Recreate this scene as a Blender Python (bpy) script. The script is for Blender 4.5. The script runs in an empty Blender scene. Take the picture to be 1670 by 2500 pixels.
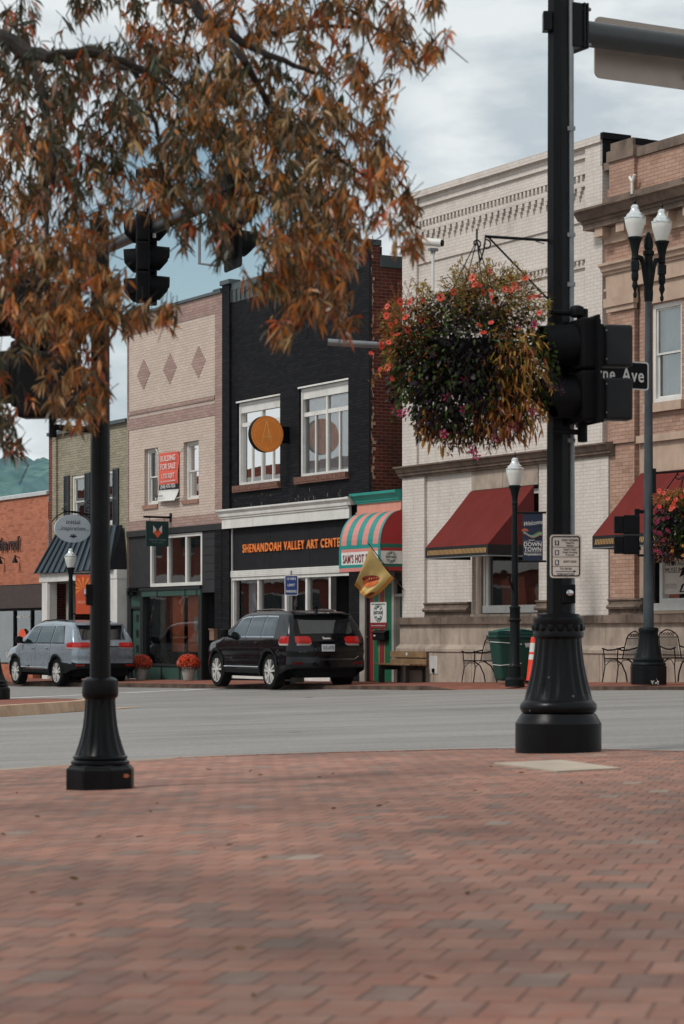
import bpy, bmesh, math, random
from mathutils import Vector, Matrix, noise
R = math.radians
random.seed(7)
SC = bpy.context.scene
COL = SC.collection

# ---------------------------------------------------------------- camera, sky, sun, exposure
CAMZ = 1.2
cam_d = bpy.data.cameras.new("camera"); cam = bpy.data.objects.new("camera", cam_d); COL.objects.link(cam)
cam.location = (0, 0, CAMZ); cam.rotation_euler = (R(90), 0, 0)
cam_d.sensor_width = 36; cam_d.sensor_height = 36; cam_d.sensor_fit = 'AUTO'; cam_d.lens = 85
cam_d.shift_y = 0.12; cam_d.clip_end = 8000
cam_d.dof.use_dof = True; cam_d.dof.focus_distance = 53.0; cam_d.dof.aperture_fstop = 8.0
SC.camera = cam
SUN_EL = R(48); SUN_V = Vector((-0.86 * math.cos(SUN_EL), -0.51 * math.cos(SUN_EL), math.sin(SUN_EL)))
w = bpy.data.worlds.new("World"); SC.world = w; w.use_nodes = True
nt = w.node_tree; nt.nodes.clear(); N = nt.nodes.new; Lk = nt.links.new
out = N('ShaderNodeOutputWorld'); sky = N('ShaderNodeTexSky'); sky.sky_type = 'NISHITA'; sky.sun_disc = False
sky.sun_elevation = SUN_EL; sky.sun_rotation = math.atan2(SUN_V.x, SUN_V.y); sky.altitude = 400; sky.air_density = 1.0; sky.dust_density = 0.6
bg1 = N('ShaderNodeBackground'); bg1.inputs[1].default_value = 0.10; tn = N('ShaderNodeMix'); tn.data_type = 'RGBA'; tn.blend_type = 'MULTIPLY'; tn.inputs[0].default_value = 1; Lk(sky.outputs[0], tn.inputs[6]); tn.inputs[7].default_value = (1.08, 1.06, 0.92, 1); Lk(tn.outputs[2], bg1.inputs[0])
bg2 = N('ShaderNodeBackground'); bg2.inputs[1].default_value = 0.88
tc = N('ShaderNodeTexCoord')
mp = N('ShaderNodeMapping'); mp.inputs['Scale'].default_value = (3.4, 3.4, 9.0); mp.inputs['Location'].default_value = (0.3, 0.2, 0.35); Lk(tc.outputs['Generated'], mp.inputs[0])
n1 = N('ShaderNodeTexNoise'); n1.inputs['Scale'].default_value = 1.6; n1.inputs['Detail'].default_value = 7; n1.inputs['Roughness'].default_value = 0.5; n1.inputs['Distortion'].default_value = 0.25; Lk(mp.outputs[0], n1.inputs[0])
n2 = N('ShaderNodeTexNoise'); n2.inputs['Scale'].default_value = 2.6; n2.inputs['Detail'].default_value = 9; n2.inputs['Roughness'].default_value = 0.56; Lk(mp.outputs[0], n2.inputs[0])
cr = N('ShaderNodeValToRGB'); cr.color_ramp.elements[0].position = 0.36; cr.color_ramp.elements[0].color = (0.58, 0.655, 0.71, 1)
cr.color_ramp.elements[1].position = 0.53; cr.color_ramp.elements[1].color = (0.92, 0.97, 0.98, 1); Lk(n2.outputs[0], cr.inputs[0]); Lk(cr.outputs[0], bg2.inputs[0])
def madd(a, b, op='ADD'):
    m = N('ShaderNodeMath'); m.operation = op
    for k, s in enumerate((a, b)):
        if isinstance(s, (int, float)): m.inputs[k].default_value = s
        else: Lk(s, m.inputs[k])
    return m.outputs[0]
# breaks in the cloud: two places of the sky plus noise
def blob(d, rad):
    vm = N('ShaderNodeVectorMath'); vm.operation = 'DISTANCE'; Lk(tc.outputs['Generated'], vm.inputs[0]); vm.inputs[1].default_value = Vector(d).normalized()
    mr = N('ShaderNodeMapRange'); mr.inputs[1].default_value = 0; mr.inputs[2].default_value = rad; mr.inputs[3].default_value = 0.30; mr.inputs[4].default_value = 0.0; mr.interpolation_type = 'SMOOTHSTEP'; Lk(vm.outputs['Value'], mr.inputs[0]); return mr.outputs[0]
b1 = madd(blob((-0.06, 1, 0.160), 0.095), 1.5, 'MULTIPLY'); b2 = madd(blob((0.016, 1, 0.197), 0.03), 0.45, 'MULTIPLY'); b3 = blob((-0.3, 1, 0.22), 0.14)
cf = madd(madd(madd(n1.outputs[0], b1, 'SUBTRACT'), b2, 'SUBTRACT'), b3, 'SUBTRACT')
cfr = N('ShaderNodeMapRange'); cfr.inputs[1].default_value = 0.16; cfr.inputs[2].default_value = 0.42; Lk(cf, cfr.inputs[0])
mx = N('ShaderNodeMixShader'); Lk(cfr.outputs[0], mx.inputs[0]); Lk(bg1.outputs[0], mx.inputs[1]); Lk(bg2.outputs[0], mx.inputs[2]); Lk(mx.outputs[0], out.inputs[0])
sd = bpy.data.lights.new("sun", 'SUN'); sd.energy = 2.3; sd.angle = R(12); sd.color = (1, 0.97, 0.93)
so = bpy.data.objects.new("sun", sd); COL.objects.link(so); so.rotation_euler = SUN_V.to_track_quat('Z', 'Y').to_euler(); so.location = (0, 0, 60)
SC.view_settings.view_transform = 'Standard'; SC.view_settings.look = 'None'; SC.view_settings.exposure = 0.0; SC.view_settings.gamma = 1
SC.render.engine = 'CYCLES'; SC.cycles.max_bounces = 6; SC.cycles.transparent_max_bounces = 12

# ---------------------------------------------------------------- geometry helpers
FA = math.atan2(-0.8726678, 0.4883143)          # the street front runs along this bearing
FR = Vector((0.4883143, -0.8726678, 0)); FI = Vector((0.8726678, 0.4883143, 0)); F0 = Vector((1.3423, 53.9, 0))
def FP(t, y, z=0): return F0 + FR * t + FI * y + Vector((0, 0, z))
def road_z(X, Y): return 0.075 + 0.0307 * (X - 1.34) + 0.0015 * (Y - 53.9) + 0.32 * max(0.0, min(1.5, (46 - Y) / 28))
def plaza_z(X, Y): return 0.564 + 0.02 * X - 0.013 * Y
def walk_z(t): return 0.15 + (0.012 * t if t < 0 else 0.017 * t)

class MB:
    def __init__(s): s.v = []; s.f = []; s.mi = []; s.cur = 0; s.M = None
    def add(s, vs, fs, m=None):
        b = len(s.v)
        if s.M is not None: vs = [s.M @ Vector(p) for p in vs]
        s.v += [tuple(p) for p in vs]
        s.f += [tuple(i + b for i in f) for f in fs]; s.mi += [s.cur if m is None else m] * len(fs); return s
    def box(s, x0, x1, y0, y1, z0, z1, m=None):
        return s.add([(x0,y0,z0),(x1,y0,z0),(x1,y1,z0),(x0,y1,z0),(x0,y0,z1),(x1,y0,z1),(x1,y1,z1),(x0,y1,z1)],
              [(0,3,2,1),(4,5,6,7),(0,1,5,4),(1,2,6,5),(2,3,7,6),(3,0,4,7)], m)
    def quad(s, a, b, c, d, m=None): return s.add([a,b,c,d], [(0,1,2,3)], m)
    def tube(s, pts, r, n=8, cap=True, m=None):
        pts = [Vector(p) for p in pts]; rs = r if isinstance(r, (list, tuple)) else [r] * len(pts)
        vs = []; fs = []; up = None
        for i, p in enumerate(pts):
            d = (pts[min(i+1, len(pts)-1)] - pts[max(i-1, 0)]).normalized()
            if up is None: up = Vector((0,0,1)) if abs(d.z) < 0.9 else Vector((1,0,0))
            a = d.cross(up).normalized(); b = a.cross(d).normalized(); up = b
            for k in range(n):
                t = 2*math.pi*(k+0.5)/n; vs.append(p + (a*math.cos(t) + b*math.sin(t)) * rs[i])
        for i in range(len(pts)-1):
            for k in range(n):
                k2 = (k+1) % n; fs.append((i*n+k, i*n+k2, (i+1)*n+k2, (i+1)*n+k))
        if cap: fs.append(tuple(range(n))); fs.append(tuple(range((len(pts)-1)*n, len(pts)*n))[::-1])
        return s.add(vs, fs, m)
    def lathe(s, prof, c=(0,0,0), n=24, flute=0, fr=None, m=None, rot=0, cap=True):
        vs = []; fs = []
        for i, (r, z) in enumerate(prof):
            for k in range(n):
                t = 2*math.pi*k/n + rot; rr = r
                if flute and fr and fr[0] <= z <= fr[1]: rr = r * (1 - 0.055 * (0.5 + 0.5*math.cos(flute*t)))
                vs.append((c[0]+rr*math.cos(t), c[1]+rr*math.sin(t), c[2]+z))
        for i in range(len(prof)-1):
            for k in range(n):
                k2 = (k+1) % n; fs.append((i*n+k, i*n+k2, (i+1)*n+k2, (i+1)*n+k))
        if cap: fs.append(tuple(range(n))[::-1]); fs.append(tuple(range((len(prof)-1)*n, len(prof)*n)))
        return s.add(vs, fs, m)
    def extr(s, poly, y0, y1, axis='y', m=None):
        """polygon given in (a,b); extruded along the third axis"""
        n = len(poly)
        f = {'y': lambda a,b,c: (a,c,b), 'z': lambda a,b,c: (a,b,c), 'x': lambda a,b,c: (c,a,b)}[axis]
        vs = [f(a,b,y0) for a,b in poly] + [f(a,b,y1) for a,b in poly]
        fs = [tuple(range(n))[::-1], tuple(range(n, 2*n))] + [(i, (i+1)%n, n+(i+1)%n, n+i) for i in range(n)]
        return s.add(vs, fs, m)
    def text(s, txt, O, U, V, cap, width=None, ext=0.006, bold=0.0, align='L', m=None, sq=1.0, sp=1.0):
        O = Vector(O); U = Vector(U).normalized(); V = Vector(V).normalized(); Nn = U.cross(V)
        cu = bpy.data.curves.new('t', 'FONT'); cu.body = txt; cu.size = 1.0; cu.offset = bold; cu.space_character = sp; cu.extrude = 0; cu.resolution_u = 3
        ob = bpy.data.objects.new('t', cu); me = bpy.data.meshes.new_from_object(ob)
        vs = [v.co.copy() for v in me.vertices]; fs = [tuple(p.vertices) for p in me.polygons]
        bpy.data.objects.remove(ob); bpy.data.curves.remove(cu); bpy.data.meshes.remove(me)
        if not vs: return s
        x0 = min(v.x for v in vs); x1 = max(v.x for v in vs)
        sy = cap / 0.70; sx = sy * sq
        if width: sx = width / (x1 - x0)
        W = (x1-x0)*sx; sh = {'L': 0, 'C': -W/2, 'R': -W}[align]
        P = [O + U*((v.x-x0)*sx + sh) + V*(v.y*sy) for v in vs]; n = len(P)
        # front face plus a rim made from border edges
        ec = {}
        for f in fs:
            for i in range(len(f)):
                e = (f[i], f[(i+1) % len(f)]); k = (min(e), max(e)); ec.setdefault(k, []).append(e)
        allv = [p + Nn*ext for p in P] + P; ff = list(fs)
        for k, es in ec.items():
            if len(es) == 1: a, b = es[0]; ff.append((b, a, a+n, b+n))
        return s.add(allv, ff, m)
    def build(s, name, mats, parent=None, org=(0,0,0), smooth=False, kind=None, label=None, bev=0.0):
        me = bpy.data.meshes.new(name)
        ox, oy, oz = org
        me.from_pydata([(a-ox, b-oy, c-oz) for a, b, c in s.v], [], s.f)
        if not isinstance(mats, (list, tuple)): mats = [mats]
        for mm in mats: me.materials.append(mm)
        for i, p in enumerate(me.polygons): p.material_index = s.mi[i]; p.use_smooth = bool(smooth)
        if s.v and smooth != 'noclean':
            bm = bmesh.new(); bm.from_mesh(me)
            bmesh.ops.recalc_face_normals(bm, faces=bm.faces[:]) if len(bm.faces) < 40000 else None
            bm.to_mesh(me); bm.free()
        if smooth: 
            try: me.set_sharp_from_angle(angle=R(35))
            except Exception: pass
        o = bpy.data.objects.new(name, me); COL.objects.link(o)
        if parent is not None: o.parent = parent
        if kind: o['kind'] = kind
        if label: o['label'] = label
        if bev > 0:
            b = o.modifiers.new('b', 'BEVEL'); b.width = bev; b.segments = 2; b.limit_method = 'ANGLE'; b.angle_limit = R(40)
        return o

class Thing:
    """an Empty at the base of a thing; parts are authored in its local frame (or minus org)"""
    def __init__(s, name, label, cat, loc=(0,0,0), rz=0.0, group=None, fac=None):
        o = bpy.data.objects.new(name, None); COL.objects.link(o); o.empty_display_size = 0.2
        s.org = (0,0,0)
        if fac is not None:                                   # fac = (t, y, z) in the street-front frame
            loc = FP(*fac); rz = FA; s.org = fac
        o.location = loc; o.rotation_euler = (0, 0, rz); o['label'] = label; o['category'] = cat
        if group: o['group'] = group
        s.o = o
    def part(s, name, mb, mats, smooth=False, parent=None, label=None, bev=0.0, kind=None):
        return mb.build(name, mats, parent if parent is not None else s.o, s.org, smooth, kind, label, bev)
def dup(root, loc, rz=None, label=None, group=None):
    r = root.copy(); COL.objects.link(r); r.location = loc
    if rz is not None: r.rotation_euler = (0,0,rz)
    if label: r['label'] = label
    if group: r['group'] = group
    def rec(a, b):
        for ch in list(a.children):
            c = ch.copy(); COL.objects.link(c); c.parent = b; rec(ch, c)
    rec(root, r); return r
def single(o, label, cat, group=None):
    o['label'] = label; o['category'] = cat
    if group: o['group'] = group
    return o

# ---------------------------------------------------------------- materials
def C(r, g, b):
    f = lambda c: (c/255/12.92) if c/255 <= 0.04045 else ((c/255+0.055)/1.055)**2.4
    return (f(r), f(g), f(b), 1)
def newmat(name):
    m = bpy.data.materials.new(name); m.use_nodes = True; m.node_tree.nodes.clear(); return m
class NB:
    def __init__(s, m): s.t = m.node_tree
    def n(s, ty, **kw):
        x = s.t.nodes.new(ty)
        for k, v in kw.items(): setattr(x, k, v)
        return x
    def l(s, a, b): s.t.links.new(a, b)
    def math(s, op, a, b=None, c=None):
        x = s.n('ShaderNodeMath', operation=op)
        for k, q in enumerate((a, b, c)):
            if q is None: continue
            if isinstance(q, (int, float)): x.inputs[k].default_value = q
            else: s.l(q, x.inputs[k])
        return x.outputs[0]
    def noise(s, co, sc, det=3, ro=0.5, dist=0.0, dim=None):
        x = s.n('ShaderNodeTexNoise'); x.inputs['Scale'].default_value = sc; x.inputs['Detail'].default_value = det
        x.inputs['Roughness'].default_value = ro; x.inputs['Distortion'].default_value = dist
        if co is not None: s.l(co, x.inputs['Vector'])
        return x.outputs[0]
    def mr(s, v, a, b, c, d):
        x = s.n('ShaderNodeMapRange'); s.l(v, x.inputs[0])
        for k, q in enumerate((a, b, c, d)): x.inputs[k+1].default_value = q
        return x.outputs[0]
    def mix(s, f, a, b, mode='MIX'):
        x = s.n('ShaderNodeMix', data_type='RGBA', blend_type=mode)
        if isinstance(f, (int, float)): x.inputs[0].default_value = f
        else: s.l(f, x.inputs[0])
        for k, q in ((6, a), (7, b)):
            if isinstance(q, tuple): x.inputs[k].default_value = q
            else: s.l(q, x.inputs[k])
        return x.outputs[2]
    def ramp(s, v, stops):
        x = s.n('ShaderNodeValToRGB'); e = x.color_ramp.elements
        e[0].position, e[0].color = stops[0]; e[1].position, e[1].color = stops[-1]
        for p, c in stops[1:-1]:
            q = e.new(p); q.color = c
        s.l(v, x.inputs[0]); return x.outputs[0]
    def bump(s, h, strength, dist=0.01):
        x = s.n('ShaderNodeBump'); x.inputs['Strength'].default_value = strength; x.inputs['Distance'].default_value = dist; s.l(h, x.inputs['Height']); return x.outputs[0]
    def pr(s, col, rough=0.6, spec=0.5, metal=0.0, nrm=None, coat=0.0):
        x = s.n('ShaderNodeBsdfPrincipled')
        if isinstance(col, tuple): x.inputs['Base Color'].default_value = col
        else: s.l(col, x.inputs['Base Color'])
        if isinstance(rough, (int, float)): x.inputs['Roughness'].default_value = rough
        else: s.l(rough, x.inputs['Roughness'])
        x.inputs['Metallic'].default_value = metal; x.inputs['Specular IOR Level'].default_value = spec; x.inputs['Coat Weight'].default_value = coat
        if nrm is not None: s.l(nrm, x.inputs['Normal'])
        return x.outputs[0]
    def out(s, sh):
        o = s.n('ShaderNodeOutputMaterial'); s.l(sh, o.inputs[0])
    def oc(s): return s.n('ShaderNodeTexCoord').outputs['Object']
def scl(c, k): return (c[0]*k, c[1]*k, c[2]*k, 1)
_pc = {}
def paint(name, col, rough=0.55, var=0.12, nsc=3.0, metal=0.0, spec=0.4, bump=0.0, bsc=60, coat=0.0, stain=None, stn=0.5):
    if name in _pc: return _pc[name]
    m = newmat(name); b = NB(m); co = b.oc()
    c = b.mix(b.mr(b.noise(co, nsc, 5, 0.6), 0.3, 0.7, 0, 1), scl(col, 1-var), scl(col, 1+var))
    if stain is not None:
        mp_ = b.n('ShaderNodeMapping'); mp_.inputs['Scale'].default_value = (1.5, 1.5, 0.75); b.l(co, mp_.inputs[0])
        c = b.mix(b.mr(b.noise(mp_.outputs[0], 1.8, 8, 0.68, 0.3), 0.42, 0.72, 0, stn), c, stain)
        mq_ = b.n('ShaderNodeMapping'); mq_.inputs['Scale'].default_value = (7, 7, 0.25); b.l(co, mq_.inputs[0])
        c = b.mix(b.mr(b.noise(mq_.outputs[0], 1.3, 4, 0.6), 0.60, 0.72, 0, stn*0.7), c, stain)
    nr = b.bump(b.noise(co, bsc, 3, 0.6), bump, 0.01) if bump else None
    rg = b.mr(b.noise(co, nsc*2.3, 3), 0.3, 0.7, max(0, rough-0.07), rough+0.07)
    b.out(b.pr(c, rg, spec, metal, nr, coat)); _pc[name] = m; return m
def brickmat(name, stops, mortar, w=0.215, h=0.072, gap=0.010, rot=0.0, uv='xz', bump=0.5, soft=0.35, stain=None, stn=0.4, rough=0.85, dirt=0.15, mortar_soft=1.0):
    m = newmat(name); b = NB(m); co = b.oc(); sp = b.n('ShaderNodeSeparateXYZ')
    if rot:
        q = b.n('ShaderNodeMapping'); q.inputs['Rotation'].default_value = (0,0,rot); b.l(co, q.inputs[0]); b.l(q.outputs[0], sp.inputs[0])
    else: b.l(co, sp.inputs[0])
    if uv == 'xz': u = b.math('ADD', sp.outputs[0], sp.outputs[1]); v = sp.outputs[2]
    else: u = sp.outputs[0]; v = sp.outputs[1]
    vr = b.math('DIVIDE', v, h); row = b.math('FLOOR', vr); fv = b.math('FRACT', vr)
    if uv == 'xy':
        wr = b.n('ShaderNodeTexWhiteNoise', noise_dimensions='1D'); b.l(row, wr.inputs['W']); sh = b.math('ADD', b.math('MULTIPLY', b.math('MODULO', b.math('ABSOLUTE', row), 2.0), 0.5), b.math('MULTIPLY', wr.outputs[0], 0.12))
    else: sh = b.math('MULTIPLY', b.math('MODULO', b.math('ABSOLUTE', row), 2.0), 0.5)
    ur = b.math('ADD', b.math('DIVIDE', u, w), sh); cl = b.math('FLOOR', ur); fu = b.math('FRACT', ur)
    du = b.math('MULTIPLY', b.math('MINIMUM', fu, b.math('SUBTRACT', 1.0, fu)), w)
    dv = b.math('MULTIPLY', b.math('MINIMUM', fv, b.math('SUBTRACT', 1.0, fv)), h)
    dm = b.math('MINIMUM', du, b.math('MULTIPLY', dv, 1.15) if uv == 'xy' else dv)
    face = b.mr(dm, gap*0.3, gap*0.5 + gap*soft, 0, 1)
    cb = b.n('ShaderNodeCombineXYZ'); b.l(cl, cb.inputs[0]); b.l(row, cb.inputs[1])
    wn = b.n('ShaderNodeTexWhiteNoise', noise_dimensions='3D'); b.l(cb.outputs[0], wn.inputs[0])
    bc = b.ramp(wn.outputs[0], stops)
    fine = b.noise(co, 22, 4, 0.65); big = b.noise(co, 0.9, 5, 0.6)
    bc = b.mix(b.mr(fine, 0.3, 0.75, 0.0, 0.22), bc, scl(mortar, 0.6))
    if uv == 'xy':      # joints filled with sand and dirt in some places, open in others; bricks worn unevenly
        jn = b.mr(b.noise(co, 5.5, 4, 0.6), 0.36, 0.70, 0.12, 0.75); face_c = b.math('SUBTRACT', 1.0, b.math('MULTIPLY', b.math('SUBTRACT', 1.0, face), jn))
        bc = b.mix(b.mr(b.noise(co, 11, 5, 0.7), 0.35, 0.7, 0.0, 0.45), bc, scl(stops[-1][1], 0.95)); bc = b.mix(b.mr(b.noise(co, 4.3, 5, 0.7), 0.45, 0.75, 0.0, 0.5), bc, scl(stops[0][1], 0.7))
        c = b.mix(face_c, mortar, bc)
    else: c = b.mix(face, mortar, bc)
    c = b.mix(b.mr(big, 0.38, 0.68, 0, dirt*2), c, (0.03, 0.026, 0.022, 1))
    if stain is not None:
        mp_ = b.n('ShaderNodeMapping'); mp_.inputs['Scale'].default_value = (4, 4, 0.7); b.l(co, mp_.inputs[0])
        c = b.mix(b.mr(b.noise(mp_.outputs[0], 1.3, 6, 0.65), 0.5, 0.75, 0, stn), c, stain)
    hh = b.math('ADD', face, b.math('MULTIPLY', fine, 0.5)); hh = b.math('ADD', hh, b.math('MULTIPLY', wn.outputs[0], 0.35))
    b.out(b.pr(c, rough, 0.06 if name.startswith('black') else 0.2, 0, b.bump(hh, bump, 0.006))); return m
def glassmat(name, tint=(0.9,0.95,0.95,1), refl=0.25, dark=0.0, wob=0.0):
    m = newmat(name); b = NB(m)
    tr = b.n('ShaderNodeBsdfTransparent'); tr.inputs[0].default_value = scl(tint, 1-dark)
    gl = b.n('ShaderNodeBsdfGlossy'); gl.inputs['Roughness'].default_value = 0.01
    if wob:
        nr = b.bump(b.noise(b.oc(), 1.1, 2, 0.4, 0.4), wob, 0.05); b.l(nr, gl.inputs['Normal'])
    fr = b.n('ShaderNodeFresnel'); fr.inputs[0].default_value = 1.5
    f = b.math('MINIMUM', b.math('ADD', fr.outputs[0], refl), 1.0)
    mx = b.n('ShaderNodeMixShader'); b.l(f, mx.inputs[0]); b.l(tr.outputs[0], mx.inputs[1]); b.l(gl.outputs[0], mx.inputs[2]); b.out(mx.outputs[0]); return m

M_black = paint('black_paint', (0.003,0.0032,0.004,1), 0.33, 0.3, 4, spec=0.16, bump=0.08, bsc=40)
M_blackm = paint('black_matte', (0.004,0.004,0.005,1), 0.6, 0.3, 4, spec=0.1)
M_white = paint('white_trim', C(205,203,198), 0.5, 0.08, 2.0, stain=C(120,112,100), stn=0.25)
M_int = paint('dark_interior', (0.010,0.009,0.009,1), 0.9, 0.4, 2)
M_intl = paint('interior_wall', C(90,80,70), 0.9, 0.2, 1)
M_glass = glassmat('window_glass', refl=0.28, wob=0.03)
M_glass2 = glassmat('shop_glass', refl=0.22, dark=0.0, wob=0.06)
M_curt = paint('curtain_cloth', C(214,214,218), 0.9, 0.15, 6)
M_galv = paint('galvanised', C(120,124,126), 0.45, 0.15, 8, metal=0.4)
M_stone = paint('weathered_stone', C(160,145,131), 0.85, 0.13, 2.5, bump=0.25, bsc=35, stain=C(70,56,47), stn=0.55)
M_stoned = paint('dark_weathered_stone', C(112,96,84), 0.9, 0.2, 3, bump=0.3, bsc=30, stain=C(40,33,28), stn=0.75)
M_conc = paint('concrete', C(150,132,115), 0.9, 0.15, 3, bump=0.3, bsc=40, stain=C(75,50,38), stn=0.35)

# ---------------------------------------------------------------- ground, roads, pavements
PAVE = [(0.0, C(134,96,85)), (0.2, C(158,108,91)), (0.45, C(172,118,98)), (0.62, C(150,96,80)), (0.8, C(176,124,105)), (0.94, C(124,96,86)), (0.99, C(134,112,101)), (1.0, C(164,148,134))]
M_pave = brickmat('brick_paving', PAVE, C(62,44,38), 0.103, 0.205, 0.0055, rot=R(12), uv='xy', bump=0.8, rough=0.75, dirt=0.2, stain=None)
PAVE2 = [(0.0, C(140,88,72)), (0.5, C(158,100,82)), (1.0, C(128,78,64))]
M_pave2 = brickmat('far_paving', PAVE2, C(80,56,46), 0.205, 0.103, 0.008, uv='xy', bump=0.4, dirt=0.2)
def asphalt():
    m = newmat('asphalt'); b = NB(m); co = b.oc()
    a = b.noise(co, 0.35, 6, 0.6, 0.4); f = b.math('MULTIPLY', b.math('ADD', b.noise(co, 85, 2, 0.9), b.noise(co, 24, 3, 0.9)), 0.5)
    mp_ = b.n('ShaderNodeMapping'); mp_.inputs['Rotation'].default_value = (0,0,R(2)); mp_.inputs['Scale'].default_value = (0.03, 0.55, 1); b.l(co, mp_.inputs[0])
    st = b.noise(mp_.outputs[0], 2.0, 4, 0.6)
    c = b.mix(b.mr(a, 0.3, 0.7, 0, 1), C(123,119,115), C(148,144,139))
    c = b.mix(b.mr(b.noise(mp_.outputs[0], 5.5, 5, 0.65), 0.52, 0.68, 0, 0.45), c, C(92,89,87)); c = b.mix(b.mr(st, 0.42, 0.66, 0, 0.6), c, C(163,159,154))
    c = b.mix(b.mr(f, 0.42, 0.62, 0, 0.75), c, C(84,81,79))
    c = b.mix(b.mr(b.noise(co, 1.3, 6, 0.7), 0.66, 0.72, 0, 0.6), c, C(70,68,67))
    b.out(b.pr(c, 0.72, 0.35, 0, b.bump(f, 0.7, 0.01))); return m
M_asph = asphalt()
EDGE = [(-60,-8),(-22,-8),(-16,1),(-10,8.6),(-6,12.6),(-3.6,14.9),(-2.25,15.95),(-1.7,16.85),(-1.2,17.45),(-0.6,17.76),(0,17.92),(0.6,18.0),(1.11,18.02),(1.6,17.75),(2.0,17.25),(2.35,16.75),(3.2,15.6),(4.8,13.4),(7,10),(11,3),(17,-8),(60,-8)]
def edge_pts():
    o = []
    for (a, b), (c, d) in zip(EDGE[:-1], EDGE[1:]):
        n = max(1, int(math.hypot(c-a, d-b) / 1.2)) if abs(a) < 20 and abs(c) < 20 else 1
        for k in range(n): o.append((a+(c-a)*k/n, b+(d-b)*k/n))
    o.append(EDGE[-1]); return o
EP = edge_pts()
def cl(x, a=-16, b=16): return max(a, min(b, x))
mb = MB()
for (x0, y0), (x1, y1) in zip(EP[:-1], EP[1:]):
    ys0 = [y0 - 0.04 + (420-y0) * (k/14)**2.2 for k in range(15)]; ys1 = [y1 - 0.04 + (420-y1) * (k/14)**2.2 for k in range(15)]
    for k in range(14):
        mb.quad(*[(x, y, road_z(cl(x), min(y, 90))) for x, y in ((x0, ys0[k]), (x1, ys1[k]), (x1, ys1[k+1]), (x0, ys0[k+1]))])
o = mb.build('road', M_asph); o['kind'] = 'structure'
PT = 0.0
def pz(x, y): return plaza_z(cl(x), y) + PT
mb = MB(); kb = MB(); sb = MB()
for (x0, y0), (x1, y1) in zip(EP[:-1], EP[1:]):
    if x0 < -22 or x1 > 17: continue
    n = 10; d = Vector((x1-x0, y1-y0, 0)).normalized(); nrm = Vector((d.y, -d.x, 0))
    left = x1 < -1.1
    wd = 0.20 if left else 0.105
    ix0, iy0, ix1, iy1 = x0, y0 - wd*1.05, x1, y1 - wd*1.05
    for k in range(n):
        a0 = -8 + (iy0+8)*k/n; a1 = -8 + (iy1+8)*k/n; b0 = -8 + (iy0+8)*(k+1)/n; b1 = -8 + (iy1+8)*(k+1)/n
        if b0 - a0 < 1e-4 and b1 - a1 < 1e-4: continue
        mb.quad((x0,a0,pz(x0,a0)), (x1,a1,pz(x1,a1)), (x1,b1,pz(x1,b1)), (x0,b0,pz(x0,b0)))
    tgt = kb if left else sb
    z0 = pz(x0,y0)+0.004; z1 = pz(x1,y1)+0.004
    tgt.quad((ix0,iy0,z0), (ix1,iy1,z1), (x1,y1,z1), (x0,y0,z0))
    tgt.quad((x0,y0,z0), (x1,y1,z1), (x1,y1,z1-0.4), (x0,y0,z0-0.4))
o = mb.build('brick_plaza', M_pave); o['kind'] = 'structure'
o = kb.build('kerb', M_conc); o['kind'] = 'structure'
M_soldier = brickmat('edge_bricks', PAVE, C(70,50,42), 0.11, 0.9, 0.010, uv='xy', bump=0.8, dirt=0.2)
o = sb.build('brick_edging', M_soldier); o['kind'] = 'structure'

# far pavement with its kerb, dropping to the road at the crossing
def drop(t):
    if t < 5.0 or t > 9.6: return 1.0
    if t < 6.2: return 1 - (t-5.0)/1.2
    if t > 8.6: return (t-8.6)/1.0
    return 0.0
def wz(t, y):
    p = FP(t, y); rz = road_z(p.x, p.y) + 0.012
    k = max(0.0, min(1.0, (-y - 0.9) / 1.5)) * (1 - drop(t))
    return (walk_z(t) + 0.024*min(0.0, y)) * (1-k) + rz * k
mb = MB(); kb = MB(); ts = [-60, -45, -35] + [-30 + 0.5*i for i in range(96)] + [22, 40]
yy = [0.6, 0.0, -0.6, -1.2, -1.8, -2.35]
for a, b in zip(ts[:-1], ts[1:]):
    for y0, y1 in zip(yy[:-1], yy[1:]):
        mb.quad((a,y0,wz(a,y0)), (b,y0,wz(b,y0)), (b,y1,wz(b,y1)), (a,y1,wz(a,y1)))
    za = wz(a,-2.5)+0.006; zb = wz(b,-2.5)+0.006
    kb.quad((a,-2.35,za), (b,-2.35,zb), (b,-2.5,zb), (a,-2.5,za)); kb.quad((a,-2.5,za), (b,-2.5,zb), (b,-2.53,zb-0.5), (a,-2.53,za-0.5))
    kb.quad((a,-2.35,za), (b,-2.35,zb), (b,-2.35,zb-0.1), (a,-2.35,za-0.1))
o = mb.build('pavement', M_pave2); o.location = F0; o.rotation_euler = (0,0,FA); o['kind'] = 'structure'
M_kerb2 = paint('old_kerb', C(84,66,54), 0.9, 0.45, 3.5, stain=C(24,17,14), stn=0.9)
o = kb.build('kerb', M_kerb2); o.location = F0; o.rotation_euler = (0,0,FA); o['kind'] = 'structure'

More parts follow.
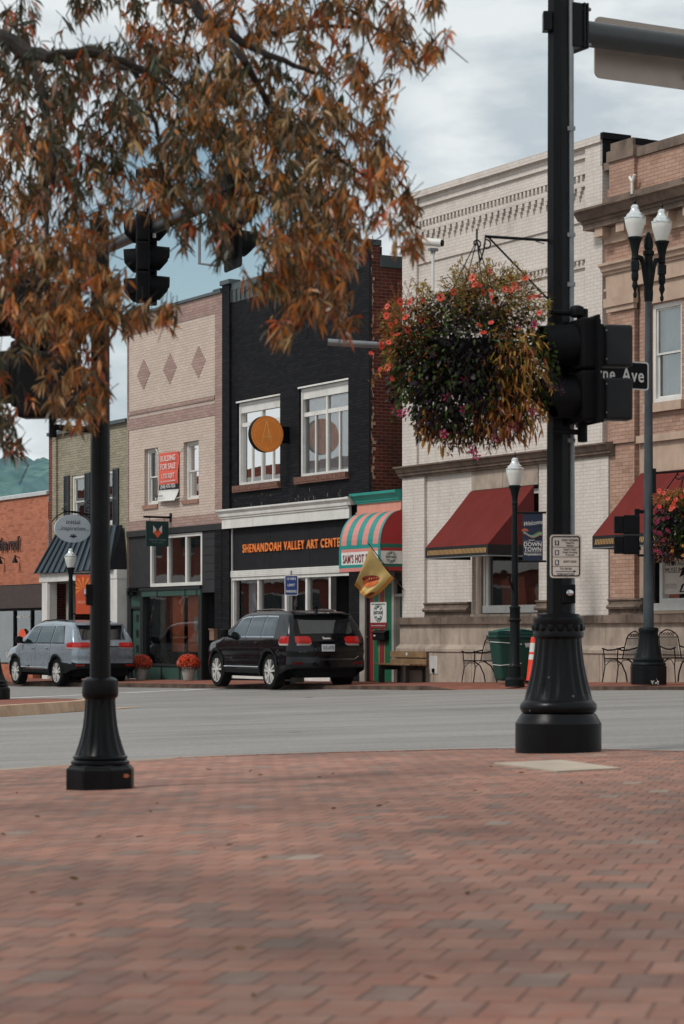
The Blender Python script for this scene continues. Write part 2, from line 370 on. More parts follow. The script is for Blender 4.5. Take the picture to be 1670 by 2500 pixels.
# painted lines and worn markings
M_line = paint('road_paint', C(205,203,198), 0.7, 0.12, 6, stain=C(130,128,124), stn=0.6)
def roadstrip(mb, a, b, wd, lift=0.006):
    a = Vector((*a, 0)); b = Vector((*b, 0)); d = (b-a).normalized(); nn = Vector((-d.y, d.x, 0))*wd/2; n = 8
    for k in range(n):
        p = a+(b-a)*k/n; q = a+(b-a)*(k+1)/n
        mb.quad(*[(v.x, v.y, road_z(v.x, v.y)+lift) for v in (p-nn, q-nn, q+nn, p+nn)])
mb = MB(); roadstrip(mb, (-9.5, 50.9), (-3.05, 55.9), 0.8); o = mb.build('road_marking', M_line); o['kind'] = 'structure'
mb = MB(); roadstrip(mb, (-3.4, 50.6), (0.4, 50.2), 0.5)
M_worn = newmat('worn_marking'); b_ = NB(M_worn); tr_ = b_.n('ShaderNodeBsdfTransparent'); co_ = b_.oc()
mm_ = b_.n('ShaderNodeMixShader'); b_.l(b_.mr(b_.noise(co_, 9, 5, 0.7), 0.45, 0.6, 0, 0.8), mm_.inputs[0]); b_.l(tr_.outputs[0], mm_.inputs[1]); b_.l(b_.pr(C(190,188,184), 0.8), mm_.inputs[2]); b_.out(mm_.outputs[0])
o = mb.build('road_marking', M_worn); o['kind'] = 'structure'
M_patch = paint('asphalt_patch', C(70,68,66), 0.85, 0.3, 8)
mb = MB()
mb.add([(0.5*math.cos(a)*(1+0.25*math.sin(3*a)) - 0.15, 45.2+0.33*math.sin(a)*(1+0.2*math.cos(2*a)), road_z(-0.15, 45.2)+0.006) for a in [2*math.pi*i/20 for i in range(20)]], [tuple(range(20))])
o = mb.build('road_patch', M_patch); o['kind'] = 'structure'

# island in the road
ISL = [(-16,31.0),(-12,34.0),(-7,34.2),(-5.16,36.5),(-4.65,37.7),(-4.2,39.1),(-4.1,40.2),(-4.4,41.6),(-5.2,43.6),(-7,46),(-9,47.3),(-13,48),(-18,48)]
def isl(scale, dz):
    cx, cy = -9.0, 42.0
    return [(cx+(x-cx)*scale, cy+(y-cy)*scale, road_z(cx+(x-cx)*scale, cy+(y-cy)*scale)+dz) for x, y in ISL]
A = isl(1.0, -0.1); B = isl(0.985, 0.17); D_ = isl(0.955, 0.175); n = len(ISL)
mb = MB(); mb.add(A+B+D_, [(i,(i+1)%n,n+(i+1)%n,n+i) for i in range(n)] + [(n+i,n+(i+1)%n,2*n+(i+1)%n,2*n+i) for i in range(n)])
M_kerb3 = paint('island_kerb', C(186,158,132), 0.9, 0.15, 2.5, stain=C(120,72,50), stn=0.5)
o = mb.build('kerb', M_kerb3); o['kind'] = 'structure'
mb = MB(); mb.add(isl(0.956, 0.17), [tuple(range(n))]); o = mb.build('island_paving', M_pave2); o['kind'] = 'structure'
mb = MB(); AP = [(-4.5,38.3),(-4.1,39.3),(-3.7,40.3),(-3.42,41.5),(-3.6,42.2),(-4.3,42.5),(-5.3,43.0)]
mb.add([(x,y,road_z(x,y)+0.008) for x, y in AP], [tuple(range(len(AP)))]); o = mb.build('island_apron', M_kerb3); o['kind'] = 'structure'

# wooded hill far behind; blue distance haze put into its colours
def hillmat():
    m = newmat('wooded_hill'); b = NB(m); co = b.oc()
    v = b.n('ShaderNodeTexVoronoi'); v.inputs['Scale'].default_value = 0.11; b.l(co, v.inputs['Vector'])
    v2 = b.noise(co, 0.02, 4, 0.6)
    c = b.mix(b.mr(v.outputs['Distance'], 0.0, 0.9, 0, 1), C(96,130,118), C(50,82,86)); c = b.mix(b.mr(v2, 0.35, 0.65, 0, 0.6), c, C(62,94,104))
    b.out(b.pr(c, 0.95, 0.1)); return m
mb = MB(); nx, ny = 160, 34; vs = []
for j in range(ny):
    for i in range(nx):
        x = -560 + i*5.0; y = 1150 + j*14.0
        ridge = 1.0 - abs((y-1420)/300.0)**1.6
        zt = (114 + 14*noise.noise((x*0.004, y*0.003, 1.0)) - 0.085*max(0, x+280)) * max(0.0, ridge)
        tree = 9.0*abs(noise.noise((x*0.09, y*0.06, 3.1))) + 5*noise.noise((x*0.21, y*0.1, 7))
        vs.append((x, y, zt + tree - 4))
mb.add(vs, [(j*nx+i, j*nx+i+1, (j+1)*nx+i+1, (j+1)*nx+i) for j in range(ny-1) for i in range(nx-1)])
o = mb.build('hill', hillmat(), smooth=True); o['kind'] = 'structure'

# ---------------------------------------------------------------- building helpers (street-front frame: x along the front, y into the building, z up)
def wall(mb, x0, x1, z0, z1, y, ops=(), rev=0.12, m=None):
    xs = sorted({x0, x1, *[v for o in ops for v in (o[0], o[1]) if x0 < v < x1]}); zs = sorted({z0, z1, *[v for o in ops for v in (o[2], o[3]) if z0 < v < z1]})
    for a, b in zip(xs[:-1], xs[1:]):
        for c, d in zip(zs[:-1], zs[1:]):
            mx_, mz_ = (a+b)/2, (c+d)/2
            if any(o[0] < mx_ < o[1] and o[2] < mz_ < o[3] for o in ops): continue
            mb.quad((a,y,c), (b,y,c), (b,y,d), (a,y,d), m)
    for (a, b, c, d) in ops:
        mb.quad((a,y,c),(a,y+rev,c),(a,y+rev,d),(a,y,d), m); mb.quad((b,y,c),(b,y,d),(b,y+rev,d),(b,y+rev,c), m)
        mb.quad((a,y,d),(b,y,d),(b,y+rev,d),(a,y+rev,d), m); mb.quad((a,y,c),(a,y+rev,c),(b,y+rev,c),(b,y,c), m)
def shell(mb, x0, x1, z0, z1, y0, depth, m=None, front=None):
    """sides, back and flat roof behind a front wall"""
    y1 = y0 + depth
    mb.quad((x0,y0,z0),(x0,y0,z1),(x0,y1,z1),(x0,y1,z0), m); mb.quad((x1,y0,z0),(x1,y1,z0),(x1,y1,z1),(x1,y0,z1), m)
    mb.quad((x0,y1,z0),(x0,y1,z1),(x1,y1,z1),(x1,y1,z0), m)
    zr = z1 - 0.35; mb.quad((x0,y0+0.3,zr),(x1,y0+0.3,zr),(x1,y1,zr),(x0,y1,zr), m); mb.quad((x0,y0+0.3,zr),(x1,y0+0.3,zr),(x1,y0+0.3,z1),(x0,y0+0.3,z1), m); mb.quad((x0,y0,z1),(x1,y0,z1),(x1,y0+0.3,z1),(x0,y0+0.3,z1), m)
def room(mb, x0, x1, z0, z1, y, depth, m=None):
    y1 = y+depth
    mb.quad((x0,y1,z0),(x1,y1,z0),(x1,y1,z1),(x0,y1,z1), m); mb.quad((x0,y,z0),(x0,y1,z0),(x0,y1,z1),(x0,y,z1), m); mb.quad((x1,y,z0),(x1,y,z1),(x1,y1,z1),(x1,y1,z0), m)
    mb.quad((x0,y,z0),(x1,y,z0),(x1,y1,z0),(x0,y1,z0), m); mb.quad((x0,y,z1),(x0,y1,z1),(x1,y1,z1),(x1,y,z1), m)
def frame(mb, x0, x1, z0, z1, y, fw, fd, m=None):
    mb.box(x0, x0+fw, y, y+fd, z0, z1, m); mb.box(x1-fw, x1, y, y+fd, z0, z1, m); mb.box(x0+fw, x1-fw, y+0.002, y+fd, z1-fw, z1, m); mb.box(x0+fw, x1-fw, y+0.002, y+fd, z0, z0+fw, m)
def sash(T, x0, x1, z0, z1, y, fw=0.07, col=None, curtain=None, mid=None, name='window'):
    mb = MB(); frame(mb, x0, x1, z0, z1, y, fw, 0.1)
    zm = mid if mid else (z0+z1)/2
    frame(mb, x0+fw, x1-fw, zm-0.02, z1-fw, y+0.035, 0.035, 0.03); frame(mb, x0+fw, x1-fw, z0+fw, zm+0.03, y+0.065, 0.04, 0.03)
    wn = T.part(name, mb, col or M_white)
    mb = MB(); mb.quad((x0+fw,y+0.055,zm),(x1-fw,y+0.055,zm),(x1-fw,y+0.055,z1-fw),(x0+fw,y+0.055,z1-fw)); mb.quad((x0+fw,y+0.085,z0+fw),(x1-fw,y+0.085,z0+fw),(x1-fw,y+0.085,zm),(x0+fw,y+0.085,zm))
    T.part('pane', mb, M_glass, parent=wn)
    if curtain:
        mb = MB(); n = 14
        for k in range(n):
            a = x0+fw+(x1-x0-2*fw)*k/n; b = x0+fw+(x1-x0-2*fw)*(k+1)/n; d0 = 0.16+0.02*(k % 2); d1 = 0.16+0.02*((k+1) % 2)
            mb.quad((a,y+d0,z0),(b,y+d1,z0),(b,y+d1,z1),(a,y+d0,z1))
        T.part('curtain', mb, curtain, parent=wn)
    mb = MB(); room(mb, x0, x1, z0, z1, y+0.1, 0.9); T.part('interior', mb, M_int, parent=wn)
    return wn
def profile_run(mb, prof, x0, x1, m=None, ret=None):
    """cornice: prof = [(y,z)...] extruded along x"""
    n = len(prof); vs = [(x0,a,b) for a,b in prof] + [(x1,a,b) for a,b in prof]
    mb.add(vs, [(i,(i+1)%n,n+(i+1)%n,n+i) for i in range(n)] + [tuple(range(n)), tuple(range(n,2*n))[::-1]], m)

# ================================================================ black brick building
BLK = [(0.0, C(18,18,21)), (0.5, C(22,22,25)), (1.0, C(27,27,30))]
M_blkbrick = brickmat('black_painted_brick', [(0.0, C(22,22,25)), (0.5, C(28,28,31)), (1.0, C(35,35,38))], C(8,8,9), bump=0.9, dirt=0.05, rough=0.62)
RED = [(0.0, C(78,30,24)), (0.35, C(100,40,30)), (0.7, C(112,48,36)), (1.0, C(66,26,22))]
M_redside = brickmat('old_red_brick', RED, C(132,98,84), 0.23, 0.078, 0.011, bump=0.8, dirt=0.25, stain=C(60,30,24), stn=0.4)
M_metalflash = paint('grey_flashing', C(72,80,82), 0.45, 0.15, 3, metal=0.3)
T = Thing('brick_building', 'tall black painted brick building with two big white windows and a white cornice', 'building', fac=(-5.3, 0, 0.08))
W1 = (-8.31, -5.98, 4.97, 7.06); W2 = (-5.0, -2.58, 5.0, 7.13); SF = (-8.64, -2.39, 0.1, 3.9)
mb = MB()
wall(mb, -8.62, -1.95, -0.1, 9.66, 0.07, [W1, W2, SF], 0.16)
for a, b in ((-9.03, -8.62), (-1.95, -1.5)):
    wall(mb, a, b, -0.1, 10.12, 0.0); 
mb.quad((-8.62,0,-0.1),(-8.62,0.07,-0.1),(-8.62,0.07,10.12),(-8.62,0,10.12)); mb.quad((-1.95,0,-0.1),(-1.95,0,10.12),(-1.95,0.07,10.12),(-1.95,0.07,-0.1))
mb.quad((-9.03,0,-0.1),(-9.03,0,10.12),(-9.03,12,9.6),(-9.03,12,-0.1)); mb.quad((-9.03,12,-0.1),(-9.03,12,9.6),(-1.5,12,9.6),(-1.5,12,-0.1))
mb.quad((-9.03,0.35,9.6),(-1.5,0.35,9.6),(-1.5,12,9.6),(-9.03,12,9.6)); mb.quad((-9.03,0.35,9.6),(-1.5,0.35,9.6),(-1.5,0.35,10.1),(-9.03,0.35,10.1))
T.part('front_wall', mb, M_blkbrick)
mb = MB(); mb.quad((-1.5,0.0,-0.1),(-1.5,12,-0.1),(-1.5,12,9.75),(-1.5,0.0,9.75)); mb.box(-1.62,-1.497,0.0,0.30,9.75,10.1)
T.part('side_wall', mb, M_redside)
mb = MB(); mb.box(-1.60,-1.46,0.30,12,9.62,9.9); mb.box(-1.7,-1.46,-0.03,0.32,10.1,10.24); mb.box(-9.1,-8.56,-0.04,0.3,10.12,10.24)
T.part('coping', mb, M_metalflash, bev=0.01)
mb = MB(); mb.box(-8.62,-1.95,0.05,0.3,9.95,10.12); mb.box(-8.62,-1.95,0.06,0.09,9.64,9.95)
for k in range(28): x = -8.6+k*0.245; mb.box(x, x+0.035, 0.03, 0.06, 9.66, 9.95)
T.part('roof_flashing', mb, M_metalflash)
mb = MB()   # black paint wrapping ragged onto the side wall and pale plaster behind it
for k in range(139):
    z = 0.1+k*0.072; wv = 0.05+0.11*random.random() if k % 2 else 0.16
    mb.box(-1.502,-1.497,0.0,wv*0.55,z,z+0.071)
T.part('paint_edge', mb, paint('black_wall_paint', C(28,29,32), 0.6))
mb = MB()
for k in range(80):
    z = 4.7+k*0.072; y = 0.06+0.05*random.random(); wv = random.random()*0.05+(0.07*random.random() if z < 6.4 else 0)
    if random.random() < 0.55: mb.box(-1.499,-1.4955,y,y+wv,z,z+0.071)
T.part('plaster_remnant', mb, paint('pale_plaster', C(176,140,118), 0.9, 0.2, 5), kind='stuff')
def big_window(T, x0, x1, z0, z1, zt):
    mb = MB(); y = 0.13
    frame(mb, x0, x1, z0, z1, y, 0.075, 0.12); mb.box(x0+0.07, x1-0.07, y+0.02, y+0.1, z1-0.26, z1-0.07)
    xm = (x0+x1)/2
    mb.box(xm-0.04, xm+0.04, y+0.04, y+0.1, z0+0.07, z1-0.07); mb.box(x0+0.07, x1-0.07, y+0.05, y+0.1, zt-0.05, zt+0.05)
    for q in ((x0+xm)/2+0.02, (x1+xm)/2-0.02): mb.box(q-0.028, q+0.028, y+0.055, y+0.1, z0+0.07, zt-0.05)
    mb.box(x0-0.03, x1+0.03, y-0.08, y+0.02, z1, z1+0.04)
    wn = T.part('window', mb, M_white)
    mb = MB(); mb.quad((x0+0.07,y+0.085,z0+0.07),(x1-0.07,y+0.085,z0+0.07),(x1-0.07,y+0.085,z1-0.26),(x0+0.07,y+0.085,z1-0.26)); T.part('pane', mb, M_glass, parent=wn)
    mb = MB(); n = 46
    for k in range(n):
        a = x0+0.17+(x1-x0-0.22)*k/n; b = x0+0.17+(x1-x0-0.22)*(k+1)/n; d = [0.13+0.012*math.sin(q*1.9)+0.004*math.sin(q*5.3) for q in (k, k+1)]
        mb.quad((a,y+d[0],z0),(b,y+d[1],z0),(b,y+d[1],z1-0.3),(a,y+d[0],z1-0.3))
    T.part('curtain', mb, M_curt, parent=wn, smooth=True)
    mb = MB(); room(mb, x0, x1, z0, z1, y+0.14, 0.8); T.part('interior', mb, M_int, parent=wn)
    mb = MB(); n = int((x1-x0+0.2)/0.075)
    for k in range(n): a = x0-0.1+k*0.075; mb.box(a+0.006, a+0.068, -0.03, 0.14, z0-0.13, z0-0.005)
    mb.box(x0-0.1, x1+0.08, -0.02, 0.1, z0-0.17, z0-0.135)
    T.part('sill', mb, paint('sill_brick', C(108,76,64), 0.85, 0.4, 14), parent=wn)
big_window(T, *W1, 6.5); big_window(T, *W2, 6.5)
mb = MB(); profile_run(mb, [(0.0,3.9),(-0.06,3.9),(-0.06,4.13),(-0.09,4.15),(-0.09,4.18),(-0.12,4.2),(-0.13,4.27),(-0.19,4.34),(-0.19,4.38),(0.0,4.40)], -8.92, -2.30)

for ca, cb in ((-9.0,-8.92),(-2.30,-2.13)): profile_run(mb, [(0.0,4.20),(-0.11,4.20),(-0.14,4.27),(-0.20,4.34),(-0.20,4.385),(0.0,4.405)], ca, cb)
T.part('cornice', mb, M_white)
M_panel = paint('black_panel', C(26,26,29), 0.75, 0.1, 2, spec=0.2)
mb = MB()
for a, b in zip((-8.6,-6.55,-4.52,-2.4), (-6.56,-4.53,-2.41,-1.95)): mb.box(a, b, 0.1, 0.14, 2.82, 3.9)
sp = T.part('sign_panel', mb, M_panel)
M_orange = paint('orange_letters', C(222,122,58), 0.5, 0.05)
mb = MB(); mb.text('SHENANDOAH VALLEY ART CENTER', (-7.98,0.085,3.27), (1,0,0), (0,0,1), 0.205, 5.22, ext=0.03, bold=0.018, sp=1.22); T.part('lettering', mb, M_orange, parent=sp)
mb = MB(); mb.box(-8.72,-8.6,0.06,0.16,0.1,3.9); mb.box(-8.72,-1.95,0.04,0.2,2.66,2.82); mb.box(-8.7,-1.95,0.07,0.2,2.58,2.66)
for zc in (2.70,2.745,2.79): mb.box(-8.72,-1.95,0.034,0.045,zc,zc+0.012)
for x in (-8.6,-7.21,-5.74,-4.68,-3.52): mb.box(x-0.05, x+0.05, 0.1, 0.2, 0.3, 2.58)
mb.box(-8.6,-3.5,0.09,0.2,0.1,0.5)
sf = T.part('shopfront', mb, M_white)
mb = MB(); mb.quad((-8.6,0.17,0.5),(-3.52,0.17,0.5),(-3.52,0.17,2.58),(-8.6,0.17,2.58)); T.part('pane', mb, M_glass2, parent=sf)
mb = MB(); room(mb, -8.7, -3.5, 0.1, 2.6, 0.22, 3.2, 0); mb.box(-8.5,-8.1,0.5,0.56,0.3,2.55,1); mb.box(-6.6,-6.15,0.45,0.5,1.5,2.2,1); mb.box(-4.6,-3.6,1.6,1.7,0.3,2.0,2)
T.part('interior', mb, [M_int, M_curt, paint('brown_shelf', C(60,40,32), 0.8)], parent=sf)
mb = MB(); mb.box(-3.47,-3.2,0.1,0.2,0.1,2.58); room(mb, -3.2,-2.39,0.1,2.58,0.1,1.2)
T.part('doorway', mb, M_int)
mb = MB(); wall(mb, -2.39, -1.84, 0.0, 2.65, -0.02); mb.quad((-2.39,-0.02,0),(-2.39,0.1,0),(-2.39,0.1,2.65),(-2.39,-0.02,2.65)); mb.quad((-1.84,-0.02,0),(-1.84,0.1,0),(-1.84,0.1,2.65),(-1.84,-0.02,2.65))
T.part('brick_pier', mb, M_blkbrick)
mb = MB()
for k in range(22):
    x = random.uniform(-8.5,-2.6); z = 4.42+random.random()**2*0.28
    if random.random() < 0.5: x = random.uniform(-5.2,-3.0)
    mb.box(x, x+random.uniform(0.006,0.02), 0.0665, 0.069, z, z+random.uniform(0.02,0.09))
T.part('chipped_paint', mb, paint('chip_grey', C(120,118,114), 0.8), kind='stuff')

# ================================================================ round orange sign on the black wall
def ring(mb, c, r0, r1, ax1, ax2, off, n=48, m=None):
    vs = []
    for k in range(n):
        a = 2*math.pi*k/n; d = ax1*math.cos(a)+ax2*math.sin(a); vs += [tuple(c+d*r0+off), tuple(c+d*r1+off)]
    mb.add(vs, [(2*k, 2*k+1, (2*k+3) % (2*n), (2*k+2) % (2*n)) for k in range(n)], m)
T = Thing('hanging_sign', 'round orange sign with a thin letter A projecting from the black wall', 'shop sign', fac=(-5.5, 0, 6.05))
mb = MB(); cy = -0.56; r = 0.44
pts = [(cy+r*math.cos(a), 6.05+r*math.sin(a)) for a in [2*math.pi*k/56 for k in range(56)]]
mb.extr(pts, -5.60, -5.445, 'x'); T.part('drum', mb, M_blackm)
mb = MB(); pts2 = [(cy+r*0.985*math.cos(a), 6.05+r*0.985*math.sin(a)) for a in [2*math.pi*k/56 for k in range(56)]]; mb.extr(pts2, -5.445, -5.436, 'x')
mb.extr(pts2, -5.609, -5.60, 'x')
M_sgnor = paint('sign_orange', C(236,136,52), 0.5, 0.06, 4); fc = T.part('face', mb, M_sgnor)
mb = MB(); cc = Vector((-5.436, cy, 6.05)); X_, Z_ = Vector((0,1,0)), Vector((0,0,1))
ring(mb, cc, 0.345, 0.352, X_, Z_, Vector((0.004,0,0)))
def ln(mb, a, b, wd, cc=cc, off=0.005):
    a = Vector((0,a[0],a[1])); b = Vector((0,b[0],b[1])); d = (b-a).normalized(); q = Vector((0,-d.z,d.y))*wd/2
    mb.quad(*[tuple(cc+v+Vector((off,0,0))) for v in (a-q,b-q,b+q,a+q)])
ln(mb, (-0.15,-0.20), (-0.03,0.31), 0.014); ln(mb, (-0.03,0.31), (0.12,-0.20), 0.014); ln(mb, (0.0,0.31), (0.045,-0.16), 0.012); ln(mb, (-0.12,-0.06), (0.12,-0.06), 0.012); ln(mb, (-0.03,0.31), (0.0,0.31), 0.012); ln(mb, (-0.18,-0.27),(-0.15,-0.2),0.008)
T.part('lettering', mb, paint('pale_line', C(235,190,120), 0.6), parent=fc)
mb = MB(); mb.box(-5.56,-5.48,-0.14,0.07,5.85,6.25); mb.box(-5.54,-5.50,-0.16,-0.1,5.92,5.96)
T.part('bracket', mb, M_black)

# ================================================================ hot dog shop
T = Thing('shop', 'tiny one storey shop with teal cornice, between the black and white buildings', 'shop', fac=(-0.92, 0, 0.15))
M_teal = paint('teal_paint', C(28,128,116), 0.5, 0.1, 3); M_pinkp = paint('salmon_paint', C(200,138,120), 0.6, 0.08, 3, stain=C(150,90,76), stn=0.3)
mb = MB(); profile_run(mb, [(0.05,4.2),(-0.06,4.2),(-0.06,4.23),(-0.08,4.24),(-0.08,4.27),(-0.10,4.29),(-0.13,4.34),(-0.18,4.38),(-0.18,4.44),(0.05,4.46)], -2.0, -0.02)
profile_run(mb, [(-0.02,4.27),(-0.11,4.29),(-0.14,4.34),(-0.19,4.385),(-0.19,4.442),(-0.02,4.462)], -2.08, -2.0)
T.part('cornice', mb, M_teal)
mb = MB(); mb.box(-2.0,-0.02,-0.02,0.3,3.98,4.2); mb.box(-2.03,-0.02,-0.04,0.0,3.975,4.01); T.part('fascia', mb, M_pinkp)
mb = MB(); mb.box(-1.49,-0.01,0.3,9,3.9,4.3); wall(mb, -1.83,-0.01,2.4,3.98,0.0); T.part('roof', mb, paint('roof_felt', C(50,46,44), 0.9))
mb = MB(); mb.box(-1.84,-1.6,-0.05,0.08,0.13,2.62); mb.box(-0.43,-0.34,-0.02,0.08,0.13,2.62); mb.box(-1.6,-0.43,-0.01,0.08,2.36,2.41); mb.box(-0.34,-0.01,0.0,0.08,2.06,2.12); mb.box(-1.60,-0.01,0.0,0.1,2.58,2.64)
T.part('door_frame', mb, paint('grey_frame', C(150,142,134), 0.6, 0.15, 3))
mb = MB(); M_dred = paint('door_red', C(122,32,34), 0.5, 0.1, 3); M_dgrn = paint('door_green', C(10,88,60), 0.5, 0.1, 3); M_cream = paint('cream_line', C(190,160,110), 0.6)
xs = [(-1.6,-1.325,0),(-1.31,-1.08,1),(-1.055,-0.83,0),(-0.81,-0.43,1)]
for a, b, k in xs: mb.box(a, b, 0.02, 0.06, 0.15, 2.36, k); mb.box(a, b, 0.03, 0.06, 2.41, 2.58, k)
mb.box(-1.325,-1.31,0.024,0.05,0.15,2.58,2); mb.box(-1.08,-1.055,0.024,0.05,0.15,2.58,2); mb.box(-0.83,-0.81,0.024,0.05,0.15,2.58,2)
dr = T.part('door', mb, [M_dred, M_dgrn, M_cream]); mb = MB(); mb.tube([(-1.56,-0.03,1.15),(-1.56,0.02,1.15)], 0.02); T.part('handle', mb, M_galv, parent=dr)
mb = MB(); room(mb, -0.34,-0.02,0.13,2.6,0.05,0.6); T.part('side_light', mb, M_int)
mb = MB(); mb.quad((-0.34,0.06,0.15),(-0.02,0.06,0.15),(-0.02,0.06,2.06),(-0.34,0.06,2.06)); T.part('pane', mb, M_glass2)
# poster on the door
T2 = Thing('poster', 'white poster with a round stamp logo and red strip on the striped door', 'poster', fac=(-1.07, 0, 1.35))
mb = MB(); mb.box(-1.43,-0.71,0.006,0.018,1.48,1.94,0); mb.box(-1.43,-0.71,0.006,0.018,1.35,1.48,1)
pl = T2.part('sheet', mb, [M_white, M_dred])
def stamp(mb, c, U, V, r, ext=0.002):
    c = Vector(c); U = Vector(U); V = Vector(V); Nn = U.cross(V)*ext*2
    ring(mb, c, r*0.97, r*1.03, U, V, Nn, 40)
    def arc(txt, a0, a1, rr, flip):
        for i, ch in enumerate(txt):
            if ch == ' ': continue
            a = R(a0+(a1-a0)*i/(len(txt)-1)); d = U*math.cos(a)+V*math.sin(a)
            vv = -d if flip else d; uu = Vector(vv).cross(U.cross(V)).normalized()
            mb.text(ch, c+d*rr+Nn - (vv*0.0), uu, vv, r*0.34, None, ext=ext, bold=0.02, align='C')
    arc("SAM'S", 140, 40, r*0.56, False); arc('STAND', 220, 320, r*0.9, True)
    mb.text('HOT DOG', c - V*r*0.15 + Nn, U, V, r*0.34, r*1.9, ext=ext, bold=0.03, align='C')
M_dkg = paint('stamp_ink', C(36,60,48), 0.7)
mb = MB(); stamp(mb, (-1.07,0.004,1.70), (1,0,0), (0,0,1), 0.2); mb.text("Famous Hotdogs", (-1.07,0.003,1.885), (1,0,0), (0,0,1), 0.032, 0.6, ext=0.002, align='C'); T2.part('lettering', mb, M_dkg, parent=pl); mb = MB(); mb.text('www.samshotdogs.com', (-1.07,0.003,1.4), (1,0,0), (0,0,1), 0.03, 0.62, ext=0.002, align='C')
T2.part('lettering', mb, M_white, parent=pl)
T2 = Thing('mailbox', 'small black wall mailbox on the striped shop door', 'mailbox', fac=(-0.93, 0, 1.08))
mb = MB(); mb.box(-1.16,-0.62,-0.1,0.01,1.08,1.26); T2.part('body', mb, M_black, bev=0.01); mb = MB(); mb.extr([(-0.13,1.25),(0.01,1.31),(0.01,1.265),(-0.13,1.235)], -1.18, -0.60, 'x'); T2.part('lid', mb, M_black); mb = MB(); mb.box(-1.1,-1.02,-0.104,-0.1,1.17,1.2); T2.part('name_plate', mb, M_white)

# striped awning
T = Thing('awning', 'barrel awning striped teal and pink with a red end and white name band', 'awning', fac=(-0.92, 0, 2.63))
D0 = 0.57; AX0, AX1 = -1.86, 0.0; ZB, ZC, ZT = 2.63, 3.22, 3.985
def arc_pt(q): a = q*math.pi/2; return (-0.0 - D0*math.cos(a), ZC + (ZT-ZC)*math.sin(a))
prof = [(-D0, ZB+0.595)] + [arc_pt(k/10) for k in range(11)]
bx = [AX0]; seg = [0.09]+[0.24,0.235,0.245,0.24,0.24,0.24,0.23]+[0.10]
for s_ in seg: bx.append(bx[-1]+s_*(AX1-AX0)/sum(seg))
mb = MB()
for i in range(9):
    for k in range(len(prof)-1):
        (y0, z0), (y1, z1) = prof[k], prof[k+1]; mb.quad((bx[i],y0,z0),(bx[i+1],y0,z0),(bx[i+1],y1,z1),(bx[i],y1,z1), 0 if i % 2 == 0 else 1)
M_awt = paint('awning_teal', C(22,128,120), 0.38, 0.05, 2); M_awp = paint('awning_pink', C(196,122,114), 0.4, 0.05, 2); M_awr = paint('awning_red', C(148,26,26), 0.5, 0.08, 2); M_awg = paint('awning_dark_green', C(12,84,68), 0.5, 0.08, 2)
T.part('canopy', mb, [M_awt, M_awp], smooth=True)
mb = MB()
bands = [(0,0.085,3),(0.085,0.155,2),(0.155,0.44,4),(0.44,0.51,1),(0.51,0.60,0)]
for a, b, k in bands:
    mb.quad((AX0,-D0,ZB+a),(AX1,-D0,ZB+a),(AX1,-D0,ZB+b),(AX0,-D0,ZB+b), 1 if k == 3 else (0 if k in (2,0) else k)); 
    for x in (AX0, AX1): mb.quad((x,-D0,ZB+a),(x,0,ZB+a),(x,0,ZB+b),(x,-D0,ZB+b), {3:3,2:2,4:4,1:3,0:2}[k])
for a, b in ((AX0-0.003, AX0+0.1), (AX1-0.09, AX1+0.002)): mb.box(a, b, -D0-0.004, -D0+0.01, ZB+0.085, ZB+0.51, 0)
T.part('valance', mb, [M_awt, M_awp, M_awg, M_awr, M_white])
for x in (AX0, AX1):
    mb = MB(); pts = [(x, y, z) for y, z in prof]+[(x, 0, ZB+0.6)]; mb.add(pts, [tuple(range(len(pts)))]); T.part('end_panel', mb, M_awr)
mb = MB(); mb.text("SAM'S HOT DOG", (AX0+0.18,-D0-0.006,ZB+0.2), (1,0,0), (0,0,1), 0.18, 1.46, ext=0.003, bold=0.02, sp=1.12); T.part('lettering', mb, M_dred); mb = MB()
stamp(mb, (AX1+0.004,-D0/2,ZB+0.30), (0,1,0), (0,0,1), 0.125)
T.part('emblem', mb, M_dkg)

# ================================================================ white painted brick building
WHT = [(0.0, C(200,191,182)), (0.5, C(204,195,187)), (1.0, C(207,198,190))]
M_whtbrick = brickmat('white_painted_brick', WHT, C(160,151,143), 0.23, 0.0725, 0.006, bump=0.4, dirt=0.06, rough=0.7, stain=C(150,130,116), stn=0.35)
T = Thing('brick_building', 'white painted brick building with brick teeth under its parapet and brown belt course', 'building', fac=(3.8, 0, 0.15))
mb = MB(); WN = (2.80, 5.34, 1.60, 4.28)
wall(mb, 0.62, 7.08, 4.9, 10.83, 0.06)                      # upper field
for a, b in ((0.0, 0.62), (7.08, 7.66)): wall(mb, a, b, 4.9, 10.83, 0.0)
for x in (0.62, 7.08): mb.quad((x,0,4.9),(x,0.06,4.9),(x,0.06,10.83),(x,0,10.83))
wall(mb, 0.95, 6.45, 1.60, 4.70, 0.07, [(2.80,5.34,1.60,4.70)], 0.3)
for a, b in ((0.0, 0.95), (6.45, 7.86)):
    wall(mb, a, b, 1.58, 4.75, 0.0); 
for x in (0.95, 6.45, 7.86): mb.quad((x,0,1.58),(x,0.3,1.58),(x,0.3,4.75),(x,0,4.75))
mb.box(0.0,7.66,-0.05,0.3,10.83,10.97); mb.box(0.62,7.08,0.0,0.06,10.62,10.66)
mb.box(0.62,7.08,0.0,0.06,10.30,10.40); mb.box(0.62,7.08,0.0,0.06,10.06,10.16); mb.box(0.62,7.08,0.02,0.06,9.37,9.41); mb.box(0.62,7.08,0.0,0.06,8.62,8.70); mb.box(0.62,7.08,0.01,0.06,8.46,8.50)
x = 0.66
while x < 7.0: mb.box(x, x+0.07, 0.005, 0.06, 10.20, 10.30); mb.box(x, x+0.07, 0.015, 0.06, 8.55, 8.62); x += 0.145
x = 0.68
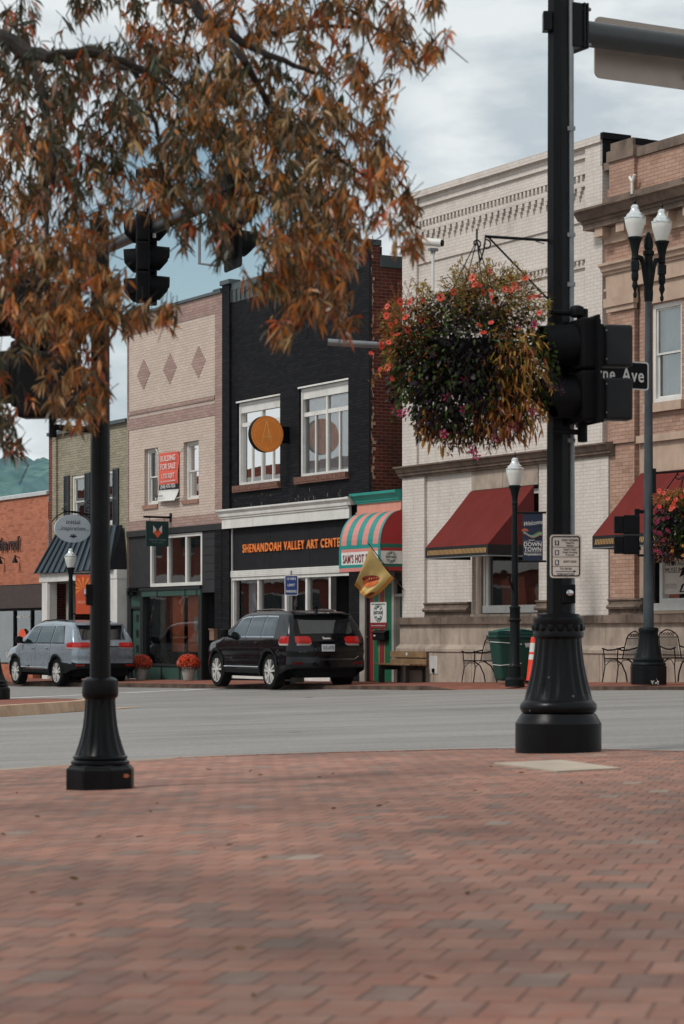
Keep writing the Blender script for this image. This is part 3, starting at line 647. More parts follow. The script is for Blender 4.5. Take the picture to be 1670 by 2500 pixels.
while x < 6.95:
    mb.box(x, x+0.15, 0.005, 0.06, 9.98, 10.06); mb.box(x, x+0.10, 0.012, 0.06, 9.90, 9.98); mb.box(x+0.02, x+0.06, 0.018, 0.06, 9.82, 9.90); x += 0.235
mb.quad((0,0,0),(0,0,10.83),(0,14,10.83),(0,14,0)); mb.quad((7.66,0,4.9),(7.66,14,4.9),(7.66,14,10.83),(7.66,0,10.83)); mb.quad((0,0.3,10.4),(7.66,0.3,10.4),(7.66,14,10.4),(0,14,10.4)); mb.quad((0,14,0),(0,14,10.8),(7.66,14,10.8),(7.66,14,0))
T.part('wall', mb, M_whtbrick)
mb = MB(); profile_run(mb, [(0.1,4.68),(-0.04,4.68),(-0.04,4.72),(-0.09,4.735),(-0.09,4.77),(-0.13,4.80),(-0.16,4.87),(-0.22,4.90),(-0.22,4.93),(0.1,4.97)], -0.05, 8.05)
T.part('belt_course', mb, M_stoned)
mb = MB(); mb.box(7.60,7.70,0.0,0.05,10.36,10.98); mb.box(7.663,7.69,0.0,0.55,10.30,10.90); mb.box(7.663,7.76,-0.05,0.62,10.88,11.0); T.part('tarred_end', mb, M_blackm)
for a, b, c in ((2.805,4.02,0), (4.035,5.335,1)):
    mb = MB(); mb.box(a, b, 0.05, 0.3, 4.27, 4.675); T.part('lintel', mb, M_stone)
def stone_base(T, x0, x1, z0):
    mb = MB(); mb.box(x0, x1, -0.06, 0.3, 0.97, 1.43); profile_run(mb, [(0.1,0.84),(-0.16,0.84),(-0.16,0.90),(-0.13,0.945),(-0.10,0.95),(-0.06,0.99),(0.1,0.99)], x0-0.02, x1+0.02); T.part('stone_base', mb, M_stone)
    mb = MB(); x = x0
    while x < x1 - 0.1: b = min(x+1.55, x1); mb.box(x, b-0.012, -0.13, 0.2, z0-0.3, 0.84); x += 1.55
    T.part('plinth', mb, M_stone)
    mb = MB(); x = x0-0.04
    while x < x1: b = min(x+1.9, x1+0.04); mb.box(x, b-0.01, -0.14, 0.3, 1.43, 1.585); x += 1.9
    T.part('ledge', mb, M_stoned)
stone_base(T, 0.0, 7.86, 0.1)
def moulding(T, x0, x1):
    mb = MB(); profile_run(mb, [(0.1,1.585),(0.02,1.585),(0.02,1.70),(-0.05,1.70),(-0.075,1.74),(-0.05,1.78),(-0.01,1.79),(-0.01,1.85),(-0.04,1.87),(-0.04,1.90),(0.1,1.91)], x0, x1); T.part('base_moulding', mb, M_stoned)
moulding(T, 0.96, 2.78); moulding(T, 5.36, 6.44)
mb = MB(); mb.box(2.80,5.34,0.02,0.3,1.585,1.64); mb.box(2.80,3.02,0.16,0.3,1.60,4.27); T.part('window_reveal', mb, M_stone)
mb = MB(); frame(mb, 3.04, 5.34, 1.70, 4.2, 0.2, 0.07, 0.14); frame(mb, 3.20, 5.30, 1.72, 4.2, 0.16, 0.1, 0.05); mb.box(3.1,5.3,0.14,0.3,1.66,1.82)
wn = T.part('window', mb, M_white)
mb = MB(); mb.quad((3.28,0.22,1.8),(5.28,0.22,1.8),(5.28,0.22,4.1),(3.28,0.22,4.1)); T.part('pane', mb, M_glass2, parent=wn)
mb = MB(); room(mb, 3.05, 5.34, 1.6, 4.25, 0.3, 1.6, 0); mb.quad((3.3,0.5,1.8),(4.25,0.5,1.8),(4.15,0.5,2.42),(3.3,0.5,2.36),1); mb.box(3.9,5.2,0.7,0.72,1.9,2.2,1)
T.part('interior', mb, [paint('grey_interior', C(92,86,82), 0.9, 0.2, 2), paint('brick_poster', C(150,76,56), 0.8)], parent=wn)
mb = MB(); mb.box(1.42,1.74,-0.145,-0.12,0.36,0.74,0); mb.box(1.54,1.62,-0.17,-0.14,0.38,0.47,1); T.part('access_panel', mb, [paint('pale_plate', C(178,176,170), 0.5), M_blackm])
mb = MB(); mb.box(5.02,5.42,0.03,0.08,5.62,5.78); T.part('wall_plate', mb, M_white)

# ================================================================ tan brick building
TAN = [(0.0, C(164,130,112)), (0.4, C(174,141,123)), (0.75, C(178,146,128)), (1.0, C(156,122,105))]
M_tan = brickmat('tan_brick', TAN, C(128,98,84), 0.225, 0.0725, 0.008, bump=0.5, dirt=0.12, stain=C(120,86,70), stn=0.3)
M_tans = paint('tan_stone', C(172,148,130), 0.85, 0.08, 2.5, bump=0.15, bsc=30, stain=C(110,90,76), stn=0.35)
T = Thing('brick_building', 'tan brick building at the right with a heavy dark stone cornice', 'building', fac=(10.9, 0, 0.33))
mb = MB(); WU = [(9.18+2.35*k, 10.12+2.35*k, 5.60, 7.46) for k in range(2)]; WL = (9.0, 12.4, 1.7, 4.27)
wall(mb, 8.80, 14.5, 4.9, 8.40, 0.06, WU, 0.12)
wall(mb, 7.66, 14.5, 8.40, 8.82, 0.06); wall(mb, 7.95, 14.5, 9.66, 10.36, 0.04); wall(mb, 7.95, 8.76, 9.66, 10.36, -0.04); mb.quad((8.76,-0.04,9.66),(8.76,0.04,9.66),(8.76,0.04,10.36),(8.76,-0.04,10.36))
mb.quad((7.95,-0.04,9.66),(7.95,0.3,9.66),(7.95,0.3,10.36),(7.95,-0.04,10.36))
wall(mb, 7.662, 7.96, 1.6, 9.9, 0.12); wall(mb, 7.96, 8.74, 4.9, 7.45, -0.02); wall(mb, 7.87, 8.74, 1.6, 4.9, 0.03)
mb.quad((8.74,-0.02,1.6),(8.74,0.12,1.6),(8.74,0.12,7.45),(8.74,-0.02,7.45)); mb.quad((7.96,-0.02,4.9),(7.96,0.12,4.9),(7.96,0.12,7.45),(7.96,-0.02,7.45))
mb.quad((14.5,0,0),(14.5,14,0),(14.5,14,10.4),(14.5,0,10.4)); mb.quad((7.95,0.3,10.0),(14.5,0.3,10.0),(14.5,14,10.0),(7.95,14,10.0))
for k in range(5): mb.box(12.3+0.4*k, 12.5+0.4*k, -0.01, 0.06, 5, 5.07)
T.part('wall', mb, M_tan)
mb = MB(); wall(mb, 8.74, 9.0, 1.6, 4.9, 0.10); wall(mb, 9.0, 12.4, 4.27, 4.9, 0.08); wall(mb, 12.4, 14.5, 1.6, 4.9, 0.05); wall(mb, 9.0, 12.4, 1.6, 1.7, 0.05); mb.box(8.76,14.5,0.0,0.06,4.86,5.0)
for (a,b,c,d) in WU: mb.box(a-0.12,b+0.12,-0.05,0.1,5.41,5.58); mb.box(a-0.15,b+0.15,0.01,0.08,7.48,7.9)
mb.box(7.9,8.8,-0.08,0.0,7.45,7.55); mb.box(7.86,8.84,-0.12,0.0,7.55,7.72); mb.box(7.88,8.82,-0.06,0.0,7.72,7.92)
wall(mb, 7.80, 14.5, 7.9, 8.22, -0.02); mb.box(7.78,14.5,-0.05,0.06,7.88,7.93)
T.part('stone_trim', mb, M_tans)
mb = MB(); profile_run(mb, [(0.1,8.20),(-0.06,8.20),(-0.06,8.24),(-0.11,8.26),(-0.13,8.33),(-0.18,8.36),(-0.18,8.41),(0.1,8.44)], 7.76, 14.5); profile_run(mb, [(0.06,8.80),(-0.02,8.80),(-0.02,8.9),(-0.05,8.92),(-0.05,9.12),(0.06,9.12)], 7.74, 14.5)
for k in range(9): x = 7.74+k*0.70; mb.box(x, x+0.26, -0.24, -0.02, 8.93, 9.10)
T.part('stone_band', mb, M_tans)
mb = MB(); profile_run(mb, [(0.1,9.10),(-0.28,9.10),(-0.28,9.20),(-0.32,9.21),(-0.32,9.26),(-0.40,9.27),(-0.48,9.38),(-0.55,9.42),(-0.55,9.46),(0.1,9.62)], 7.40, 14.5); mb.box(7.80,14.5,-0.1,0.1,9.50,9.68)
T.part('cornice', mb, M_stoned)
mb = MB(); mb.box(7.92,8.80,-0.09,0.35,10.36,10.57); mb.box(8.80,14.5,-0.01,0.35,10.34,10.52); mb.box(7.70,8.0,0.0,0.4,10.25,10.40); mb.box(8.02,8.74,-0.06,0.3,10.57,10.72)
T.part('coping', mb, M_stoned)
mb = MB(); mb.box(8.70,8.80,0.01,0.6,10.58,10.70); T.part('tarred_end', mb, M_blackm)
mb = MB(); mb.tube([(8.78,-0.1,9.62),(8.78,-0.1,9.86),(8.70,-0.1,9.96)],0.03); mb.tube([(8.78,-0.1,9.84),(8.86,-0.1,9.98)],0.03); T.part('vent_stub', mb, M_white)
for (a,b,c,d) in WU: sash(T, a, b, c, d, 0.10, 0.08, None, paint('window_blind', C(150,172,174), 0.8, 0.05), 6.52)
stone_base(T, 7.87, 14.5, 0.3); moulding(T, 7.88, 8.98)
mb = MB(); frame(mb, 9.3, 12.3, 1.80, 4.2, 0.16, 0.09, 0.12); mb.box(9.0,12.4,0.04,0.3,1.66,1.80); wn = T.part('window', mb, M_white)
mb = MB(); mb.quad((9.3,0.24,1.85),(12.3,0.24,1.85),(12.3,0.24,4.2),(9.3,0.24,4.2)); T.part('pane', mb, M_glass2, parent=wn)
mb = MB(); room(mb, 9.0, 12.4, 1.6, 4.27, 0.28, 1.4); T.part('interior', mb, M_int, parent=wn)
T2 = Thing('poster', 'heritage museum poster with a grey cocked hat portrait in a tan building window', 'poster', fac=(10.2, 0.2, 1.95))
mb = MB(); mb.box(9.36,11.2,0.205,0.225,1.97,3.0); sh = T2.part('sheet', mb, paint('poster_paper', C(190,180,170), 0.7, 0.05, 3))
mb = MB(); mb.text('HERITAGE', (9.43,0.203,2.50), (1,0,0),(0,0,1), 0.10, 0.62, ext=0.002); mb.text('MUSEUM', (9.43,0.203,2.37), (1,0,0),(0,0,1), 0.10, 0.52, ext=0.002)
for k, (t_, w_) in enumerate((('a Free Museum and','x'),('Maintained by the','x'),('Local Society','x'))): mb.text(t_, (9.43,0.203,2.15-0.035*k), (1,0,0),(0,0,1), 0.016, 0.34, ext=0.002)
T2.part('lettering', mb, M_blackm, parent=sh)
mb = MB()
def flat(mb, pts, y, m): mb.add([(a, y, b) for a, b in pts], [tuple(range(len(pts)))], m)
flat(mb, [(9.86,2.28),(9.95,2.44),(10.1,2.56),(10.3,2.6),(10.32,2.40),(10.1,2.36)], 0.200, 0)
flat(mb, [(9.98,2.36),(10.27,2.38),(10.27,2.24),(10.18,2.13),(10.04,2.14),(9.99,2.24)], 0.201, 1)
flat(mb, [(9.86,2.0),(9.93,2.14),(10.08,2.2),(10.26,2.14),(10.3,2.0)], 0.202, 0); flat(mb, [(9.92,2.02),(10.02,2.15),(10.08,2.02)], 0.199, 2); flat(mb, [(10.12,2.08),(10.24,2.17),(10.27,2.02),(10.14,1.99)], 0.199, 2)
flat(mb, [(10.33,1.98),(10.9,1.98),(10.9,2.26),(10.33,2.26)], 0.202, 3); flat(mb, [(10.33,2.27),(10.9,2.27),(10.9,2.42),(10.33,2.42)], 0.202, 4)
T2.part('portrait', mb, [M_blackm, paint('print_grey', C(128,124,130), 0.8, 0.3, 20), paint('print_white', C(182,178,176), 0.8, 0.2, 30), paint('print_tan', C(176,122,74), 0.8, 0.3, 12), paint('print_navy', C(30,36,70), 0.8)], parent=sh)

# red cloth awnings with a gold striped valance
M_cloth = paint('maroon_cloth', C(98,36,32), 0.9, 0.12, 1.6, bump=0.6, bsc=5, spec=0.15); M_cloths = paint('maroon_cloth_side', C(92,28,29), 0.85, 0.06, 5)
def cloth_awning(x0, x1, zt, zb, d, label):
    T = Thing('awning', label, 'awning', fac=((x0+x1)/2, 0, zb), group='maroon awnings over the shop windows')
    mb = MB(); n = 30
    def sag(i, k): u = i/n; return -0.0025*(1 if i % 2 else -1)*(k) 
    rows = 8
    for i in range(n):
        for k in range(rows):
            P = []
            for (ii, kk) in ((i,k),(i+1,k),(i+1,k+1),(i,k+1)):
                q = kk/rows; P.append((x0+(x1-x0)*ii/n, -0.02-d*q, zt+(zb+0.22-zt)*q - 0.05*math.sin(math.pi*q)*0.5 - 0.03*abs(math.sin(math.pi*ii/n*3))*math.sin(math.pi*q) + 0.02*noise.noise((ii*0.35, kk*0.5, x0))*math.sin(math.pi*q)))
            mb.quad(*P)
    T.part('canopy', mb, M_cloth, smooth=True)
    for x in (x0, x1):
        mb = MB(); mb.add([(x,-0.02,zt),(x,-0.02-d*0.5,(zt+zb+0.22)/2-0.025),(x,-0.02-d,zb+0.22),(x,-0.02,zb+0.22)], [(0,1,2,3)]); T.part('side_panel', mb, M_cloths)
    mb = MB(); mb.quad((x0,-0.024-d,zb),(x1,-0.024-d,zb),(x1,-0.024-d,zb+0.22),(x0,-0.024-d,zb+0.22))
    for x in (x0, x1): mb.quad((x,-0.02,zb),(x,-0.02-d,zb),(x,-0.02-d,zb+0.22),(x,-0.02,zb+0.22))
    v = T.part('valance', mb, paint('black_cloth', C(24,20,20), 0.8))
    mb = MB(); y = -0.028-d; x = x0+0.08
    while x < x1-0.07:
        mb.quad((x,y,zb+0.055),(x+0.025,y,zb+0.055),(x+0.055,y,zb+0.155),(x+0.03,y,zb+0.155)); x += 0.05
    T.part('stripe', mb, paint('gold_stripe', C(176,138,88), 0.8), parent=v)
    mb = MB(); mb.tube([(x0,-0.02-d,zb-0.01),(x1,-0.02-d,zb-0.01)],0.014,6)
    for x in (x0, x1): mb.tube([(x,-0.02,zb-0.01),(x,-0.02-d,zb-0.01)],0.014,6)
    T.part('frame', mb, M_galv)
cloth_awning(2.88, 5.30, 4.25, 2.81, 1.12, 'maroon cloth awning over the window of the white brick building')
cloth_awning(8.95, 12.3, 4.28, 2.84, 1.12, 'maroon cloth awning on the tan brick building, partly behind the twin street lamp')

# ================================================================ pinkish brick building with diamonds
PKL = [(0.0, C(190,172,159)), (0.5, C(195,177,164)), (1.0, C(200,182,169))]; PKD = [(0.0, C(152,126,117)), (0.5, C(161,135,126)), (1.0, C(168,142,132))]
M_pkl = brickmat('light_pink_brick', PKL, C(132,114,106), 0.22, 0.0725, 0.007, bump=0.4, dirt=0.05)
M_pkd = brickmat('mauve_brick', PKD, C(118,94,88), 0.22, 0.0725, 0.008, bump=0.6, dirt=0.08)
T = Thing('brick_building', 'pink brick building with three mauve diamonds high on its front', 'building', fac=(-12, 0, 0.02))
WP = [(-13.81,-12.94,4.73,6.26), (-11.33,-10.42,4.75,6.28)]
mb = MB(); X0, X1 = -14.94, -9.03
wall(mb, X0, X1, 9.47, 9.95, 0.0); wall(mb, X0, -14.83, 4.06, 9.47, 0.0); wall(mb, -9.44, X1, 4.06, 9.47, 0.0)
wall(mb, -14.83, -9.44, 7.25, 7.36, -0.015); wall(mb, -14.83, -9.44, 6.85, 7.16, 0.0); wall(mb, -14.83, -9.44, 4.06, 4.33, 0.0)
mb.quad((X0,0,0),(X0,0,9.95),(X0,13,9.6),(X0,13,0)); mb.quad((X0,0.3,9.6),(X1,0.3,9.6),(X1,13,9.6),(X0,13,9.6)); mb.quad((X1,0,4.06),(X1,0.4,4.06),(X1,0.4,9.95),(X1,0,9.95))
T.part('wall', mb, M_pkd)
mb = MB(); wall(mb, -14.83, -9.44, 7.36, 9.47, 0.012); wall(mb, -14.83, -9.44, 7.16, 7.25, 0.012); wall(mb, -14.83, -9.44, 4.33, 6.85, 0.012, WP, 0.12)
pn = T.part('brick_panel', mb, M_pkl)
for cx_ in (-13.85,-12.17,-10.42):
    n = 11; mb = MB()
    for k in range(n):   # stepped courses
        z = 8.31-0.40+0.0725*k; hw = 0.40*(1-abs((k+0.5)/n*2-1)); mb.box(cx_-hw-0.02, cx_+hw+0.02, 0.002, 0.011, z, z+0.0725)
    T.part('diamond', mb, M_pkd, parent=pn)
mb = MB(); mb.box(X0-0.05, X1, -0.05, 0.3, 9.95, 10.02); mb.box(-9.45, X1, -0.06, 0.3, 10.02, 10.06); T.part('coping', mb, M_metalflash)
for wv in WP:
    sash(T, *wv, 0.12, 0.075, None, M_curt if wv[0] < -13 else None)
    mb = MB()
    for k in range(12): a = wv[0]-0.06+k*(wv[1]-wv[0]+0.1)/12; mb.box(a, a+0.07, -0.035, 0.1, wv[2]-0.11, wv[2]-0.002)
    T.part('sill', mb, paint('sill_pink_brick', C(150,112,98), 0.85, 0.2, 10))
mb = MB(); mb.box(X0,X1,-0.02,0.2,3.90,4.06); mb.box(-14.9,-13.49,0.05,0.2,2.5,3.9)
for k in range(7): z = 2.42+k*0.212; mb.box(-10.27,-9.43,0.04,0.2,z,z+0.204)
mb.box(-10.3,-9.43,0.02,0.2,2.30,2.42)
T.part('dark_boarding', mb, paint('charcoal_board', C(38,36,38), 0.75, 0.15, 3))
mb = MB(); wall(mb, -9.44, X1, -0.1, 4.0, -0.01); mb.quad((-9.44,-0.01,-0.1),(-9.44,0.3,-0.1),(-9.44,0.3,4),(-9.44,-0.01,4)); T.part('brick_pier', mb, M_blkbrick)
mb = MB(); frame(mb, -13.49,-10.27,2.5,3.88,0.04,0.09,0.12); mb.box(-12.43,-12.33,0.05,0.15,2.59,3.8); mb.box(-11.31,-11.21,0.05,0.15,2.59,3.8); wn = T.part('window', mb, M_white)
mb = MB(); mb.quad((-13.4,0.11,2.59),(-10.36,0.11,2.59),(-10.36,0.11,3.8),(-13.4,0.11,3.8)); T.part('pane', mb, M_glass2, parent=wn)
mb = MB(); room(mb, -13.49,-10.27,2.5,3.88,0.17,1.2); T.part('interior', mb, paint('brown_interior', C(80,66,58), 0.9, 0.3, 1), parent=wn)
M_grn = paint('shop_green', C(44,70,62), 0.6, 0.12, 3); M_dkgn = paint('dark_trim', C(26,30,30), 0.6, 0.1, 3)
mb = MB(); mb.box(-14.0,-10.25,-0.05,0.2,2.40,2.47,1); mb.box(-14.0,-10.25,-0.02,0.2,2.24,2.40,0); mb.box(-14.9,-14.7,0.0,0.2,0,2.5,1); mb.box(-14.05,-13.87,-0.01,0.2,0,2.3,1); mb.box(-10.40,-10.2,-0.01,0.2,0,2.3,1)
for x in (-14.0,-12.95,-11.2,-10.5): mb.box(x,x+0.06,-0.035,0.0,2.24,2.40,1)
mb.box(-13.87,-10.4,0.02,0.2,-0.1,0.41,0); mb.box(-13.87,-10.4,-0.01,0.2,0.36,0.42,1)
for x in (-13.87,-12.75,-11.6,-10.5): mb.box(x,x+0.07,0.0,0.05,-0.1,0.40,1)
mb.box(-14.7,-14.05,0.02,0.2,1.98,2.30,0); mb.box(-14.7,-14.05,0.0,0.2,1.92,1.98,1)
sf = T.part('shopfront', mb, [M_grn, M_dkgn])
mb = MB(); mb.box(-14.66,-14.05,0.06,0.12,0.02,1.92); dr = T.part('door', mb, M_grn, parent=sf)
mb = MB(); mb.quad((-13.87,0.1,0.41),(-10.4,0.1,0.41),(-10.4,0.1,2.24),(-13.87,0.1,2.24)); T.part('pane', mb, M_glass2, parent=sf)
mb = MB(); n = 46
for k in range(n):
    a = -12.55+2.1*k/n; b = -12.55+2.1*(k+1)/n; d = [0.27+0.03*math.sin(q*2.1)+0.01*math.sin(q*5) for q in (k, k+1)]
    if k in (17,18,19,20): continue
    mb.quad((a,d[0],0.75),(b,d[1],0.75),(b,d[1],2.24),(a,d[0],2.24))
T.part('curtain', mb, paint('rust_curtain', C(238,146,108), 0.85, 0.15, 5), parent=sf, smooth=True)
mb = MB(); mb.box(-13.6,-13.3,0.4,0.44,0.5,2.2,0); mb.box(-12.95,-12.91,0.4,0.44,0.4,2.24,0); mb.box(-13.2,-12.98,0.5,0.52,0.8,1.5,1); mb.box(-10.95,-10.75,0.14,0.15,1.3,1.66,2); mb.box(-10.68,-10.52,0.14,0.15,1.28,1.64,2); mb.box(-10.82,-10.62,0.14,0.15,0.92,1.22,2); mb.box(-13.8,-10.45,0.5,0.54,0.41,0.75,3)
mb.text('WINE BAR + MARKET', (-12.2,0.095,1.12), (1,0,0),(0,0,1), 0.035, 0.9, ext=0.001, m=3)
T.part('display', mb, [paint('pale_wood', C(150,134,116), 0.8), paint('dark_canvas', C(60,64,62), 0.8, 0.5, 6), M_white, M_intl], parent=sf)
mb = MB(); room(mb, -13.9,-10.38,0.3,2.3,0.2,2.6); room(mb, -10.2,-9.44,-0.1,2.3,0.05,1.2); T.part('interior', mb, M_int, parent=sf)
mb = MB(); mb.box(-10.0,-9.5,1.1,1.16,0.02,2.1); T.part('door', mb, M_blackm, parent=sf)
M_grl = paint('door_glaze', C(20,24,24), 0.3)
for z in (0.30,0.72,1.14,1.56):
    mb = MB(); mb.box(-14.45,-14.28,0.05,0.1,z,z+0.2); T.part('door_light', mb, M_grl, parent=sf)
T2 = Thing('mailbox', 'small brown mailbox on the black brick pier beside the dark doorway', 'mailbox', fac=(-9.3,-0.01,1.05))
mb = MB(); mb.box(-9.50,-9.24,-0.13,-0.01,1.06,1.33); T2.part('body', mb, paint('brown_metal', C(120,92,76), 0.5), bev=0.01); mb = MB(); mb.box(-9.52,-9.22,-0.15,-0.01,1.33,1.36); T2.part('lid', mb, paint('brown_metal', C(120,92,76), 0.5)); mb = MB(); mb.tube([(-9.37,-0.14,1.24),(-9.37,-0.12,1.24)],0.02); T2.part('lock', mb, M_galv)
T2 = Thing('wreath', 'dark dried wreath hanging over the green shop door', 'wreath', fac=(-14.4,-0.05,2.35)); mb = MB()
for k in range(130):
    a = random.uniform(-14.75,-14.1); z = 2.36+random.gauss(0,0.05); s_ = 0.05; d = Vector((random.gauss(0,1),random.gauss(0,.5),random.gauss(0,1))).normalized()*s_; e = Vector((random.gauss(0,1),random.gauss(0,1),random.gauss(0,1))).normalized()*s_*0.5; p = Vector((a,-0.07+random.gauss(0,0.03),z)); mb.quad(p-e,p+d,p+e,p-d)
T2.part('foliage', mb, M_blackm)
# sale banner
T = Thing('banner', 'red, black and white for sale banner between two upstairs windows of the pink building', 'banner', fac=(-12.22,-0.05,4.76))
M_brd = paint('banner_red', C(206,88,70), 0.6, 0.05); mb = MB(); bw0, bw1, bz0, bz1 = -12.70, -11.56, 4.78, 6.07; NX, NZ = 12, 26
def bpt(u, v):
    y = -0.05 - 0.02*math.sin(u*3.1+v*2) - (0.10*max(0, 0.2-v)/0.2)*(0.4+0.6*u) + 0.02*math.sin(v*9)*u
    x = bw0+(bw1-bw0)*u - 0.06*max(0, 0.2-v)/0.2*(1-u) - 0.05*(1-v)*(1-u)*0.4; return (x, y, bz0+(bz1-bz0)*v - 0.02*u*(1-v))
for i in range(NX):
    for j in range(NZ):
        v = (j+0.5)/NZ; m_ = 2 if v < 0.225 else (1 if v < 0.345 else 0)
        mb.quad(bpt(i/NX,j/NZ), bpt((i+1)/NX,j/NZ), bpt((i+1)/NX,(j+1)/NZ), bpt(i/NX,(j+1)/NZ), m_)
cl_ = T.part('cloth', mb, [M_brd, paint('banner_black', C(36,32,36), 0.6), M_white], smooth=True)
mb = MB(); U_, V_ = (1,0,0), (0,0,1)
for t_, z_, c_, w_, m_ in (('BUILDING', 5.78, 0.15, 0.98, 0), ('FOR SALE', 5.53, 0.15, 1.0, 0), ('1,732 SQFT', 5.19, 0.12, 0.86, 0), ('Owner Financing Available', 4.99+0.18-0.1, 0.045, 1.0, 0), ('(540) 470-7026', 5.10-0.23, 0.1, 1.0, 0)):
    if t_[0] == '(': z_ = 5.115
    if t_[0] == 'O': z_ = 5.0+0.28
    if t_[0] == '1': z_ = 5.385-0.0
    if t_[0] == 'F': z_ = 5.62
    if t_[0] == 'B': z_ = 5.84
    mb.text(t_, ((bw0+bw1)/2+0.03, -0.085, z_-0.0), U_, V_, c_, w_*0.92, ext=0.002, bold=0.01, align='C', m=m_)
T.part('lettering', mb, M_white, parent=cl_)
mb = MB(); mb.text('Sarah Sexton', (-12.76,-0.16,4.89), U_, V_, 0.06, 0.5, ext=0.002); T.part('lettering', mb, M_blackm, parent=cl_)
mb = MB()
for a, b in (((-12.8,-0.05,6.06),(-13.0,-0.02,6.22)), ((-11.62,-0.06,6.06),(-11.3,-0.02,6.14)), ((-11.64,-0.1,4.8),(-11.3,-0.02,4.86)), ((-12.8,-0.12,4.82),(-13.0,-0.02,4.9))): mb.tube([a,b],0.012,5)
T.part('rope', mb, M_white)
# square hanging sign with a fox head
T = Thing('hanging_sign', 'square dark green sign with a faceted fox head, on the pink building', 'shop sign', fac=(-12.08, 0, 4.3))
M_sgn = paint('sign_green', C(20,52,50), 0.5, 0.06)
mb = MB(); mb.tube([(-12.08,0.0,4.33),(-12.08,-0.80,4.33)],0.03,8); mb.box(-12.12,-12.04,-0.03,0.0,4.2,4.44)
for y in (-0.2,-0.62): mb.tube([(-12.08,y,4.33),(-12.08,y,4.21)],0.008,5)
T.part('bracket', mb, M_black)
mb = MB(); mb.box(-12.10,-12.06,-0.73,-0.08,3.55,4.22); bd = T.part('board', mb, M_sgn)
mb = MB(); x = -12.055
def fl(pts, m): mb.add([(x, -0.405+a, 3.97+b) for a, b in pts], [tuple(range(len(pts)))], m)
fl([(-0.13,0.14),(-0.13,-0.06),(-0.02,0.02)],0); fl([(0.13,0.14),(0.13,-0.06),(0.02,0.02)],0); x += 0.001; fl([(-0.13,-0.06),(0,-0.17),(0,0.03)],1); fl([(0.13,-0.06),(0,-0.17),(0,0.03)],1); fl([(-0.06,0.03),(0.06,0.03),(0,-0.06)],2)
fl([(-0.05,-0.14),(0.05,-0.14),(0.02,-0.18),(-0.02,-0.18)],1)
mb.text('THE CITY FOXES', (-12.053,-0.405,3.70), (0,1,0), (0,0,1), 0.045, 0.5, ext=0.002, align='C', m=3); mb.text('WINE BAR + MARKET', (-12.053,-0.405,3.64), (0,1,0), (0,0,1), 0.02, 0.36, ext=0.002, align='C', m=3)
T.part('emblem', mb, [M_white, paint('fox_orange', C(214,96,58), 0.6), paint('fox_brown', C(120,46,34), 0.6), paint('sign_grey', C(120,138,136), 0.6)], parent=bd)

# ================================================================ olive brick building
OLV = [(0.0, C(142,134,116)), (0.5, C(154,146,126)), (1.0, C(164,154,134))]
M_olv = brickmat('olive_brick', OLV, C(96,88,74), 0.24, 0.0725, 0.009, bump=0.6, dirt=0.08)
M_redbrick = brickmat('orange_red_brick', [(0.0, C(164,96,72)), (0.4, C(180,110,83)), (0.8, C(186,116,88)), (1.0, C(150,84,64))], C(160,116,96), 0.25, 0.08, 0.010, bump=0.6, dirt=0.1)
M_slate = paint('standing_seam', C(62,74,82), 0.4, 0.12, 2, metal=0.3)
T = Thing('brick_building', 'olive brick building with black shutters and a slate metal skirt roof', 'building', fac=(-17.8, 0, -0.05))
WO = [(-18.99,-18.05,4.3,5.84), (-16.95,-16.02,4.3,5.84)]
mb = MB(); wall(mb, -20.05, -14.94, 2.7, 7.1, 0.07, WO, 0.12); wall(mb, -20.34, -20.05, 2.7, 7.1, 0.0); mb.quad((-20.05,0,2.7),(-20.05,0.07,2.7),(-20.05,0.07,7.1),(-20.05,0,7.1))
mb.quad((-20.6,0.3,6.9),(-14.94,0.3,6.9),(-14.94,12,6.9),(-20.6,12,6.9)); T.part('wall', mb, M_olv)
mb = MB(); wall(mb, -20.62, -20.34, 0.0, 7.1, 0.01); mb.quad((-20.62,0.01,0),(-20.62,0.01,7.1),(-20.62,12,7.1),(-20.62,12,0)); T.part('side_brick', mb, brickmat('side_red_brick', RED, C(140,100,84), 0.23, 0.078, 0.011, dirt=0.1))
mb = MB(); mb.box(-20.66,-14.96,-0.05,0.3,7.1,7.2); T.part('coping', mb, M_metalflash)
mb = MB(); mb.box(-16.6,-14.96,1.2,2.4,6.9,7.75); T.part('roof_house', mb, paint('slate_cladding', C(70,72,74), 0.8, 0.3, 5)); mb = MB(); mb.box(-16.7,-14.95,1.1,2.5,7.75,7.95); T.part('roof_house_cap', mb, M_blackm)
mb = MB(); mb.box(-15.10,-14.96,0.6,1.2,7.2,8.9); T.part('chimney', mb, M_redside)
for wv in WO: sash(T, *wv, 0.10, 0.09, None, None)
M_shut = paint('black_shutter', C(40,44,48), 0.5, 0.1)
for a in (-19.52,-17.98+0.0,-17.5,-15.99):
    if a == -17.5: a = -17.38
    mb = MB(); b = a+0.37; frame(mb, a, b, 4.28, 5.86, 0.02, 0.05, 0.045); mb.box(a+0.05,b-0.05,0.025,0.06,5.0,5.06)
    z = 4.34
    while z < 5.80: mb.box(a+0.05,b-0.05,0.03,0.055,z,z+0.028); z += 0.045
    mb.box(a+0.05,b-0.05,0.055,0.064,4.3,5.84); T.part('shutter', mb, M_shut)
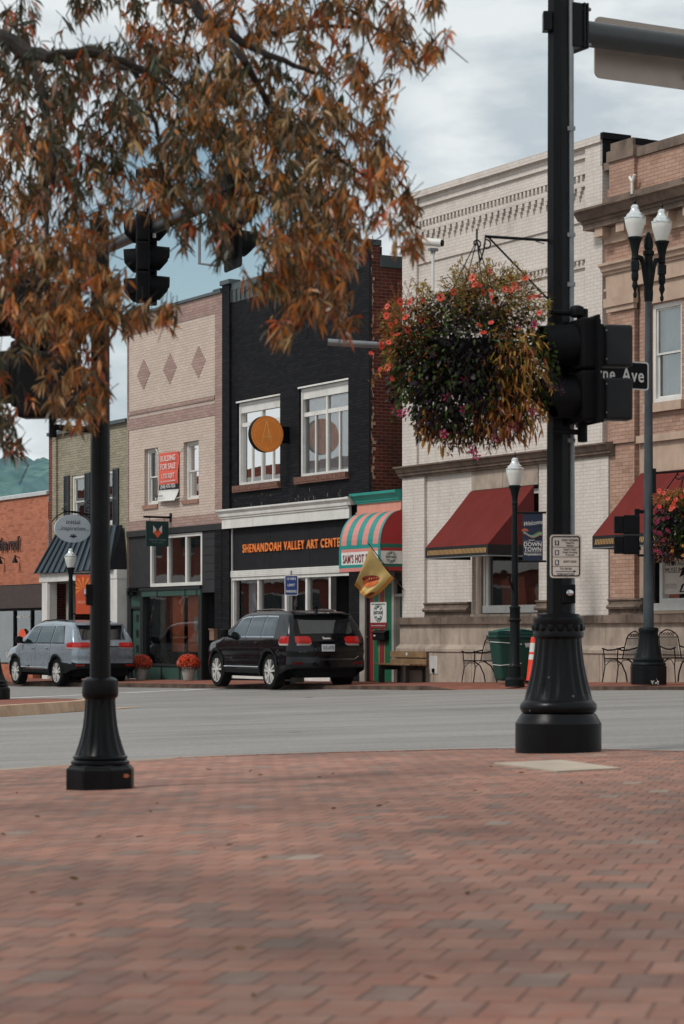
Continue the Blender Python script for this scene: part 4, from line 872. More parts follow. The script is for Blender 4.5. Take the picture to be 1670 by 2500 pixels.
# skirt roof
mb = MB(); zt, zb = 4.26, 3.02; d = 0.42; xl0, xr0, xl1, xr1 = -19.75, -15.55, -20.62, -15.20
mb.quad((xl1,-d,zb),(xr1,-d,zb),(xr0,-0.02,zt),(xl0,-0.02,zt)); n = 12
for k in range(n+1):
    xt = xl0+(xr0-xl0)*k/n; xb = xl1+(xr1-xl1)*k/n; mb.tube([(xt,-0.05,zt),(xb,-d-0.03,zb)],0.03,4)
sk = T.part('skirt_roof', mb, M_slate); mb = MB(); mb.add([(xr1,-d,zb),(-15.0,0.0,zb),(-15.25,0,zt),(xr0,-0.02,zt)],[(0,1,2,3)]); T.part('roof_side', mb, M_blackm); mb = MB(); mb.add([(xl1,-d,zb),(xl1,0,zb),(xl0,-0.02,zt)],[(0,1,2)]); T.part('roof_side', mb, M_blackm)
mb = MB(); mb.box(-20.62,-14.96,-0.30,0.2,2.76,3.01); mb.box(-20.45,-20.02,-0.28,-0.02,-0.1,2.76); mb.box(-20.1,-19.98,-0.24,0.0,-0.1,2.76); mb.box(-15.6,-14.98,-0.28,0.1,-0.1,2.76); mb.box(-15.7,-15.55,-0.26,-0.1,-0.1,2.7)
T.part('porch_frame', mb, M_white)
mb = MB(); wall(mb, -20.0,-15.6,-0.1,2.76,1.1,[(-19.3,-18.4,0,2.4),(-18.1,-15.9,0.7,2.4)],0.1); mb.box(-20.0,-19.55,0.3,0.4,-0.1,2.76); T.part('shop_wall', mb, paint('grey_render', C(150,146,138), 0.8))
mb = MB(); room(mb,-20.3,-15.2,-0.1,2.8,1.25,2.0); mb.quad((-20.0,0,2.75),(-15,0,2.75),(-15,1.1,2.75),(-20.0,1.1,2.75)); T.part('interior', mb, M_int)
mb = MB(); mb.quad((-18.1,1.15,0.7),(-15.9,1.15,0.7),(-15.9,1.15,2.4),(-18.1,1.15,2.4)); T.part('pane', mb, M_glass2)
T2 = Thing('hanging_sign', 'oval pale sign reading initial inspiration in a curly black iron bracket', 'shop sign', fac=(-17.3, 0, 4.6))
mb = MB(); cy, cz, a_, b_2 = -0.62, 4.22, 0.56, 0.40
pts = [(cy+a_*math.cos(q), cz+b_2*math.sin(q)) for q in [2*math.pi*k/48 for k in range(48)]]; mb.extr(pts, -17.34, -17.28, 'x'); bd = T2.part('board', mb, paint('sign_pale', C(186,194,200), 0.5, 0.04))
mb = MB(); mb.text('initial', (-17.275,cy,cz+0.13), (0,1,0),(0,0,1), 0.12, 0.42, ext=0.003, align='C'); mb.text('...inspiration...', (-17.275,cy,cz-0.05), (0,1,0),(0,0,1), 0.12, 0.95, ext=0.003, align='C')
ring(mb, Vector((-17.274,cy,cz)), 0.0, 0.0, Vector((0,1,0)), Vector((0,0,1)), Vector((0,0,0)), 4)
for k in range(5): q = R(-70+35*k); ln(mb, (0,-0.25), (0.12*math.sin(q), -0.25+0.1*math.cos(q)), 0.03, cc=Vector((-17.276,cy,cz)), off=0.003)
T2.part('lettering', mb, paint('ink_blue', C(40,44,70), 0.6), parent=bd)
mb = MB(); mb.tube([(-17.31, cy+0.66*math.cos(q), cz+0.02+0.47*math.sin(q)) for q in [R(20+140*k/16) for k in range(17)]],0.016,5)
def scroll(mb, c, r, a0, a1, ax='yz', rad=0.014, n=18, x=-17.31, shrink=0.75):
    mb.tube([(x, c[0]+r*(1-shrink*k/n)*math.cos(R(a0+(a1-a0)*k/n)), c[1]+r*(1-shrink*k/n)*math.sin(R(a0+(a1-a0)*k/n))) for k in range(n+1)], rad, 5)
mb.tube([(-17.31,0.0,4.62),(-17.31,-0.3,4.66),(-17.31,-0.62,4.68),(-17.31,-0.9,4.72)],0.018,6); scroll(mb,(-0.14,4.75),0.13,-90,300); scroll(mb,(-0.12,4.98),0.09,-60,300); scroll(mb,(-0.35,4.76),0.08,200,-160); scroll(mb,(-0.92,4.76),0.05,-90,200); mb.tube([(-17.31,0.0,4.3),(-17.31,-0.05,4.6),(-17.31,0.0,5.1)],0.02,6)
T2.part('bracket', mb, M_black)

# ================================================================ low orange brick shop
T = Thing('brick_building', 'low orange brick shop with pale coping on the far left', 'building', fac=(-25, 0, -0.2))
mb = MB(); wall(mb, -32, -21.0, 2.74, 5.38, 0.0); wall(mb, -21.0, -20.64, -0.3, 5.38, 0.0); mb.quad((-21.0,0,-0.3),(-21.0,0.5,-0.3),(-21.0,0.5,2.74),(-21.0,0,2.74)); mb.box(-32,-22.0,0.05,0.3,-0.3,0.3)
mb.quad((-32,0.3,5.2),(-20.64,0.3,5.2),(-20.64,12,5.2),(-32,12,5.2)); T.part('wall', mb, M_redbrick)
mb = MB(); mb.box(-32,-20.64,-0.06,0.35,5.38,5.48); mb.quad((-32,-0.06,5.48),(-20.64,-0.06,5.48),(-20.64,0.35,5.56),(-32,0.35,5.56)); T.part('coping', mb, paint('pale_coping', C(180,182,182), 0.6))
mb = MB(); mb.box(-32,-21.0,0.02,0.3,2.02,2.74); T.part('fascia', mb, paint('brown_fascia', C(66,54,50), 0.7))
mb = MB()
for x in (-25.2,-23.72,-22.3,-21.1): mb.box(x,x+0.09,0.1,0.2,-0.3,2.02)
mb.box(-32,-21.0,0.1,0.2,1.94,2.02); mb.box(-32,-22.3,0.1,0.2,0.25,0.34); wn = T.part('window', mb, M_blackm)
mb = MB(); mb.quad((-32,0.15,0.3),(-21.0,0.15,0.3),(-21.0,0.15,1.95),(-32,0.15,1.95)); T.part('pane', mb, M_glass2, parent=wn)
mb = MB(); room(mb,-32,-21.0,-0.3,2.05,0.25,2.2); mb.box(-24.9,-24.0,1.0,1.1,0,1.5,1); mb.box(-22.0,-21.3,0.9,1.0,0.2,1.7,1); T.part('interior', mb, [M_int, paint('sea_green', C(80,120,108), 0.8, 0.3, 3)], parent=wn)
mb = MB(); mb.add([(-22.96+0.36*math.cos(q), 0.095, 1.06+0.33*math.sin(q)) for q in [2*math.pi*k/32 for k in range(32)]], [tuple(range(32))]); st = T.part('sticker', mb, paint('sale_orange', C(214,84,48), 0.6), parent=wn)
mb = MB(); mb.text('sale', (-22.96,0.09,0.98), (1,0,0),(0,0,1), 0.17, 0.5, ext=0.002, bold=0.01, align='C'); T.part('lettering', mb, M_white, parent=wn); mb = MB(); mb.text('under the roof', (-22.9,0.09,1.72), (1,0,0),(0,0,1), 0.09, 1.0, ext=0.002, align='C'); T.part('lettering', mb, M_white, parent=wn); mb = MB(); mb.text('SALE', (-24.3,0.09,0.5), (1,0,0),(0,0,1), 0.16, 0.62, ext=0.002, align='L'); T.part('lettering', mb, M_white, parent=wn)
T2 = Thing('shop_sign', 'dark raised letters ending in the roof on the low orange brick shop', 'shop sign', fac=(-24, 0, 3.82))
mb = MB(); mb.text('under the roof', (-22.78,-0.05,3.82), (1,0,0),(0,0,1), 0.40, 2.98, ext=0.04, bold=0.012, align='R'); T2.part('lettering', mb, paint('dark_letters', C(60,38,34), 0.6))
for k, x in enumerate((-24.18, -22.91)):
    T2 = Thing('wall_lamp', ('black cone wall lamp under the word roof' if k else 'black cone wall lamp nearest the left edge, under the word the'), 'lamp', fac=(x, 0, 3.4), group='cone lamps under the shop letters')
    mb = MB(); mb.lathe([(0.10,0),(0.095,0.02),(0.02,0.2),(0.02,0.24)], (x,-0.16,3.4), 14); T2.part('shade', mb, M_black); mb = MB(); mb.tube([(x,0,3.55),(x,-0.16,3.62)],0.015,6); T2.part('arm', mb, M_black)

# ================================================================ brick building over the road, seen only in the shop windows
T = Thing('brick_building', 'red brick building with white stone bands, seen only mirrored in the shop windows', 'building', fac=(-42, -17, -0.4))
OPS = [(-62+3.4*k+0.9, -62+3.4*k+2.3, 4.6, 6.6) for k in range(13)]; OPS2 = [(-62+3.4*k+0.5, -62+3.4*k+2.8, 0.6, 2.9) for k in range(13)]
mb = MB(); wall(mb, -62, -17, -0.5, 8.0, -17.0, OPS+OPS2, -0.15); mb.quad((-62,-17,-0.5),(-62,-17,8),(-62,-27,8),(-62,-27,-0.5)); mb.quad((-17,-17,-0.5),(-17,-17,8),(-17,-27,8),(-17,-27,-0.5)); mb.quad((-62,-17,7.9),(-17,-17,7.9),(-17,-27,7.9),(-62,-27,7.9)); T.part('wall', mb, brickmat('mirrored_brick', [(0.0, C(120,56,44)), (1.0, C(146,72,56))], C(130,90,76), 0.23, 0.078, 0.011))
mb = MB(); mb.box(-62,-17,-17.0,-16.86,3.3,3.75); mb.box(-62,-17,-17.0,-16.8,7.3,7.6); T.part('stone_band', mb, M_white)
for g in (OPS, OPS2):
    for (a,b,c,d) in g: mb = MB(); frame(mb,a,b,c,d,-17.12,0.09,0.06); mb.quad((a,-17.14,c),(b,-17.14,c),(b,-17.14,d),(a,-17.14,d),1); T.part('window', mb, [M_white, M_grl])

# ================================================================ cars
def lerp_tab(tab, x):
    if x <= tab[0][0]: return tab[0][1]
    for (a, b), (c, d) in zip(tab[:-1], tab[1:]):
        if x <= c: u = (x-a)/(c-a); return b+(d-b)*u
    return tab[-1][1]
def smooth_tab(tab, x, k=0.03): return (lerp_tab(tab, x-k)+2*lerp_tab(tab, x)+lerp_tab(tab, x+k))/4
M_carglass = newmat('car_glass'); _b = NB(M_carglass); _g = _b.n('ShaderNodeBsdfGlossy'); _g.inputs['Roughness'].default_value = 0.02; _g.inputs[0].default_value = (0.8,0.9,0.95,1)
_d = _b.n('ShaderNodeBsdfDiffuse'); _d.inputs[0].default_value = (0.01,0.012,0.014,1); _f = _b.n('ShaderNodeFresnel'); _f.inputs[0].default_value = 1.6; _m = _b.n('ShaderNodeMixShader'); _b.l(_b.math('MINIMUM', _b.math('ADD', _f.outputs[0], 0.07), 1.0), _m.inputs[0]); _b.l(_d.outputs[0], _m.inputs[1]); _b.l(_g.outputs[0], _m.inputs[2]); _b.out(_m.outputs[0])
M_rubber = paint('tyre_rubber', (0.006,0.006,0.006,1), 0.8, 0.2, 8, spec=0.1); M_alloy = paint('alloy', C(196,194,190), 0.3, 0.05, 5, metal=0.25); M_chrome = paint('chrome', C(200,202,204), 0.12, 0.03, 5, metal=1.0)
M_plastic = paint('black_plastic', C(17,17,18), 0.6, 0.12, 5, bump=0.1, bsc=80, spec=0.15); M_red = paint('lamp_red', C(158,22,18), 0.2, 0.1, 8, coat=0.3); M_lampc = paint('lamp_clear', C(150,140,136), 0.2, 0.1, 10)
def car(name, label, body, spec, loc, rz):
    S = spec; T = Thing(name, label, 'car', loc, rz); L = S['L']; xr, xf = S['xr'], S['xf']; Rw = S['Rw']; Ra = Rw+0.075; zbelt = S['belt']; ox = L/2
    def W(x): return smooth_tab(S['W'], x, 0.05)
    def ZT(x): return smooth_tab(S['top'], x, 0.04)
    def hw(x, z):
        w_ = W(x)
        if z < 0.5: return w_-(0.5-z)*0.10
        if z < 0.62: return w_
        if z < 0.80: return w_-0.02*math.sin((z-0.62)/0.18*math.pi)
        if z < zbelt: return w_-0.045*((z-0.80)/(zbelt-0.80))**1.6
        return w_-0.045-(z-zbelt)*S['tumble'] - 0.10*max(0,(z-zbelt-0.35))
    def zb(x):
        v = S['sill']
        if x < 0.45: v = S['sill']+0.12*(1-x/0.45)
        for xc in (xr, xf):
            d = abs(x-xc)
            if d < Ra: v = max(v, Rw+math.sqrt(Ra*Ra-d*d))
        return v
    xs = set([0,0.015,0.04,0.08,0.14,0.2,0.26,0.32,0.38,0.45,0.55] + [0.65+0.1*i for i in range(int((L-1.2)/0.1))] + [L-0.5,L-0.4,L-0.3,L-0.2,L-0.12,L-0.06,L-0.02,L])
    for xc in (xr, xf):
        for k in range(17): xs.add(round(xc-Ra*math.cos(math.pi*k/16), 4))
        xs.add(xc-Ra-0.003); xs.add(xc+Ra+0.003)
    xs = sorted(x for x in xs if 0 <= x <= L); NS, NC, NT = 14, 5, 8
    def section(x):
        zt = ZT(x); z0 = min(zb(x), zt-0.12); rc = min(0.13, (zt-z0)*0.45); pts = []
        for k in range(NS): z = z0+(zt-rc-z0)*k/(NS-1); pts.append((hw(x,z), z))
        yc = hw(x, zt-rc)
        for k in range(1, NC+1): a = R(80)*k/NC; pts.append((yc-rc*1.3*(1-math.cos(a)), zt-rc+rc*math.sin(a)*0.92))
        ye, ze = pts[-1]
        for k in range(1, NT+1): u = k/NT; pts.append((ye*(1-u), ze+(zt+0.01-ze)*(1-(1-u)**2)))
        return pts
    mb = MB(); rows = [section(x) for x in xs]; n = len(rows[0])
    for sgn in (1, -1):
        b = len(mb.v)
        for x, r_ in zip(xs, rows): mb.v += [(x-ox, sgn*y, z) for y, z in r_]
        for i in range(len(xs)-1):
            for k in range(n-1):
                a = (b+i*n+k, b+i*n+k+1, b+(i+1)*n+k+1, b+(i+1)*n+k)
                zc = (rows[i][k][1]+rows[i][k+1][1])/2; xm = (xs[i]+xs[i+1])/2
                cl_ = (zc < S['sill']+0.14) or (xm < 0.75 and zc < S['bump']) or (xm > L-0.6 and zc < 0.5)
                mb.f.append(a if sgn > 0 else a[::-1]); mb.mi.append(1 if cl_ else 0)
    # end caps
    for x, r_, fl_ in ((xs[0], rows[0], 1), (xs[-1], rows[-1], -1)):
        for k in range(n-1):
            (y0, z0), (y1, z1) = r_[k], r_[k+1]; mid = 1 if (z0+z1)/2 < S['bump'] else 0
            mb.quad((x-ox,y0,z0),(x-ox,y1,z1),(x-ox,-y1,z1),(x-ox,-y0,z0), mid)
    bm = bmesh.new(); mb_me = mb.build('body', [body, M_plastic], T.o, smooth=True)
    bm.from_mesh(mb_me.data); bmesh.ops.remove_doubles(bm, verts=bm.verts[:], dist=0.0008); bmesh.ops.recalc_face_normals(bm, faces=bm.faces[:]); bm.to_mesh(mb_me.data); bm.free()
    for p in mb_me.data.polygons: p.use_smooth = True
    if 'sharp_edge' in mb_me.data.attributes: mb_me.data.attributes.remove(mb_me.data.attributes['sharp_edge'])
    mb_me.data.set_sharp_from_angle(angle=R(60))
    bd = mb_me
    mb = MB(); mb.box(0.1-ox, L-0.1-ox, -0.70, 0.70, S['sill']-0.08, 0.9); T.part('underbody', mb, M_blackm)
    def side_patch(name, xb0, xb1, xt0, xt1, z0, z1, mat, off=0.006, parent=None, nx_=10, nz=6, sides=(1,-1), topf=None):
        for sgn in sides:
            mb = MB(); G = []
            for j in range(nz+1):
                v = j/nz
                for i in range(nx_+1):
                    u = i/nx_; x = (xb0+(xb1-xb0)*u)*(1-v)+(xt0+(xt1-xt0)*u)*v
                    zz1 = z1 if topf is None else min(z1, topf(x)); z = z0+(zz1-z0)*v
                    G.append((x-ox, sgn*(hw(x,z)+off), z))
            mb.add(G, [(j*(nx_+1)+i, j*(nx_+1)+i+1, (j+1)*(nx_+1)+i+1, (j+1)*(nx_+1)+i) for j in range(nz) for i in range(nx_)]); T.part(name, mb, mat, smooth=True, parent=parent or bd)
    tf = lambda x: ZT(x)-0.14
    for (a0,a1,b0,b1) in S['win']:
        side_patch('window_trim', a0-0.025, a1+0.025, b0-0.02, b1+0.02, zbelt-0.005, 1.60, S['trim'], 0.004, topf=lambda x: ZT(x)-0.115)
        side_patch('window', a0, a1, b0, b1, zbelt+0.02, 1.6, M_carglass, 0.009, topf=tf)
    def top_patch(name, x0, x1, y0, y1, mat, off, ny_=12, nx_=8, tap=0.0):
        mb = MB(); G = []
        for i in range(nx_+1):
            x = x0+(x1-x0)*i/nx_; zt = ZT(x); d = Vector((-(ZT(x+0.02)-ZT(x-0.02))/0.04, 0, 1)).normalized(); sec = section(x)[NS+NC-1:][::-1]
            for j in range(ny_+1):
                y = (y0+(y1-y0)*j/ny_)*(1-tap*i/nx_); ya = abs(y); z = lerp_tab(sec, ya); G.append(tuple(Vector((x-ox, y, z))+d*off))
        mb.add(G, [(i*(ny_+1)+j, i*(ny_+1)+j+1, (i+1)*(ny_+1)+j+1, (i+1)*(ny_+1)+j) for i in range(nx_) for j in range(ny_)]); return T.part(name, mb, mat, smooth=True, parent=bd)
    top_patch('rear_window', *S['rw'], M_carglass, 0.012); top_patch('windscreen', *S['ws'], M_carglass, 0.01)
    # spoiler over the rear glass
    sx, sz = S['spoiler']; mb = MB(); ys = [-0.66+0.132*k for k in range(11)]
    vs = []
    for y in ys:
        q = 1-(y/0.7)**4*0.5; vs += [(sx-0.20*q-ox, y, sz-0.05), (sx-0.19*q-ox, y, sz-0.015), (sx+0.28-ox, y, sz+0.035-0.05*(y/0.66)**2), (sx+0.10-ox, y, sz-0.09)]
    mb.add(vs, [(4*i+k, 4*i+(k+1)%4, 4*(i+1)+(k+1)%4, 4*(i+1)+k) for i in range(10) for k in range(4)]+[(0,1,2,3),(43,42,41,40)]); T.part('spoiler', mb, S.get('spmat', body), smooth=True)
    # tail lamps wrap the corner
    z0, z1 = S['lampz']
    def xrear(z):
        x = 0.0
        while ZT(x) < z+0.0 and x < 0.6: x += 0.005
        return x
    for sgn in (1, -1):
        mb = MB(); path = []
        for k in range(7): x = S['lampx']*(1-k/7)+0.05*k/7; path.append((x, None))
        for k in range(8): path.append((None, 0.80-(0.80-S['lampy'])*k/7))
        G = []; nz = 5
        for p, (x, y) in enumerate(path):
            for j in range(nz+1):
                z = z0+(z1-z0)*j/nz
                if p == 0: z = z0+(z1-z0)*(0.35+0.3*j/nz)
                if p == len(path)-1: z = z0+(z1-z0)*(0.2+0.6*j/nz)
                if x is not None: G.append((x-ox, sgn*(hw(x,z)+0.014), z))
                else: G.append((xrear(z)-0.018-ox+0.05*max(0,(abs(y)-0.66)/0.14)**2, sgn*y, z))
        fs = [(p*(nz+1)+j, p*(nz+1)+j+1, (p+1)*(nz+1)+j+1, (p+1)*(nz+1)+j) for p in range(len(path)-1) for j in range(nz)]
        mb.add(G, fs)
        for f_, i in zip(fs, range(len(fs))):
            if i % nz == 0: mb.mi[i] = 1
        T.part('tail_lamp', mb, [M_red, M_lampc], smooth=True)
    for p in S['boxes']: 
        nm, x0, x1, y0, y1, z0_, z1_, mt = p; mb = MB(); mb.box(x0-ox,x1-ox,y0,y1,z0_,z1_); T.part(nm, mb, mt, parent=bd, bev=0.006)
    for xd in S['seams']:
        for sgn in (1,-1):
            mb = MB(); zz = [S['sill']+0.1+(zbelt-S['sill']-0.1)*k/8 for k in range(9)]
            for k in range(8):
                x = xd; mb.quad((x-0.004-ox,sgn*(hw(x,zz[k])+0.002),zz[k]),(x+0.004-ox,sgn*(hw(x,zz[k])+0.002),zz[k]),(x+0.004-ox,sgn*(hw(x,zz[k+1])+0.002),zz[k+1]),(x-0.004-ox,sgn*(hw(x,zz[k+1])+0.002),zz[k+1]))
            T.part('door_seam', mb, M_blackm, parent=bd)
    for xd in S['handles']:
        for sgn in (1,-1): mb = MB(); y = hw(xd, zbelt-0.12); mb.tube([(xd-0.09-ox,sgn*(y+0.01),zbelt-0.125),(xd-0.07-ox,sgn*(y+0.035),zbelt-0.12),(xd+0.07-ox,sgn*(y+0.035),zbelt-0.12),(xd+0.09-ox,sgn*(y+0.01),zbelt-0.12)],0.014,6); T.part('door_handle', mb, body, parent=bd)
    for sgn in (1,-1):
        mb = MB(); xm, ym = S['mirror'], W(S['mirror']); mb.lathe([(0.02,-0.12),(0.075,-0.10),(0.09,0),(0.085,0.08),(0.03,0.11)], (0,0,0), 14); mb.v = [(xm-ox+vx*0.8, sgn*(ym+0.09)+vy*1.25, zbelt+0.10+vz*0.85) for vx,vy,vz in mb.v]; mb.tube([(xm+0.04-ox, sgn*(ym-0.06), zbelt+0.02),(xm+0.03-ox,sgn*(ym+0.08),zbelt+0.05)],0.03,6); T.part('mirror', mb, M_plastic, smooth=True)
        mb = MB(); rp = []
        for k in range(13): x = S['rail'][0]+(S['rail'][1]-S['rail'][0])*k/12; e = 0.045*min(1, min(k,12-k)/1.2); rp.append((x-ox, sgn*0.60, ZT(x)-0.03+e))
        mb.tube(rp, 0.017, 6); T.part('roof_rail', mb, S['trim'], smooth=True)
        # sill strip
        mb = MB(); a, b_ = xr+Ra+0.05, xf-Ra-0.05; mb.tube([(a-ox,sgn*(hw(a,S['sill']+0.14)+0.006),S['sill']+0.14),(b_-ox,sgn*(hw(b_,S['sill']+0.14)+0.006),S['sill']+0.14)],0.011,5); T.part('sill_trim', mb, M_chrome, parent=bd)
        for xc in (xr, xf):
            mb = MB(); vs = []; nn = 24
            for k in range(nn+1):
                a = math.pi*(-0.07+1.14*k/nn)
                for rr in (Ra-0.012, Ra+0.05):
                    x = xc+rr*math.cos(a); z = Rw+rr*math.sin(a); vs.append((x-ox, sgn*(hw(min(max(x,0.05),L-0.05),z)+0.016), z))
                x = xc+(Ra-0.012)*math.cos(a); z = Rw+(Ra-0.012)*math.sin(a); vs.append((x-ox, sgn*0.80, z))
            mb.add(vs, [(3*k,3*k+1,3*k+4,3*k+3) for k in range(nn)]+[(3*k,3*k+3,3*k+5,3*k+2) for k in range(nn)]); T.part('arch_trim', mb, M_plastic, smooth=True)
            # wheel
            mb = MB(); yo = S['W'][4][1]-0.03; tw = 0.24
            mb.lathe([(Rw*0.70,0),(Rw*0.93,0.0),(Rw*0.985,0.02),(Rw,0.05),(Rw,tw-0.05),(Rw*0.985,tw-0.02),(Rw*0.93,tw),(Rw*0.70,tw)], n=40, cap=False)
            conv = lambda P: [(xc-ox+a, sgn*(yo-c), Rw+b2) for a,b2,c in P]
            mb.v = conv(mb.v); ty = T.part('wheel', mb, M_rubber, smooth=True)
            mb = MB(); mb.lathe([(Rw*0.72,-0.004),(Rw*0.72,0.02),(Rw*0.66,0.03),(Rw*0.64,0.10)], n=40, m=0, cap=False); mb.add([(Rw*0.66*math.cos(2*math.pi*k/24),Rw*0.66*math.sin(2*math.pi*k/24),0.11) for k in range(24)],[tuple(range(24))],1)
            mb.lathe([(0.065,0.0),(0.06,-0.012),(0.0,-0.015)], n=14, m=0)
            for k in range(5):
                for q in (-0.16, 0.16):
                    a = 2*math.pi*k/5+0.3; p0 = (0.05*math.cos(a+q*1.5), 0.05*math.sin(a+q*1.5), 0.0); a1 = a+q*1.4; r1 = Rw*0.70
                    tx, ty_ = -math.sin(a1), math.cos(a1); h0, h1 = 0.018, 0.022
                    A_ = [(p0[0]-tx*h0,p0[1]-ty_*h0,0.0),(p0[0]+tx*h0,p0[1]+ty_*h0,0.0),(r1*math.cos(a1)+tx*h1,r1*math.sin(a1)+ty_*h1,0.004),(r1*math.cos(a1)-tx*h1,r1*math.sin(a1)-ty_*h1,0.004)]
                    B_ = [(x_,y_,z_+0.035) for x_,y_,z_ in A_]; mb.add(A_+B_, [(0,1,2,3),(4,7,6,5),(0,4,5,1),(1,5,6,2),(2,6,7,3),(3,7,4,0)], 0)
            mb.v = conv(mb.v); T.part('rim', mb, [M_alloy, M_blackm], smooth=True, parent=ty)
    return T, bd, ox, hw, ZT, xrear
GC = dict(L=4.80, xr=1.0, xf=3.915, Rw=0.385, belt=1.13, tumble=0.31, sill=0.34, bump=0.50,
  W=[(0,0.82),(0.04,0.89),(0.13,0.94),(0.5,0.955),(1.0,0.965),(3.9,0.965),(4.3,0.93),(4.6,0.85),(4.74,0.72),(4.8,0.58)],
  top=[(0,1.0),(0.05,1.12),(0.12,1.25),(0.29,1.56),(0.37,1.65),(0.6,1.70),(1.6,1.72),(2.5,1.70),(2.8,1.65),(3.3,1.38),(3.62,1.18),(3.8,1.12),(4.3,1.07),(4.6,0.98),(4.74,0.86),(4.8,0.74)],
  win=[(0.82,1.42,0.86,1.42),(1.50,2.26,1.50,2.18),(2.34,3.32,2.26,2.72)], rw=(0.09,0.34,-0.62,0.62), ws=(2.88,3.60,-0.62,0.62), spoiler=(0.37,1.66), lampz=(0.95,1.15), lampx=0.50, lampy=0.40,
  trim=M_chrome, seams=(1.45,2.30,3.38), handles=(1.66,2.50), mirror=3.22, rail=(0.8,2.7), boxes=[])
M_carblk = paint('black_car_paint', (0.002,0.0025,0.004,1), 0.09, 0.1, 4, coat=0.05, spec=0.36)
th = R(26); P0 = Vector((-1.50, 52.4)); rzc = math.pi/2+th; fwd = Vector((-math.sin(th), math.cos(th))); lft = Vector((-math.cos(th), -math.sin(th)))
cen = P0 + fwd*(GC['L']/2-GC['xr']) - lft*0.85
zc = 0.022
T, bd, ox, hw, ZT, xrear = car('parked_car', 'black SUV with chrome window trim, parked at the far kerb before the art centre', M_carblk, GC, (cen.x, cen.y, zc), rzc)
def plate(T, bd, ox, x, y, z, w_, h_, txt, tilt=0):
    mb = MB(); mb.box(x-0.012-ox,x-ox,y-w_/2,y+w_/2,z-h_/2,z+h_/2); pl = T.part('number_plate', mb, paint('plate_white', C(196,200,204), 0.4), parent=bd)
    mb = MB(); mb.text(txt, (x-0.016-ox,y,z-0.035), (0,-1,0), (0,0,1), 0.075, w_*0.86, ext=0.002, bold=0.0, align='C'); T.part('lettering', mb, paint('plate_ink', C(50,54,70), 0.5), parent=bd)
plate(T, bd, ox, -0.005, 0.0, 0.90, 0.305, 0.15, 'VLK-6970')
mb = MB(); mb.text('Jeep', (0.035-ox,0.02,1.075), (0,-1,0), (0.35,0,0.93), 0.065, 0.20, ext=0.008, bold=0.03, align='C'); T.part('badge', mb, M_white, parent=bd); mb = MB(); mb.text('4x4', (-0.012-ox,0.62,0.80), (0,-1,0),(0,0,1), 0.04, 0.17, ext=0.006, bold=0.02, align='C'); T.part('badge', mb, M_chrome, parent=bd)
mb = MB(); mb.text('GRAND CHEROKEE', (3.32-ox,0.975,0.66), (-1,0,0),(0,0,1), 0.03, 0.42, ext=0.004); T.part('badge', mb, M_chrome, parent=bd)
mb = MB(); mb.tube([(-0.02-ox,0.62,0.66),(-0.025-ox,0,0.655),(-0.02-ox,-0.62,0.66),(-0.005-ox,-0.72,0.72)],0.011,6); T.part('bumper_trim', mb, M_chrome, parent=bd)
mb = MB(); mb.tube([(0.17-ox,0.10,1.19),(0.15-ox,-0.1,1.20),(0.15-ox,-0.36,1.205)],0.012,6); T.part('wiper', mb, M_blackm, parent=bd)
mb = MB(); mb.extr([(0.55-ox,1.69),(0.78-ox,1.69),(0.58-ox,1.80)],-0.02,0.02,'y'); T.part('antenna', mb, M_carblk)
for s_ in (1,-1): mb = MB(); mb.box(0.0-ox,0.05-ox,min(s_*0.60,s_*0.82),max(s_*0.60,s_*0.82),0.545,0.60); T.part('reflector', mb, paint('reflector_red', C(110,20,20), 0.3), parent=bd)
mb = MB(); mb.tube([(1.15-ox+0.10*math.cos(a), hw(1.15,1.0)+0.004, 0.99+0.10*math.sin(a)) for a in [2*math.pi*k/20 for k in range(21)]],0.004,4,False); T.part('fuel_flap', mb, M_blackm, parent=bd)

AS = dict(L=4.98, xr=1.08, xf=3.97, Rw=0.37, belt=1.14, tumble=0.34, sill=0.36, bump=0.62,
  W=[(0,0.76),(0.04,0.84),(0.15,0.92),(0.5,0.95),(1.0,0.96),(3.9,0.96),(4.4,0.92),(4.75,0.82),(4.9,0.70),(4.98,0.55)],
  top=[(0,1.05),(0.05,1.14),(0.15,1.28),(0.36,1.58),(0.48,1.68),(0.8,1.72),(1.8,1.76),(2.7,1.73),(3.0,1.67),(3.5,1.36),(3.8,1.16),(4.0,1.11),(4.5,1.04),(4.78,0.94),(4.92,0.8),(4.98,0.7)],
  win=[(0.62,1.42,0.92,1.42),(1.52,2.42,1.52,2.36),(2.52,3.55,2.44,2.95)], rw=(0.12,0.42,-0.62,0.62), ws=(3.05,3.75,-0.62,0.62), spoiler=(0.44,1.67), lampz=(1.0,1.17), lampx=0.42, lampy=0.40,
  trim=M_plastic, seams=(1.47,2.48,3.6), handles=(1.7,2.66), mirror=3.40, rail=(0.9,3.0), boxes=[])
M_cargry = paint('silver_blue_car_paint', C(132,142,152), 0.28, 0.03, 3, metal=0.4, coat=0.5)
th = R(29.5); P0 = Vector((-7.49, 64.0)); rzc = math.pi/2+th; fwd = Vector((-math.sin(th), math.cos(th))); lft = Vector((-math.cos(th), -math.sin(th)))
cen = P0 + fwd*(AS['L']/2-AS['xr']) - lft*0.85
T, bd, ox, hw, ZT, xrear = car('parked_car', 'silver blue SUV parked on the left, half hidden behind the black fluted post', M_cargry, AS, (cen.x, cen.y, road_z(cen.x, cen.y)+0.012), rzc)
plate(T, bd, ox, -0.005, 0.0, 0.93, 0.305, 0.15, 'UKG-2381')
mb = MB(); mb.box(-0.015-ox,0.0-ox,-0.5,0.5,1.05,1.075); T.part('tailgate_trim', mb, M_chrome, parent=bd)
mb = MB(); mb.tube([(0.19-ox,0.10,1.24),(0.17-ox,-0.3,1.25)],0.012,6); T.part('wiper', mb, M_blackm, parent=bd)
